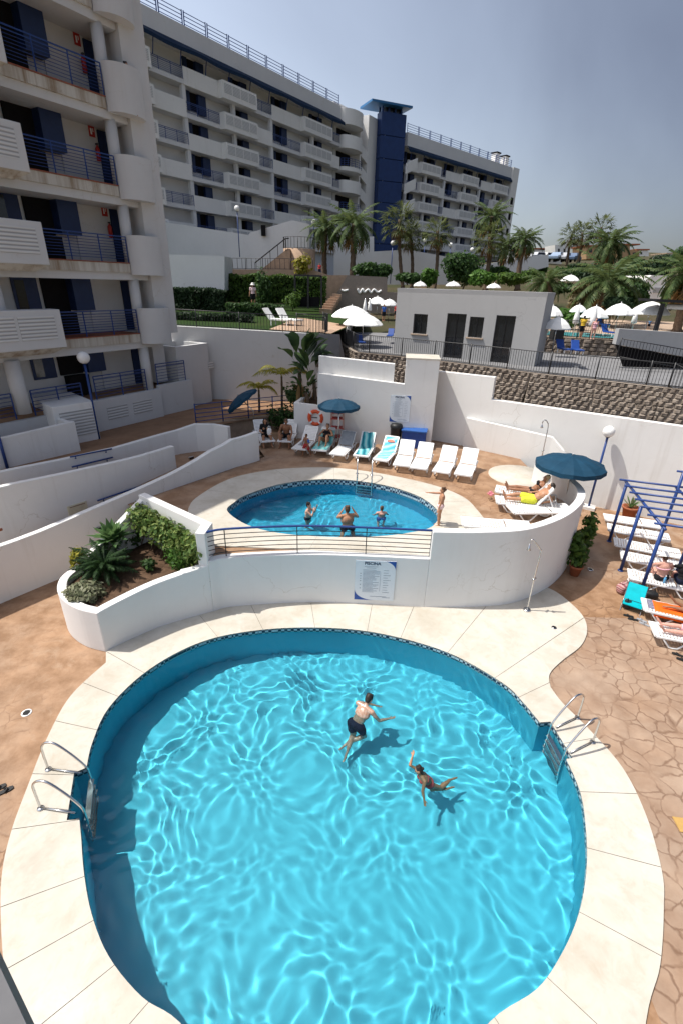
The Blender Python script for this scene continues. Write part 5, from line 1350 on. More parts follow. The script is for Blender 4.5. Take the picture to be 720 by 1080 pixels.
# potted plants
def pot(name, label, c, r, h, kind, seed, fh):
    t = thing(name, label, 'potted plant', c); rnd = random.Random(seed)
    mb = MB(); mb.lathe([(0, .0), (r*.68, 0), (r*.95, h*.86), (r*1.06, h*.86), (r*1.08, h), (r*.92, h), (r*.88, h*.9), (0, h*.9)], 18); mb.build('pot', 'terracotta', t, world=False)
    mb = MB()
    if kind == 'bush':
        for k in range(4): leaves(mb, (rnd.uniform(-.14, .14), rnd.uniform(-.14, .14), h+fh*(.15+.25*k)), (r*1.5*(1-.08*k)*rnd.uniform(.8, 1.2), r*1.4, fh*.26), 150, .21, rnd, .1)
    else:
        for k in range(26):
            a, e = k*2.4, rnd.uniform(.5, 1.4); d = V((cos(a)*cos(e), sin(a)*cos(e), sin(e)))*fh*rnd.uniform(.7, 1); s = V((-sin(a), cos(a), 0))*.025; b_ = V((0, 0, h*.9)); mb.add([b_-s, b_+s, b_+d*.6+s, b_+d, b_+d*.6-s], [(0, 1, 2, 3, 4)])
    mb.build('foliage', 'hedge leaf' if kind == 'bush' else 'agave leaf', t, world=False)
    mb = MB(); mb.tube([(0, 0, h*.5), (.02, 0, h+fh*.6)], [.025, .012], 6); mb.build('stem', 'trunk bark', t, world=False)
pot('potted_shrub', 'leafy shrub in a terracotta pot at the end of the curved wall', W(601, 606, 0)+V((.12, .0, 0)), .2, .36, 'bush', 5, .95)
pot('potted_shrub', 'taller leafy shrub in a pot tucked behind another at the curved wall', W(606, 590, 0)+V((.2, .1, 0)), .2, .36, 'bush', 6, 1.15)
pot('potted_yucca', 'spiky plant in a terracotta pot by the boundary wall behind the pergola', W(661.5, 546, 0), .3, .5, 'spike', 7, .62)
# ------------------------------------------------------------------ sun loungers
def lounger(label, mtx, raised, group=None):
    t = thing('sun_lounger', label, 'sun lounger', group=group, mtx=mtx)
    mb = MB()
    for s in (-1, 1): mb.seg((s*.31, -.95, .30), (s*.31, .98, .30), .05, .055)
    for y in (-.95, .25, .98): mb.seg((-.31, y, .30), (.31, y, .30), .045, .05)
    mb.build('frame', 'white plastic', t, world=False, bevel=.008)
    mb = MB()
    for k in range(15): y = -.90+k*.079; mb.box((0, y, .335), (.56, .058, .018))
    mb.box((0, -.97, .315), (.62, .06, .05)); mb.build('seat', 'white plastic', t, world=False)
    mb = MB(); c, s_ = cos(raised), sin(raised); B = lambda x, l, h: V((x, .27+l*c-h*s_, .34+l*s_+h*c))
    def bar(x0, x1, l0, l1, h0=-.009, h1=.009): mb.hexa([B(x0, l0, h0), B(x1, l0, h0), B(x1, l1, h0), B(x0, l1, h0), B(x0, l0, h1), B(x1, l0, h1), B(x1, l1, h1), B(x0, l1, h1)])
    for k in range(9): bar(-.27, .27, .03+k*.075, .03+k*.075+.056)
    bar(-.31, -.27, 0, .74, -.02, .02); bar(.27, .31, 0, .74, -.02, .02); bar(-.27, .27, .70, .75, -.02, .02)
    mb.build('backrest', 'white plastic', t, world=False)
    if raised > .2:
        mb = MB()
        for s in (-1, 1): mb.seg(B(s*.28, .5, -.02), (s*.28, .27+.5*c+.25, .30), .03, .03)
        mb.build('back_support', 'white plastic', t, world=False)
    for y0 in (-.5, .55):
        for s in (-1, 1):
            mb = MB(); mb.tube([(s*.29, y0-.3, .29), (s*.29, y0-.10, .035), (s*.29, y0, .022), (s*.29, y0+.10, .035), (s*.29, y0+.32, .29)], .024, 7); mb.build('leg', 'white plastic', t, world=False)
    return t
PROTO = {}
def place_lounger(foot, head, z, label, raised=.0, group='white sun loungers'):
    f, h = W(foot[0], foot[1], z+.32), W(head[0], head[1], z+(.32 if raised < .2 else .34+.74*sin(raised)))
    d = (h-f); rz = atan2(d.y, d.x)-pi/2; u = V((-sin(rz), cos(rz), 0))
    mt = TR((f.x+u.x*.97, f.y+u.y*.97, z), rz); key = round(raised, 2)
    if key not in PROTO: PROTO[key] = lounger(label, mt, raised, group)
    else: dup(PROTO[key], mt, label, group)
    return mt
LM = {}
ZU = Z1+.004
BACKROW = [
 ('a', (283, 465.5), (279, 449), .75, 'white lounger in the shade under the person in black'),
 ('b', (300, 465.5), (302, 450), .75, 'white lounger in the shade under the shirtless seated man'),
 ('c', (315, 473.5), (325, 453), .75, 'white lounger with dark clothes on it, right behind the walking child'),
 ('d', (336.5, 475), (343, 455), .75, 'white lounger with a turquoise towel under the reclining woman in black'),
 ('e', (355, 479.5), (364.5, 458), .75, 'white lounger with a grey shaded back in front of the wooden high chair'),
 ('f', (380, 481), (386, 460), .75, 'white lounger covered by a patterned teal beach towel'),
 ('g', (400, 485.5), (407.5, 466), .75, 'white lounger with a pale blue towel and an orange motif at its head'),
 ('h', (422.5, 491), (428, 468), .75, 'empty white lounger right in front of the big blue box'),
 ('i', (440.5, 494), (446, 473), .75, 'empty white lounger between the blue box and the open pillar store'),
 ('j', (464, 498), (471, 476), .75, 'empty white lounger in front of the shadowed corner of the pillar store'),
 ('k', (487.5, 501), (494.5, 477), .75, 'empty white lounger at the right end of the back row, by the low white wall'),
]
for k, f, h, r, lab in BACKROW: LM[k] = place_lounger(f, h, ZU, lab, r, 'white loungers in a row behind the upper pool')
for k, f, h, r, lab in [
 ('w', (523, 515), (566, 503), 1.0, 'white lounger under the blonde sunbather in a dark bikini'),
 ('m', (523, 526.5), (577, 512.5), 1.0, 'white lounger under the man in yellow shorts'),
 ('n', (538, 537), (598, 536), .0, 'white lounger with magazines on it under the edge of the right teal parasol'),
 ('o', (487, 549.5), (529, 553), .0, 'empty flat white lounger just behind the curved wall, near the standing child')]:
    LM[k] = place_lounger(f, h, ZU, lab, r, 'white loungers behind the curved wall')
for k, f, h, lab in [
 ('p', (637.5, 545), (697, 554), 'flat white lounger nearest the potted yucca, first under the blue pergola'),
 ('q', (641, 555.5), (697, 566), 'flat white lounger second from the potted yucca under the blue pergola'),
 ('r', (648, 571), (714, 584), 'flat white lounger in the middle of the five empty ones under the pergola'),
 ('s', (655, 585), (724, 599), 'flat white lounger just behind the seat of the people in the pergola shade'),
 ('t', (663, 605), (732, 620), 'white lounger carrying the sitter in the white hat'),
 ('u', (678, 637), (748, 653), 'white lounger draped with an orange towel'),
 ('v', (688, 663), (758, 676), 'white lounger nearest the camera, under the pale legs of a sunbather')]:
    LM[k] = place_lounger(f, h, .004, lab, .0, 'white loungers around the blue pergola')
def on(k, x, y, z): return LM[k] @ V((x, y, z))

def towel(label, k, y0, y1, w, mat, raised=.75, sag=.0, name='towel', x0=0):
    """towel following lounger k from local y0 to y1 (y>.27 climbs the backrest)"""
    mb = MB(); N = 14; rows = []
    for i in range(N+1):
        y = y0+(y1-y0)*i/N; r = []
        for j in range(7):
            x = x0+(-.5+j/6)*w; f = .006*sin(y*17+j*2.1)+.004*sin(j*3+i)
            if y < .27: p = V((x, y, .352+f))
            else: l = y-.27; p = V((x, .27+l*cos(raised)-.02*sin(raised), .358+l*sin(raised)+f))
            if abs(p.x) > .31: p.z -= (abs(p.x)-.31)*2.5; p.x = .325*(1 if p.x > 0 else -1)
            r.append(LM[k] @ p)
        rows.append(r)
    fl = [p for r in rows for p in r]
    mb.add(fl, [(i*7+j, i*7+j+1, (i+1)*7+j+1, (i+1)*7+j) for i in range(N) for j in range(6)], True)
    o = mb.build(name, mat, None, loc=rows[0][3])
    s = o.modifiers.new('thick', 'SOLIDIFY'); s.thickness = .012; s.offset = 1
    return tag(o, label, 'towel')
def stripes(name, cols, scale, axis='X', dist=3.0):
    t = NT(name); t.set(.9, .1); w = t.n('ShaderNodeTexWave', wave_type='BANDS', bands_direction=axis); w.inputs['Scale'].default_value = scale; w.inputs['Distortion'].default_value = dist; w.inputs['Detail'].default_value = 2
    t.l(t.pos(), w.inputs['Vector']); n = len(cols); t.color(t.ramp(w.outputs['Fac'], [(i/(n-1), c) for i, c in enumerate(cols)]))
stripes('teal towel', [(.02, .16, .22), (.08, .42, .45), (.35, .6, .6)], 1.1, 'X')
stripes('blue towel', [(.10, .42, .62), (.22, .6, .75), (.5, .72, .8)], 1.4, 'Y')
stripes('aqua towel', [(.12, .45, .45), (.3, .6, .58)], 1.2, 'X')
M('orange towel', (.85, .13, .015), .9, .1, var=.12, scale=8); M('pale cloth', (.62, .6, .66), .9, .1); M('grey towel', (.30, .31, .33), .9, .1)
stripes('zebra cloth', [(.02, .02, .03), (.5, .47, .62), (.03, .03, .04)], 3.2, 'Y', 6)
towel('turquoise towel spread under the reclining woman in black', 'd', -.9, .85, .62, 'aqua towel')
towel('grey towel hung over the back of a lounger by the wooden high chair', 'e', .3, .99, .58, 'grey towel')
towel('teal patterned beach towel covering a whole lounger in the back row', 'f', -.85, 1.0, .72, 'teal towel')
towel('pale blue beach towel on a lounger left of the blue box', 'g', -.8, .95, .66, 'blue towel')
mb = MB(); N = 10
pts = [on('g', .14*cos(a)*1.2, .62, .70) for a in (0,)]
for i in range(N): a0, a1 = pi*i/N, pi*(i+1)/N; q = [on('g', .17*cos(a), .27+.43*cos(.75)+.10*sin(a)*cos(.75)-.03, .36+.43*sin(.75)+.10*sin(a)*sin(.75)+.028) for a in (a0, a1)]; mb.add(q+[on('g', 0, .27+.40*cos(.75)-.03, .36+.40*sin(.75)+.028)], [(0, 1, 2)])
tag(mb.build('towel_motif', 'orange paint', None, loc=on('g', 0, .6, .6)), 'small orange folded cloth on the pale blue beach towel', 'cloth')
towel('orange beach towel spread over a lounger beside the pergola post', 'u', -.72, .95, .74, 'orange towel', 0)
towel('black and lilac zebra patterned cloth at the end of the orange towel', 'u', -.86, -.42, .56, 'zebra cloth', 0, x0=-.08)
o = towel('crumpled dark clothes lying on a lounger behind the walking child', 'c', -.55, .1, .4, 'grey towel')
towel('faded lilac magazines spread on the lounger under the right parasol', 'n', -.3, .1, .3, 'pale cloth', 0)
towel('pale folded towel at the foot of the lounger under the right parasol', 'n', -.85, -.55, .35, 'pale cloth', 0)

# ------------------------------------------------------------------ parasols
def parasol(name, label, apex, R, hcan, polebase, mat, n=10, tilt=None, group=None, val=.16, ribs=True, cat='parasol'):
    apex = V(apex); pb = V(polebase); t = thing(name, label, cat, pb, 0, group)
    mt = tilt if tilt is not None else Matrix.Identity(3)
    mb = MB(); rings = [(0, 0), (.3, -.13), (.55, -.33), (.8, -.63), (1.0, -1.0)]; vs = []
    for r, h in rings:
        for k in range(2*n):
            a = pi*k/n; sag = 1 if k % 2 == 0 else .955; hh = h*hcan-(0 if k % 2 == 0 else .03*r*R)
            vs.append(apex+mt@V((cos(a)*r*R*sag, sin(a)*r*R*sag, hh)))
    N = 2*n
    for k in range(N):
        a = pi*k/n; sag = 1 if k % 2 == 0 else .955; vs.append(apex+mt@V((cos(a)*R*sag*1.005, sin(a)*R*sag*1.005, -hcan-val*(.8 if k % 2 == 0 else 1.08))))
    mb.add(vs, [(i*N+k, i*N+(k+1) % N, (i+1)*N+(k+1) % N, (i+1)*N+k) for i in range(len(rings)) for k in range(N)], False)
    c = mb.build('canopy', mat, t); s = c.modifiers.new('cloth', 'SOLIDIFY'); s.thickness = .012
    mb = MB(); mb.tube([pb, apex+mt@V((0, 0, -.03))] if tilt is None else [pb, pb+V((0, 0, (apex.z-pb.z)*.62)), apex+mt@V((0, 0, -.03))], .022, 8); mb.build('pole', 'steel', t)
    mb = MB(); mb.lathe([(.03, .1), (.02, .0), (.0, .12)], 6, apex+V((0, 0, -.02))); mb.build('finial', 'white plastic', t)
    if ribs:
        for k in range(n):
            a = 2*pi*k/n; mb = MB(); mb.tube([apex+mt@V((cos(a)*r*R*.985, sin(a)*r*R*.985, h*hcan-.035)) for r, h in rings], .009, 4); mb.build('rib', 'steel', t)
        mb = MB(); mb.lathe([(.0, .05), (.26, .04), (.28, .0), (0, 0)], 14, pb); mb.build('base', 'paver', t)
    return t
pb = W(594.5, 531, Z1); ap = WY(603.5, 480.5, pb.y+.02); rimz = WY(603, 505, pb.y-.5)
parasol('teal_parasol', 'big teal parasol at right, shading the loungers behind the curved wall', ap, 1.13, .30, pb+V((.06, 0, 0)), 'teal canvas', 10, None, 'teal parasols', .17)
pb = W(352, 474, Z1); ap = WY(357.5, 421, pb.y)
parasol('teal_parasol', 'teal parasol by the life ring, in front of the tall white wall', ap, .90, .26, V((ap.x, pb.y, Z1)), 'teal canvas', 10, None, 'teal parasols', .14)
Yt = 22.6; ap = WY(251, 417, Yt); pb = WY(269, 468, Yt); pb.z = Z1
tl = Matrix.Rotation(radians(-38), 3, 'Y')
parasol('teal_parasol', 'teal parasol tipped steeply on its side beside the blue railing', ap, .88, .26, V((pb.x, Yt, Z1)), 'teal canvas', 10, tl, 'teal parasols', .14)

# ------------------------------------------------------------------ pergola
t = thing('pergola', 'blue painted metal pergola of slanting posts and open bars at right', 'pergola', W(654, 602, 0))
pj = [((642, 571), (660.5, 508)), ((654, 602), (677.5, 534.5)), ((674, 628), (698.5, 563.5))]
tops = []
for b, tp_ in pj:
    p = W(*b, 0); tz = 2.32; q = W(*tp_, tz); q = V((p.x+(q.x-p.x)*.3, p.y+(q.y-p.y)*.3, tz)); tops.append(V((p.x, p.y, tz)))
    mb = MB(); mb.tube([p, V((p.x, p.y, tz))], .052, 10); mb.build('post', 'blue paint', t); mb = MB(); mb.lathe([(.0, .03), (.085, .03), (.085, .0), (0, 0)], 12, p); mb.build('foot_plate', 'blue paint', t)
fd = (tops[0]-tops[2]).normalized(); xd = (W(720, 513, 2.36)-W(655, 505, 2.36)).normalized()
mb = MB(); mb.tube([tops[2]-fd*.15, tops[0]+fd*.15], .042, 8); mb.build('beam', 'blue paint', t)
W2 = 1.55
for i, tz in enumerate(tops):
    p = tz+xd*W2; p = p+V((0, 0, .62)) if i == 0 else p; mb = MB(); mb.tube([V((p.x, p.y, 0)), p], .052, 10); mb.build('post', 'blue paint', t)
    if i == 0: mb = MB(); mb.tube([p-xd*.2, p+xd*2], .036, 8); mb.build('cross_bar', 'blue paint', t)
mb = MB(); mb.tube([tops[2]+xd*W2-fd*.15, tops[0]+xd*W2+fd*.15], .042, 8); mb.build('beam', 'blue paint', t)
L = (tops[0]-tops[2]).length
for k in range(7):
    p = tops[2]+fd*(L*k/6); mb = MB(); mb.tube([p-xd*.25+V((0, 0, .085)), p+xd*3.4+V((0, 0, .085))], .036, 8); mb.build('cross_bar', 'blue paint', t)

# ------------------------------------------------------------------ globe lamps
def globe_lamp(label, base, top, r, lean=None, base_plinth=False, gr='globe lamps'):
    base, top = V(base), V(top); t = thing('globe_lamp', label, 'lamp post', base, 0, gr)
    mb = MB(); mb.tube([base, top-V((0, 0, r*.9))], .045 if r > .15 else .04, 8); mb.build('post', 'blue paint', t)
    mb = MB(); mb.lathe([(.05, -r*1.05), (.09, -r*1.0), (.09, -r*.88), (.04, -r*.85)], 10, top); mb.build('collar', 'bin plastic', t)
    mb = MB(); mb.ball(top, r, 18, 12); mb.build('globe', 'globe glass', t)
    if base_plinth: mb = MB(); mb.box(base+V((0, 0, .06)), (.5, .4, .12), atan2(BU.y, BU.x)); mb.build('plinth', 'white stucco', t)
bl_ = W(621, 535, 0)+V((-.1, -.12, 0)); q = ray(641, 455); tt_ = hypot(bl_.x, bl_.y)/hypot(q.x, q.y); tz = (CC+q*tt_).z
globe_lamp('white globe lamp on a blue post in front of the boundary wall', bl_, (bl_.x, bl_.y, tz), .225, None, True)
pq = WD(88, 377, 21.6); globe_lamp('white globe lamp on a blue post against the galleries of the near block', (pq.x, pq.y, 2.2), pq, .23)
for (x, y, D, lab) in [(250, 219.5, 56, 'distant white globe lamp on the podium before the long block'), (331, 234, 57, 'distant white globe lamp beside the palms on the podium'), (414, 256, 63, 'pale globe lamp on a tall pole below the blue tower'), (448, 253, 72, 'tiny globe lamp left of two others before the farthest block'), (475, 258, 72, 'tiny globe lamp rising in the middle before the farthest block'), (497.5, 263, 74, 'tiny globe lamp right of two others before the farthest block')]:
    p = WD(x, y, D); globe_lamp(lab, (p.x, p.y, max(6.5, p.z-4.2)), p, .26, None)
pp_ = W(8, 494, ZW); o = MB(); o.tube([pp_, WD(-3, 455, hypot(pp_.x, pp_.y))], .05, 8); tag(o.build('blue_post', 'blue paint', None, loc=pp_), 'bare blue post at the far left edge by the low yard wall', 'post')

# ------------------------------------------------------------------ showers, ladders, pool fittings
def shower(label, base, pts, group='showers'):
    t = thing('shower', label, 'shower', base, 0, group); mb = MB(); mb.tube(catmull(pts[:-1], False, 5), .02, 8); mb.build('pipe', 'steel', t)
    mb = MB(); e = V(pts[-1]); d = (e-V(pts[-2])).normalized(); mb.tube([V(pts[-2]), e-d*.05, e], [.014, .035, .055], 10); mb.build('shower_head', 'steel', t)
    mb = MB(); mb.lathe([(0, .03), (.10, .03), (.11, 0), (0, 0)], 12, base); mb.build('base_flange', 'steel', t)
    mb = MB(); p = V(base)+V((0, 0, 1.05)); mb.tube([p+V((-.05, -.05, 0)), p+V((.05, .05, 0))], .03, 8); mb.build('tap', 'steel', t)
sb = W(555.3, 643.5, .035); n_ = V((0, 1, 0)); f = lambda x, y: WP(x, y, sb, n_)
shower('chrome shower by the big pool, in front of the curved wall', sb, [sb, f(562.3, 612), f(569.5, 583), f(569, 579), f(563, 570.5), f(560.5, 569.5), f(558.5, 573), f(557, 580)])
sb = W(566.5, 502, Z1+.035); f2 = lambda x, y: WP(x, y, sb, n_)
shower('chrome shower on the round cream pad by the low white wall', sb, [sb, f2(572.3, 476), f2(577.5, 451), f2(577, 445.5), f2(574.5, 443), f2(572.5, 444), f2(571.5, 446.5), f2(571, 451)])
mb = MB(); c = W(549, 502.5, Z1); mb.lathe([(0, .035), (1.25, .035), (1.25, 0)], 40, c); mb.build('shower_pad', 'cream coping'); struct(bpy.data.objects['shower_pad'])
def ladder(label, a, b, outd, z, zw, seed=0, group='pool ladders'):
    """a,b: plan points where the rails meet the pool edge; outd: direction away from the water"""
    a, b, o = V((a[0], a[1], 0)), V((b[0], b[1], 0)), V((outd[0], outd[1], 0)).normalized()
    t = thing('pool_ladder', label, 'pool ladder', (a+b)/2+V((0, 0, z)), 0, group)
    for p in (a, b):
        Q = lambda d, h: p+o*d+V((0, 0, z+h))
        mb = MB(); mb.tube(catmull([Q(.62, .0), Q(.62, .42), Q(.60, .62), Q(.48, .74), Q(.30, .74), Q(.05, .52), Q(-.16, .25), Q(-.20, .08), Q(-.20, -.45), Q(-.18, -1.0)], False, 4), .021, 8); mb.build('rail', 'steel', t)
        mb = MB(); mb.lathe([(0, .02), (.055, .02), (.06, 0), (0, 0)], 10, Q(.62, 0)); mb.build('flange', 'steel', t)
        mb = MB(); mb.tube([Q(.62, .03), Q(-.02, .03)], .017, 8); mb.build('floor_bar', 'steel', t)
    for k in range(4):
        h = -.12-.24*k; u = (b-a).normalized(); p0, p1 = a-o*.21+V((0, 0, z+h)), b-o*.21+V((0, 0, z+h)); mb = MB(); mb.seg(p0, p1, .09, .03); mb.build('tread', 'steel', t)
a, b = W(84.5, 818, 0), W(79, 860, 0); ladder('chrome ladder on the left side of the big pool', a, b, (-1, .12), .035, -.1)
a, b = W(586, 769, 0), W(601, 796, 0); ladder('chrome ladder on the right side of the big pool', a, b, (.9, .44), .035, -.1)
a, b = W(376, 506.6, Z1), W(391.5, 508.3, Z1); ladder('chrome ladder at the far edge of the upper pool', a, b, (.03, 1), Z1+.035, Z1-.17)
for (x, y, z, r, lab) in [(28, 752, .004, .10, 'round white floor drain in the stamped paving left of the big pool'), (622, 600.5, .004, .10, 'dark floor drain in the shadow beside the curved wall'), (584, 662, .037, .07, 'small grey drain in the cream coping below the shower')]:
    t = thing('floor_drain', lab, 'drain', W(x, y, z)); mb = MB(); mb.lathe([(r*.72, .008), (r, .008), (r*1.02, 0)], 20); mb.build('rim', 'rim paint' if r == .10 and x < 100 else 'steel', t, world=False)
    mb = MB(); mb.lathe([(0, .004), (r*.72, .004)], 20)
    for k in range(5): mb.box((0, (-.4+.2*k)*r*1.4, .007), (r*1.2, .012, .004))
    mb.build('grate', 'bin plastic', t, world=False)

# ------------------------------------------------------------------ signs, life ring, bin, box, high chair
def rules_sign(label, c, u, w, h):
    """pool rules board: PISCINA heading, small print lines, blue corners"""
    u = V(u).normalized(); rz = atan2(u.y, u.x); t = thing('rules_sign', label, 'sign', mtx=Matrix.Translation(V(c)) @ Matrix.Rotation(rz, 4, 'Z'))
    mb = MB(); mb.box((0, .008, 0), (w, .016, h)); mb.build('board', M('sign board', (.70, .75, .80), .4, .4, var=.02), t, world=False)
    mb = MB(); N = 10
    mb.add([(w/2, -.003, h/2)]+[(w/2-w*.30*(1-(i/N))**1.6, -.003, h/2-h*.22*(i/N)**1.6) for i in range(N+1)], [tuple(range(N+2))])
    mb.build('corner_flash', M('sign blue', (.015, .075, .33), .4, .4, var=.02), t, world=False); mb = MB()
    mb.add([(-w/2, -.003, -h/2)]+[(-w/2+w*.5*(1-(i/N))**1.8, -.003, -h/2+h*.27*(i/N)**1.8) for i in range(N+1)], [tuple(range(N+2))])
    mb.build('corner_flash', M('sign blue', (.015, .075, .33), .4, .4, var=.02), t, world=False)
    cu = bpy.data.curves.new('heading', 'FONT'); cu.body = 'PISCINA'; cu.size = h*.095; cu.extrude = .001; cu.align_x = 'LEFT'; cu.offset = .004
    to = bpy.data.objects.new('tmp', cu); COL.objects.link(to); dg = bpy.context.evaluated_depsgraph_get(); me = bpy.data.meshes.new_from_object(to.evaluated_get(dg)); bpy.data.objects.remove(to)
    me.materials.clear(); me.materials.append(M('sign ink', (.03, .05, .10), .5, .3, var=.02))
    ho = bpy.data.objects.new('heading', me); COL.objects.link(ho); ho.parent = t; ho.matrix_local = Matrix.Translation((-w*.28, -.004, h*.40)) @ Matrix.Rotation(radians(90), 4, 'X')
    rnd = random.Random(int(w*1000)); mb = MB()
    for k in range(2): mb.box((-w*.28+w*.17, -.003, h*(.355-.035*k)), (w*.34*(1-.3*k), .002, h*.008))
    for k in range(19):
        y = h*(.27-.031*k); ww = w*rnd.uniform(.25, .43); mb.box((-w*.31+ww/2, -.003, y), (ww, .002, h*.0075))
        if k % 2 == 0: ww = w*rnd.uniform(.1, .2); mb.box((w*.20+ww/2, -.003, y), (ww, .002, h*.0075))
        if k in (3, 5, 7, 9, 12, 15): mb.box((-w*.365, -.003, y), (w*.03, .002, h*.018))
    mb.box((w*.13, -.003, -.02*h), (.006, .002, h*.5)); mb.box((w*.10, -.003, -h*.40), (w*.42, .002, h*.009)); mb.box((w*.30, -.003, -h*.425), (w*.2, .002, h*.009))
    mb.build('small_print', M('sign grey ink', (.25, .3, .36), .5, .3, var=.02), t, world=False)
# on the curved wall: find the wall face at that column
def wall_hit(path, px, py):
    d = ray(px, py); best = None
    for a, b in zip(path, path[1:]):
        den = d.x*(b.y-a.y)-d.y*(b.x-a.x)
        if abs(den) < 1e-9: continue
        t_ = (a.x*(b.y-a.y)-a.y*(b.x-a.x))/den; s_ = (a.x*d.y-a.y*d.x)/den
        if t_ > 0 and 0 <= s_ <= 1 and (best is None or t_ < best[0]): best = (t_, (b-a).normalized())
    return CC+d*best[0], V((best[1].x, best[1].y, 0))
c, u = wall_hit(CWs, 395, 612); cl2, _ = wall_hit(CWs, 374, 612); cr_, _ = wall_hit(CWs, 416, 612); ct, _ = wall_hit(CWs, 395, 591.5); cb2, _ = wall_hit(CWs, 395, 634)
u = (cr_-cl2); u.z = 0
nrm = V((u.y, -u.x, 0)).normalized(); rules_sign('pool rules sign with blue corners on the curved wall above the big pool', c+nrm*.035, u, u.length, (ct-cb2).length*.97)
g0 = V((SGP.x, SGP.y, 0)); gn = V((-ln.x, -ln.y, 0)); g0 = lb-ln*.26; c = WP(421.5, 431, g0, ln); a, b = WP(411, 431, g0, ln), WP(432, 431, g0, ln); tq, bq = WP(421.5, 417, g0, ln), WP(421.5, 445, g0, ln)
rules_sign('smaller pool rules sign with blue corners on the lower white wall behind the loungers', c+gn*.03, lu, (b-a).length, (tq-bq).length)
# life ring
t = thing('life_ring', 'orange life ring with white bands on the front of the raised bed', 'life ring', mtx=Matrix.Translation(RINGP) @ Matrix.Rotation(RINGR, 4, 'Z') @ Matrix.Rotation(radians(90), 4, 'X'))
def torus(mb, R, r, a0, a1, n=24, m_=10): mb.tube([(R*cos(a0+(a1-a0)*i/n), R*sin(a0+(a1-a0)*i/n), 0) for i in range(n+1)], r, m_)
mb = MB(); torus(mb, .30, .085, 0, 2*pi, 36); mb.build('ring', 'orange paint', t, world=False)
for k in range(4): mb = MB(); torus(mb, .30, .09, pi/4+k*pi/2-.14, pi/4+k*pi/2+.14, 4); mb.build('band', 'white plastic', t, world=False)
mb = MB(); mb.tube([(-.2, 0, -.03), (.2, 0, -.03)], .02, 6); mb.build('hook_bar', 'bin plastic', t, world=False)
# bin, box
c = W(416, 467, Z1)+V((-.03, -.42, 0)); t = thing('litter_bin', 'round black litter bin left of the blue box', 'bin', c)
mb = MB(); mb.lathe([(.0, 0), (.22, 0), (.26, .85), (.27, .9)], 20); mb.build('body', 'bin plastic', t, world=False)
mb = MB(); mb.lathe([(.28, .86), (.285, .95), (.22, 1.04), (.0, 1.07)], 20); mb.build('lid', 'bin plastic', t, world=False)
b0, b1 = W(424, 472, Z1), W(449, 474.5, Z1); bu = (b1-b0).normalized(); t = thing('storage_box', 'big blue plastic storage box at the foot of the pillar store', 'storage box', mtx=Matrix.Translation((b0+b1)/2+V((0, .32, 0))) @ Matrix.Rotation(atan2(bu.y, bu.x), 4, 'Z'))
w = (b1-b0).length; mb = MB(); mb.box((0, 0, .38), (w, .62, .76)); mb.build('body', 'box plastic', t, world=False, bevel=.03)
mb = MB(); mb.hexa([V(p) for p in ((-w/2-.03, -.34, .765), (w/2+.03, -.34, .765), (w/2+.03, .34, .86), (-w/2-.03, .34, .86), (-w/2-.03, -.34, .83), (w/2+.03, -.34, .83), (w/2+.03, .34, .93), (-w/2-.03, .34, .93))]); mb.build('lid', M('box lid', (.03, .11, .36), .35, .5), t, world=False, bevel=.01)
# high chair
c = W(355, 468, Z1); t = thing('high_chair', 'pale pink wooden lifeguard high chair with red steps beneath the teal parasol', 'high chair', c)
PK = M('pink wood', (.48, .30, .26), .7, .3)
for sx in (-.3, .3):
    for sy in (-.3, .3): mb = MB(); mb.seg((sx, sy, 0), (sx*.85, sy*.85, 1.5 if sy < 0 else 2.0), .07, .07); mb.build('leg', PK, t, world=False)
for k in range(3): mb = MB(); mb.box((.0, -.12, .4+.42*k), (.56, .4, .04)); mb.build('step', 'red paint', t, world=False)
mb = MB(); mb.box((0, 0, 1.5), (.55, .55, .05)); mb.build('seat', 'red paint', t, world=False)
mb = MB(); mb.box((0, .26, 1.8), (.55, .04, .35)); mb.build('backrest', PK, t, world=False)

# ------------------------------------------------------------------ bags, shoes and small things
def bag(name, label, c, d, mat, seed, rz=0, cat='bag'):
    rnd = random.Random(seed); t = thing(name, label, cat, c, rz); mb = MB(); n, m_ = 12, 7; vs = []
    for i in range(m_+1):
        a = pi*i/m_
        for k in range(n):
            p = V((sin(a)*cos(2*pi*k/n), sin(a)*sin(2*pi*k/n), cos(a))); p = V([(abs(v)**.6)*(1 if v > 0 else -1) for v in p])*(1+.16*mnoise.noise(p*1.8+V((seed, 0, 0))))
            vs.append((p.x*d[0]/2, p.y*d[1]/2, max(0, d[2]/2+p.z*d[2]/2)))
    mb.add(vs, [((i+1)*n+k, (i+1)*n+(k+1) % n, i*n+(k+1) % n, i*n+k) for i in range(m_) for k in range(n)], True); mb.build('body', mat, t, world=False)
    mb = MB(); mb.tube(catmull([(-d[0]*.25, 0, d[2]*.9), (-d[0]*.18, .02, d[2]*1.25), (d[0]*.18, .02, d[2]*1.25), (d[0]*.25, 0, d[2]*.9)], False, 4), .012, 5); mb.build('strap', mat, t, world=False)
    return t
stripes('pink bag cloth', [(.32, .12, .12), (.55, .38, .36), (.2, .06, .07)], 2.6, 'Z', 5)
bag('beach_bag', 'pinkish brown patterned beach bag on the paving by the front pergola post', W(656, 625, 0), (.48, .3, .32), 'pink bag cloth', 3, .4)
bag('beach_bag', 'white crumpled bag between the pink bag and the teal chair', W(667, 620, 0)+V((.05, .15, 0)), (.34, .25, .3), 'white canvas', 5, .1)
bag('beach_bag', 'black bag under the lounger behind the front pergola post', W(684, 631, 0), (.42, .28, .26), 'bin plastic', 8, -.3)
bag('beach_bag', 'black bag beside the teal folding chair', W(660, 640, 0), (.35, .22, .2), 'bin plastic', 9, .9)
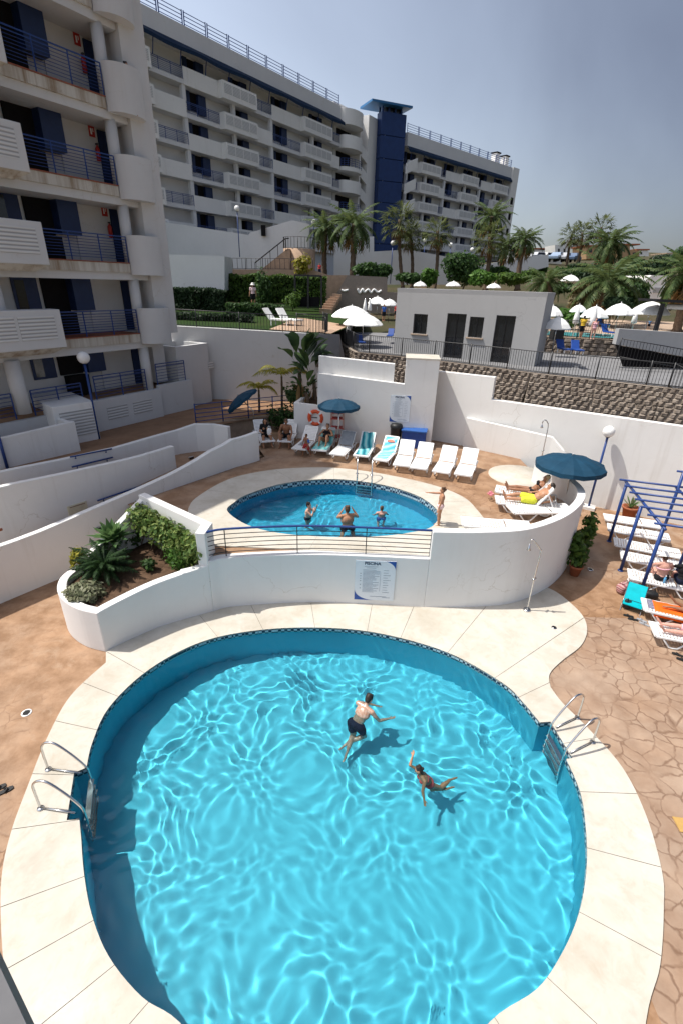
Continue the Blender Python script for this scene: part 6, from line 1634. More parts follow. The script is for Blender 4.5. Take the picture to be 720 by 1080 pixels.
c = W(665, 642, 0); t = thing('folding_chair', 'low teal folding beach chair with thin metal legs by the front pergola post', 'chair', c, radians(-35))
TC = M('teal cloth', (.0, .40, .46), .7, .2)
mb = MB(); mb.hexa([V(p) for p in ((-.24, -.22, .2), (.24, -.22, .2), (.24, .2, .13), (-.24, .2, .13), (-.24, -.22, .22), (.24, -.22, .22), (.24, .2, .15), (-.24, .2, .15))]); mb.build('seat', TC, t, world=False)
mb = MB(); mb.hexa([V(p) for p in ((-.24, .2, .16), (.24, .2, .16), (.24, .52, .56), (-.24, .52, .56), (-.24, .175, .18), (.24, .175, .18), (.24, .49, .58), (-.24, .49, .58))]); mb.build('backrest', TC, t, world=False)
for s in (-.25, .25):
    mb = MB(); mb.tube([(s, -.28, .0), (s, .2, .14), (s, .53, .58)], .011, 6); mb.build('leg', 'steel', t, world=False)
    mb = MB(); mb.tube([(s, -.24, .22), (s, .1, .14), (s, .3, .0)], .011, 6); mb.build('leg', 'steel', t, world=False)
def shoes(label, c, rz, mat, gap=.13, name='sandals', L=.26):
    t = thing(name, label, 'footwear', c, rz)
    for k in (-1, 1):
        mb = MB(); pr = [(-.035, -.12), (.035, -.12), (.042, 0), (.05, .08), (.03, .135), (-.03, .135), (-.045, .08), (-.036, 0)]
        off = V((k*gap/2, .05*k, 0)); mb.prism([(x*L/.26+off.x, y*L/.26+off.y) for x, y in pr], 0, .022); o = mb.build('sole', mat, t, world=False)
        mb = MB(); mb.tube(catmull([(off.x-.045, off.y+.0, .02), (off.x, off.y+.05, .06), (off.x+.045, off.y+.0, .02)], False, 4), .014, 5); mb.build('strap', mat, o, world=False)
shoes('dark sandals on the paving in front of the teal folding chair', W(665, 652, 0)+V((0, 0, .003)), 1.2, 'bin plastic')
shoes('worn grey flip flops just right of the dark sandals', W(678, 657, 0)+V((0, 0, .003)), .8, 'grey towel')
shoes('black sandals near the right edge below the nearest lounger', W(717, 694, 0)+V((0, 0, .003)), 1.0, 'bin plastic', .16)
shoes('pink flip flops on the upper deck left of the sunbathing couple', W(517, 521, Z1)+V((0, 0, .003)), .3, M('pink rubber', (.6, .2, .25), .6, .3))
shoes('brown flip flops on the upper deck near the pink ones', W(519, 528, Z1)+V((0, 0, .003)), .9, 'wood')
shoes('single pair of dark shoes at the far left edge beside the coping', W(1, 834, 0)+V((0, 0, .003)), -.9, 'bin plastic')
t = thing('water_bottle', 'blue plastic bottle standing beside the sitter in the black top', 'bottle', on('t', .15, -.05, .345)); mb = MB(); mb.lathe([(0, 0), (.035, 0), (.036, .16), (.014, .2), (.014, .23), (0, .23)], 12); mb.build('body', M('bottle blue', (.1, .35, .6), .1, .5), t, world=False)
mb = MB(); mb.lathe([(.017, .225), (.017, .25), (0, .25)], 10); mb.build('cap', 'white plastic', t, world=False)
mb = MB(); c = W(718, 872, 0); mb.hexa([c+V(p) for p in ((-.08, -.1, .004), (.2, -.13, .004), (.22, .12, .004), (-.06, .16, .004), (-.08, -.1, .02), (.2, -.13, .02), (.22, .12, .03), (-.06, .16, .02))])
tag(mb.build('magazine', M('yellow paper', (.45, .28, .09), .6, .3), None, loc=c), 'yellow and white magazine lying on the paving at the right edge', 'magazine')
# ledge of the photographer's own balcony, bottom left corner
g = [WD(-12, 1003, 1.0), WD(38, 1095, .93)]
e0_, e1_ = V((g[0].x, g[0].y, 0)), V((g[1].x, g[1].y, 0))
zt2 = (g[0].z+g[1].z)/2
mb = MB(); d = (e1_-e0_).normalized(); nn = V((-d.y, d.x, 0)); nn = nn if nn.x < 0 else -nn
q = [e0_-d*.8, e1_+d*.8, e1_+d*.8+nn*.22, e0_-d*.8+nn*.22]; mb.hexa([V((p.x, p.y, zt2-.5)) for p in q]+[V((p.x, p.y, zt2)) for p in q])
tag(mb.build('balcony_ledge', M('ledge shade grey', (.13, .13, .135), .8, .2), None, loc=g[0]), 'grey corner of the balcony ledge at the bottom left', 'ledge')  # the ledge's shade is put into this dark base colour
# ------------------------------------------------------------------ people
def skin(name, c):
    t = NT(name); t.set(.5, .35); c2 = tuple(v*.82 for v in c)
    t.color(t.ramp(t.noise(7, 4), [(.3, c2), (.7, c)])); t.b.inputs['Subsurface Weight'].default_value = .08; t.b.inputs['Subsurface Radius'].default_value = (.02, .008, .005); return t.m
skin('skin tan', (.46, .235, .135)); skin('skin dark tan', (.30, .14, .075)); skin('skin fair', (.62, .38, .28)); skin('skin pink', (.66, .36, .28))
def mottled():
    t = NT('skin wet back'); t.set(.25, .6)
    a = t.noise(22, 5, .7); b = t.noise(3, 3)
    t.color(t.mix(t.ramp(a, [(.42, 0.0), (.62, .75)]), t.ramp(b, [(.3, (.38, .20, .125)), (.7, (.45, .265, .18))]), (.46, .39, .33)))
mottled()
M('hair dark', (.018, .012, .009), .6, .4, var=.3, scale=40); M('hair brown', (.09, .045, .022), .6, .4, var=.3, scale=40); M('hair blonde', (.42, .29, .15), .6, .4, var=.2, scale=40); M('hair red', (.20, .07, .03), .6, .4, var=.3, scale=40)
M('cloth navy', (.010, .014, .035), .85, .2); M('cloth black', (.012, .012, .014), .85, .2); M('cloth coral', (.55, .10, .10), .8, .2); M('cloth lime', (.60, .62, .05), .8, .2); M('cloth red', (.35, .04, .04), .85, .2)
M('cloth white pink', (.75, .55, .55), .8, .2); M('cloth pink', (.70, .40, .45), .85, .2); M('cloth blue', (.05, .14, .45), .8, .2); M('cloth yellow', (.65, .42, .04), .85, .2); M('cloth white', (.78, .76, .72), .85, .2); M('cloth grey blue', (.12, .2, .32), .85, .2)
M('eye dark', (.02, .015, .012), .2, .5, var=.02); M('lip', (.35, .12, .10), .5, .4, var=.05)
def cap(mb, a, b, ra, rb, n=10):
    a, b = V(a), V(b); d = b-a; L = d.length
    if L < 1e-5: mb.ball(a, ra, n, 8); return
    d /= L; pts = []; rs = []
    for k in range(5): t = -pi/2+pi/2*k/4.0; pts.append(a+d*ra*sin(t)); rs.append(max(.0004, ra*cos(t)))
    for k in range(5): t = pi/2*k/4.0; pts.append(b+d*rb*sin(t)); rs.append(max(.0004, rb*cos(t)))
    mb.tube(pts, rs, n)
def fuse(name, mb, mat, parent, vox=.011, it=2, sm=.5):
    o = mb.build('tmp', mat); r = o.modifiers.new('r', 'REMESH'); r.mode = 'VOXEL'; r.voxel_size = vox; s = o.modifiers.new('s', 'SMOOTH'); s.factor = sm; s.iterations = it
    dg = bpy.context.evaluated_depsgraph_get(); me = bpy.data.meshes.new_from_object(o.evaluated_get(dg)); bpy.data.objects.remove(o)
    me.name = name; inv = PM[parent.name].inverted() if parent else Matrix.Identity(4); me.transform(inv); me.polygons.foreach_set('use_smooth', [True]*len(me.polygons))
    me.materials.clear(); me.materials.append(MATS[mat]); q = bpy.data.objects.new(name, me); COL.objects.link(q)
    if parent: q.parent = parent; PM[q.name] = PM[parent.name]
    return q
def person(label, h, pelvis, up, fwd, la, ra, ll, rl, face=None, mtx=None, sk='skin tan', hair='hair dark', hairlen=0, wear=(), group=None, vox=.0105, female=False, hat=None, headup=None, hand=.35, far=False, chubby=1.1):
    """la/ra: (upper arm dir, forearm dir); ll/rl: (thigh dir, shin dir, foot dir). Directions in the local frame of mtx"""
    M3 = (mtx or Matrix.Identity(4)); R3 = M3.to_3x3(); n = lambda v: (R3 @ V(v)).normalized()
    P = M3 @ V(pelvis); U = n(up); F = n(fwd); F = (F-U*F.dot(U)).normalized(); S = U.cross(F)      # S: the person's left
    S = F.cross(U)*-1
    Lf = U.cross(F).normalized()
    # person's left = up x fwd
    S = Lf
    HU = n(headup) if headup else (U*.85+V((0, 0, .35))).normalized(); HF = n(face) if face else F; HF = (HF-HU*HF.dot(HU)).normalized(); HS = HU.cross(HF)
    chest = P+U*.20*h; neck = P+U*.305*h; head = neck+HU*.085*h+HF*.012*h
    t = thing('person', label, 'person', (P.x, P.y, P.z), 0, group); mb = MB(); g = chubby
    fr = lambda a, b, c: Matrix((a, b, c)).transposed()
    B3 = fr(S, F, U); H3 = fr(HS, HF, HU)
    mb.ball(P+U*.015*h, (.092*h*g, .068*h*g, .075*h), 14, 10, B3); mb.ball(P+U*.10*h, (.078*h*g, .058*h*g, .09*h), 14, 10, B3)
    mb.ball(chest, (.098*h*g, .064*h*g, .105*h), 14, 10, B3)
    sw = (.100 if female else .112)*h; shs = []
    for s in (1, -1):
        sh = P+U*.275*h+S*s*sw; shs.append(sh); cap(mb, P+U*.285*h, sh, .036*h, .034*h)
        if female: mb.ball(chest+U*.0*h+F*.055*h+S*s*.042*h, (.036*h, .032*h, .036*h), 10, 8, B3)
    cap(mb, neck-U*.02*h, head-HU*.02*h, .030*h, .027*h)
    mb.ball(head+HU*.012*h, (.043*h, .055*h, .058*h), 14, 12, H3); mb.ball(head-HU*.035*h+HF*.018*h, (.030*h, .033*h, .030*h), 10, 8, H3)
    cap(mb, head+HF*.052*h+HU*.008*h, head+HF*.066*h-HU*.012*h, .006*h, .009*h, 8); 
    for s in (1, -1): mb.ball(head+HS*s*.045*h-HF*.004*h, (.006*h, .012*h, .017*h), 8, 6, H3)
    wr = []
    for s, sh, (u_, f_) in ((1, shs[0], la), (-1, shs[1], ra)):
        u_, f_ = n(u_), n(f_); el = sh+u_*.165*h; w_ = el+f_*.145*h; wr.append((sh, el, w_))
        cap(mb, sh, el, .031*h*g, .023*h); cap(mb, el, el+f_*.05*h, .024*h, .024*h); cap(mb, el+f_*.03*h, w_, .024*h, .0155*h)
        if far: cap(mb, w_, w_+f_*.08*h, .016*h, .012*h); continue
        c = f_.cross(U); c = (c if c.length > .2 else f_.cross(F)).normalized(); nn_ = f_.cross(c).normalized(); pc = w_+f_*.026*h; HM = fr(c, nn_, f_)
        mb.ball(pc, (.024*h, .011*h, .032*h), 10, 8, HM)
        for k, (o, ln_) in enumerate(((-.017, .036), (-.006, .042), (.006, .040), (.017, .031))):
            b = pc+c*o*h+f_*.022*h; m_ = b+(f_-nn_*hand*.4).normalized()*ln_*.5*h; e = m_+(f_-nn_*hand*1.4).normalized()*ln_*.55*h; cap(mb, b, m_, .0058*h, .0054*h, 7); cap(mb, m_, e, .0054*h, .0045*h, 7)
        b = pc-c*.018*h-f_*.008*h; m_ = b+(f_*.6-c*.7).normalized()*.026*h; cap(mb, b, m_, .0075*h, .0062*h, 7); cap(mb, m_, m_+(f_-c*.15).normalized()*.022*h, .006*h, .005*h, 7)
    lg = []
    for s, L_ in ((1, ll), (-1, rl)):
        th, sn_ = n(L_[0]), n(L_[1]); ft = n(L_[2]) if len(L_) > 2 else F; hp = P+S*s*.052*h-U*.005*h; kn = hp+th*.245*h; an = kn+sn_*.235*h; lg.append((hp, kn, an))
        cap(mb, hp, kn, .056*h*g, .035*h); cap(mb, kn, kn+sn_*.09*h, .034*h, .038*h); cap(mb, kn+sn_*.07*h, an, .038*h, .021*h); cap(mb, an-ft*.02*h, an+ft*.085*h+sn_*.02*h, .021*h, .016*h); cap(mb, an+ft*.06*h+sn_*.02*h, an+ft*.115*h+sn_*.028*h, .02*h, .012*h)
    fuse('body', mb, sk, t, vox*h/1.7)
    if not far:
        for s in (1, -1): e = MB(); e.ball(head+HF*.0505*h+HS*s*.019*h+HU*.012*h, (.007*h, .004*h, .0045*h), 8, 6, H3); e.build('eye', 'eye dark', t)
        e = MB(); e.ball(head+HF*.05*h-HU*.036*h, (.014*h, .005*h, .004*h), 8, 6, H3); e.build('mouth', 'lip', t)
    hb = MB(); hb.ball(head+HU*.026*h-HF*.012*h, (.049*h, .058*h, .056*h), 14, 10, H3); hb.ball(head+HU*.00*h-HF*.028*h, (.044*h, .036*h, .05*h), 12, 8, H3)
    rnd = random.Random(int(h*1000)+len(label))
    for k in range(9): a = k*.7; hb.ball(head+HU*(.05+.02*rnd.random())*h-HF*.015*h+HS*.03*h*cos(a)+HF*.03*h*sin(a), .018*h, 8, 6)
    if hairlen == 1: hb.ball(head-HF*.066*h+HU*.02*h, .026*h, 10, 8)
    if hairlen == 2:
        for s in (-1, 0, 1): cap(hb, head-HF*.035*h+HS*s*.03*h, neck-U*.05*h-F*.05*h+S*s*.035*h, .03*h, .02*h)
    if hair: fuse('hair', hb, hair, t, .012*h/1.7, 2)
    if hat: q = MB(); q.lathe([(.125*h, -.012*h), (.122*h, -.006*h), (.070*h, .012*h), (.068*h, .06*h), (.05*h, .088*h), (0, .095*h)], 20, head+HU*.03*h, mtx=H3); q.build('hat', hat, t)
    for w_ in wear:
        kind, mat = w_; q = MB(); e_ = .011*h
        if kind in ('trunks', 'shorts'):
            fr_ = .52 if kind == 'trunks' else .7
            q.ball(P+U*.01*h, (.097*h*g+e_, .072*h*g+e_, .072*h), 14, 10, B3)
            for hp, kn, an in lg: cap(q, hp, hp+(kn-hp)*fr_, .060*h*g+e_, .047*h*g+e_)
        elif kind == 'bikini':
            q.ball(P-U*.0*h, (.103*h*g, .082*h*g, .062*h), 14, 10, B3)
            for hp, kn, an in lg: cap(q, hp-(kn-hp)*.05, hp+(kn-hp)*.06, .064*h*g, .06*h*g)
        elif kind == 'bra':
            for s in (1, -1): q.ball(chest+F*.060*h+S*s*.042*h, (.043*h, .040*h, .040*h), 10, 8, B3)
            q.ball(chest, (.107*h*g, .075*h*g, .030*h), 14, 8, B3)
        elif kind == 'suit':
            q.ball(P+U*.01*h, (.097*h*g, .074*h*g, .075*h), 14, 10, B3); q.ball(P+U*.10*h, (.083*h*g, .063*h*g, .09*h), 14, 10, B3); q.ball(chest, (.102*h*g, .069*h*g, .085*h), 14, 10, B3)
            for s in (1, -1): q.ball(chest+F*.060*h+S*s*.042*h, (.038*h, .032*h, .036*h), 10, 8, B3); cap(q, chest+S*s*.05*h+U*.06*h+F*.05*h, neck+S*s*.05*h-F*.03*h-U*.02*h, .014*h, .014*h)
        elif kind in ('shirt', 'dress'):
            q.ball(P+U*.03*h, (.100*h*g, .076*h*g, .08*h), 14, 10, B3); q.ball(P+U*.11*h, (.088*h*g, .067*h*g, .09*h), 14, 10, B3); q.ball(chest, (.106*h*g, .072*h*g, .108*h), 14, 10, B3)
            for sh, el, w2 in wr: cap(q, sh, sh+(el-sh)*.5, .041*h, .036*h); cap(q, P+U*.285*h, sh, .04*h, .041*h)
            if kind == 'dress':
                for hp, kn, an in lg: cap(q, hp, hp+(kn-hp)*.6, .064*h, .055*h)
        elif kind == 'armband':
            sh, el, w2 = wr[0]; cap(q, sh+(el-sh)*.3, sh+(el-sh)*.7, .045*h, .045*h)
        fuse({'trunks': 'swim_shorts', 'shorts': 'shorts', 'bikini': 'bikini_bottom', 'bra': 'bikini_top', 'suit': 'swimsuit', 'shirt': 'shirt', 'dress': 'dress', 'armband': 'armband'}[kind], q, mat, t, .011*h/1.7, 2)
    return t
WET = []
# the two swimmers in the big pool
nk, pv = W(385.5, 745, .06), W(375, 767.5, -.32); up = nk-pv
WET.append(person('man in navy swim shorts pushing forward through the big pool, wet mottled back', 1.66, pv, up, (.5, .75, -.9), ((.55, .45, -.5), (.8, -.1, -.25)), ((.5, -.2, -.7), (.85, .3, -.1)), ((.05, -.2, -1), (-.3, -.75, -.55), (-.4, -.8, -.3)), ((.35, .0, -1), (-.95, -.3, -.3), (-.6, -.6, -.3)), face=(.7, .7, .0), headup=(.35, .5, .8), sk='skin wet back', hair='hair dark', wear=(('trunks', 'cloth navy'),)))
nk, pv = W(443.5, 818, -.10), W(450.5, 829.5, -.45); up = nk-pv
WET.append(person('girl in a coral bikini swimming with one arm raised out of the big pool', 1.22, pv, up, (-.5, -.2, -.9), ((-.2, -.55, -.7), (.1, -.5, -.6)), ((-.85, .3, .35), (.3, .65, .75)), ((.6, .1, -.5), (.7, .6, -.1), (.9, .3, -.2)), ((.3, -.25, -.8), (.9, .1, .0), (.9, .3, -.2)), face=(-.8, .1, -.2), headup=(-.3, .4, .8), sk='skin tan', hair='hair dark', hairlen=1, female=True, wear=(('bikini', 'cloth coral'), ('bra', 'cloth coral'))))
zw = Z1-.17
# bathers in the upper pool
p = W(324.5, 544, zw); WET.append(person('dark haired child standing in the upper pool with both hands held to the face', 1.38, (p.x, p.y, zw-.16), (.05, 0, 1), (.95, -.25, 0), ((.6, .15, -.6), (.3, -.25, .9)), ((.65, -.15, -.5), (.25, .2, .9)), ((.1, .1, -1), (-.1, 0, -1)), ((.05, -.1, -1), (-.1, 0, -1)), sk='skin fair', hair='hair dark', wear=(('bikini', 'cloth navy'),), female=False))
p = W(366.5, 553, zw); WET.append(person('broad man seen from behind in the upper pool, hands raised to his face', 1.78, (p.x, p.y, zw-.2), (-.04, .06, 1), (-.25, 1, 0), ((-.35, .75, -.5), (.5, .1, .85)), ((.45, .7, -.5), (-.55, .1, .85)), ((-.12, .3, -1), (-.1, -.85, -.35)), ((.15, .3, -1), (.1, -.85, -.35)), sk='skin tan', hair='hair brown', wear=(('trunks', 'cloth navy'),), chubby=1.25))
p = W(402, 542, zw); WET.append(person('brown haired child crouching chest deep at the right of the upper pool', 1.28, (p.x, p.y, zw-.33), (.0, .1, 1), (-.1, 1, 0), ((-.4, .2, -.9), (-.1, .6, -.6)), ((.4, .3, -.9), (.1, .6, -.6)), ((-.1, .2, -1), (0, -.4, -1)), ((.1, .2, -1), (0, -.4, -1)), sk='skin pink', hair='hair brown', wear=(('trunks', 'cloth blue'),)))
p = W(462, 554, Z1+.035); hh = 1.30
person('girl in pale bikini bottom standing on the upper pool edge, one arm stretched out', hh, (p.x, p.y+.05, p.z+.495*hh), (.05, 0, 1), (-1, .12, 0), ((-.2, -.15, -.95), (-.25, -.1, -.9)), ((-.9, .2, -.1), (-.95, .1, 0)), ((-.08, -.03, -1), (.08, 0, -1), (-1, 0, -.1)), ((.04, .05, -1), (.05, 0, -1), (-1, .1, -.1)), sk='skin tan', hair='hair brown', hairlen=1, wear=(('bikini', 'cloth white pink'),), female=False)
# on the back row of loungers
Ma, Mb, Mc, Md = LM['a'], LM['b'], LM['c'], LM['d']
sit = dict(ll=((.18, -.95, .12), (.05, -.1, -1), (.1, -1, 0)), rl=((-.2, -.95, .12), (-.05, -.15, -1), (-.1, -1, 0)))
person('person in black clothes sitting in the shade at the left end of the back row', 1.66, (0, -.42, .46), (0, -.05, 1), (-.1, -1, 0), ((.3, -.25, -.9), (-.2, -.9, -.1)), ((-.3, -.2, -.9), (.2, -.9, .0)), sit['ll'], sit['rl'], mtx=Ma, sk='skin tan', hair='hair dark', hairlen=2, wear=(('dress', 'cloth black'),), female=True)
bag('white_bag', 'white bag held upright on the lap of the person in black', Ma @ V((.12, -.72, .52)), (.2, .14, .32), 'white canvas', 4)
person('shirtless tanned man sitting hunched in the shade beside the raised bed', 1.78, (0, -.42, .46), (.05, -.35, 1), (0, -1, -.1), ((.25, -.45, -.85), (-.1, -.6, -.7)), ((-.3, -.45, -.85), (.1, -.6, -.7)), sit['ll'], sit['rl'], mtx=Mb, sk='skin dark tan', hair='hair brown', wear=(('trunks', 'cloth black'),), chubby=1.1)
p = W(323, 481, Z1); hh = 1.02
person('small tanned child in red shorts walking past the loungers with a blue armband', hh, (p.x, p.y, Z1+.49*hh), (.03, 0, 1), (-.7, -.7, 0), ((.2, -.2, -.95), (-.3, -.4, -.7)), ((-.3, .3, -.9), (-.2, -.3, -.8)), ((.35, .1, -.9), (.3, .25, -.9), (-.5, -.7, -.2)), ((-.4, -.1, -.9), (-.05, .1, -1), (-.7, -.6, 0)), sk='skin dark tan', hair='hair brown', wear=(('shorts', 'cloth red'), ('armband', 'cloth blue')))
rec = (0, cos(.75), sin(.75))
person('woman in a black swimsuit lying back with knees bent on a turquoise towel', 1.66, (0, .16, .46), (0, .72, .70), (0, -.7, .72), ((.45, -.55, -.5), (-.35, -.75, .25)), ((-.45, -.55, -.5), (.3, -.75, .25)), ((.14, -.75, .66), (.0, -.5, -.86), (0, -1, 0)), ((-.16, -.85, .5), (.0, -.6, -.8), (0, -1, 0)), face=(0, -.95, .25), headup=(0, .3, .95), mtx=Md, sk='skin tan', hair='hair brown', wear=(('suit', 'cloth black'),), female=True)
# couple behind the curved wall
person('blonde woman in a dark bikini sunbathing with legs outstretched behind the teal parasol', 1.66, (.0, .2, .45), (0, .66, .75), (0, -.75, .66), ((.5, .1, -.8), (-.1, -.6, -.4)), ((-.5, .15, -.8), (.1, -.6, -.4)), ((.09, -1, .02), (0, -1, -.06), (0, -.3, .95)), ((-.09, -1, .06), (0, -1, -.12), (0, -.3, .95)), face=(.1, -.9, .2), headup=(0, .35, .95), mtx=LM['w'], sk='skin dark tan', hair='hair blonde', hairlen=2, wear=(('bikini', 'cloth black'), ('bra', 'cloth black')), female=True)
person('man in lime yellow shorts reclining behind the curved wall', 1.78, (.0, .16, .46), (0, .78, .62), (0, -.62, .78), ((-.1, .5, -.7), (.0, -.8, -.3)), ((-.7, -.35, -.6), (.15, -.95, -.1)), ((.10, -1, .03), (0, -1, -.05), (0, -.3, .95)), ((-.12, -.95, .16), (0, -1, -.25), (0, -.3, .95)), face=(-.3, -.9, .2), headup=(0, .45, .9), mtx=LM['m'], sk='skin tan', hair='hair dark', wear=(('shorts', 'cloth lime'),))
# people under the pergola
person('tanned sitter in a floppy white hat bending forward on a lounger under the pergola', 1.68, (-.02, -.12, .45), (.1, -.1, 1), (-1, -.15, -.1), ((-.65, -.5, -.7), (-.5, .35, -.6)), ((-.6, .4, -.7), (-.5, -.35, -.6)), ((-.95, -.15, .1), (-.15, .0, -1), (-1, 0, 0)), ((-.95, .2, .1), (-.1, .05, -1), (-1, 0, 0)), mtx=LM['t'], face=(-.8, -.2, -.5), headup=(-.5, -.1, .85), sk='skin pink', hair='hair brown', hat='cloth white', wear=(('bikini', 'cloth black'), ('bra', 'cloth pink')), female=True, chubby=1.15)
person('red haired sitter in a black top beside the one in the white hat', 1.66, (-.05, .45, .45), (-.15, -.05, 1), (-1, -.3, 0), ((-.6, -.6, -.5), (-.6, .1, -.5)), ((-.6, .5, -.6), (-.6, -.3, -.3)), ((-.95, -.2, .1), (-.15, .0, -1), (-1, 0, 0)), ((-.95, .15, .1), (-.1, .05, -1), (-1, 0, 0)), mtx=LM['t'], face=(-.7, -.4, -.6), headup=(-.55, -.2, .8), sk='skin pink', hair='hair red', wear=(('shirt', 'cloth black'), ('trunks', 'cloth navy')), female=True, chubby=1.12)
person('tanned sunbather lying face down on the orange towel', 1.72, (.02, .55, .45), (0, 1, .04), (0, .0, -1), ((.8, .5, -.1), (-.4, .9, 0)), ((-.8, .5, -.1), (.4, .9, 0)), ((.1, -1, .0), (.0, -.9, .35), (0, -.6, .7)), ((-.12, -1, .0), (0, -1, .02), (0, -.9, -.2)), mtx=LM['u'], face=(.9, .1, -.2), headup=(0, .95, .2), sk='skin dark tan', hair='hair dark', wear=(('trunks', 'cloth black'),))
person('sunbather with pale outstretched legs and pink shorts on the nearest lounger', 1.70, (.02, .05, .45), (0, 1, .06), (0, -.06, 1), ((.45, -.8, -.1), (.0, -1, .0)), ((-.45, -.8, -.1), (.0, -1, .0)), ((.09, -1, .0), (.03, -1, -.02), (.2, -.5, .85)), ((-.09, -1, .05), (-.03, -1, -.08), (-.2, -.5, .85)), mtx=LM['v'], face=(0, -.1, 1), headup=(0, 1, .1), sk='skin pink', hair='hair brown', wear=(('shorts', 'cloth pink'), ('shirt', 'cloth white pink')), female=True)
# far figures
stand = dict(la=((.2, 0, -1), (.1, -.3, -.9)), ra=((-.2, 0, -1), (-.1, -.3, -.9)), ll=((.06, 0, -1), (0, 0, -1)), rl=((-.06, 0, -1), (0, .05, -1)))
def far_person(label, px, top, D, fw, sk, hair, wear, z=None, **kw):
    b = WD(px[0], px[1], D); k = WD(px[0], top, D); hh = k.z-b.z; person(label, hh, (b.x, b.y, b.z+.495*hh), (0, 0, 1), fw, stand['la'], stand['ra'], stand['ll'], stand['rl'], sk=sk, hair=hair, wear=wear, far=True, vox=.016, **kw)
far_person('distant man in a yellow shirt and dark shorts by the far pool fence', (611.5, 356), 331.5, 32, (.3, 1, 0), 'skin tan', 'hair dark', (('shirt', 'cloth yellow'), ('shorts', 'cloth black')))
far_person('distant person in pink beside the folded white parasol at the far pool', (624, 357), 334, 32.5, (-.3, -1, 0), 'skin pink', 'hair brown', (('suit', 'cloth pink'),))
far_person('distant person in a pale hat standing at the bright hedge', (267.5, 322), 298, 41, (.3, -1, 0), 'skin tan', 'hair brown', (('shirt', 'cloth white pink'), ('shorts', 'cloth black')), hat='cloth white')
far_person('distant person in red on the steps by the pink brick landing', (337, 291), 276.5, 50, (-.4, -1, 0), 'skin tan', 'hair dark', (('shirt', 'cloth red'), ('shorts', 'cloth navy')))
q = WP(133, 73, LB(0, .35, 0), LB.n); person('dark haired person in red looking out over a rounded balcony of the near block', 1.62, (q.x, q.y, 14.33+.42), (0, 0, 1), (.85, -.5, 0), stand['la'], stand['ra'], stand['ll'], stand['rl'], sk='skin tan', hair='hair dark', wear=(('shirt', 'cloth red'), ('shorts', 'cloth navy')), far=True, vox=.016)
far_person('distant person in grey blue seated among the parasols at the bar terrace', (683, 347), 336, 34, (-.5, -1, 0), 'skin tan', 'hair dark', (('shirt', 'cloth grey blue'), ('shorts', 'cloth black')))
far_person('distant person in blue under the white parasols beyond the terrace', (404, 338), 320, 38, (.5, -1, 0), 'skin tan', 'hair dark', (('shirt', 'cloth blue'), ('shorts', 'cloth black')))
far_person('distant person in red under the white parasols left of the hall', (417, 336), 320, 38.5, (-.5, -1, 0), 'skin tan', 'hair dark', (('shirt', 'cloth red'), ('shorts', 'cloth black')))
# ------------------------------------------------------------------ far parasols, loungers, cars, houses
FAR = [  # apex px, rim half width px, rim y, pole bottom y, distance, label
 (371, 322, 21, 331, 360, 33, 'white parasol second from the left, overlapping a nearer one before the hall'),
 (383, 330, 21, 339, 362, 30.5, 'white parasol nearest the curved terrace fence, left of the hall'),
 (398, 312.5, 10, 318, 340, 42, 'small white parasol farthest back, left of the hall'),
 (410.5, 315, 9, 320, 340, 41, 'white parasol tucked against the left corner of the hall'),
 (589, 334, 16, 343, 372, 27.5, 'white parasol half hidden by the right corner of the hall'),
 (583, 322, 13, 330, 352, 34, 'white parasol behind the half hidden one by the hall'),
 (611, 321, 10, 326.5, 352, 38, 'small white parasol behind the man in yellow'),
 (629, 322.5, 16, 331.5, 352, 36, 'white parasol behind the folded one at the far pool'),
 (655, 319.5, 18, 328.5, 352, 34, 'white parasol just left of the largest one by the bar'),
 (688, 317.5, 23, 327.5, 352, 31, 'largest white parasol by the bar terrace canopy'),
 (602, 289.5, 11, 294.5, 306, 60, 'lone white parasol on the grass slope beyond the hall'),
 (660, 295.5, 9, 301, 312, 56, 'white parasol beside the white box building'),
 (478, 296.5, 8, 300, 306, 50, 'grey white parasol peeking over the hall roof under the dark bush'),
 (521, 298.5, 8, 302, 306, 50, 'pale parasol peeking over the right part of the hall roof'),
 (443, 296.5, 7, 300, 306, 50, 'pale parasol peeking over the left part of the hall roof'),
]
for (ax, ay, hw, ry, py, D, lab) in FAR:
    a = WD(ax, ay, D); R = (WD(ax+hw, ry, D)-WD(ax-hw, ry, D)).length/2; hc = a.z-WD(ax, ry, D).z; b = WD(ax, py, D)
    parasol('white_parasol', lab, a, R, hc*1.25, (a.x, a.y, min(b.z, a.z-1.2)), 'white canvas', 8, None, 'white parasols on the terraces', .07, ribs=False)
def closed(label, px, top, bot, D, mat='white canvas'):
    a, b = WD(px, top, D), WD(px, bot, D); H = a.z-b.z; t = thing('folded_parasol', label, 'parasol', b, 0, 'folded parasols'); mb = MB()
    mb.lathe([(.02, 1.0*H), (.06*H, .9*H), (.13*H, .55*H), (.17*H, .22*H), (.10*H, .16*H), (.0, .2*H)], 9); mb.build('canopy', mat, t, world=False); mb = MB(); mb.tube([(0, 0, -.5), (0, 0, H*1.04)], .025, 6); mb.build('pole', 'steel', t, world=False)
closed('folded white parasol left of a closed pair before the hall', 384.3, 315, 330, 36); closed('folded white parasol right of a closed pair before the hall', 389.3, 315, 330, 36.5)
closed('folded white parasol standing beside the man in yellow', 605.5, 323, 345, 34); closed('big folded white parasol next to the person in pink', 623, 322, 348, 33.2); closed('pale folded parasol by the largest white parasol', 667, 325, 344, 35)
closed('folded white parasol leaning on the grass slope', 559, 291, 301, 58); closed('folded white parasol near the terrace fence corner left of the hall', 367, 337, 352, 31)
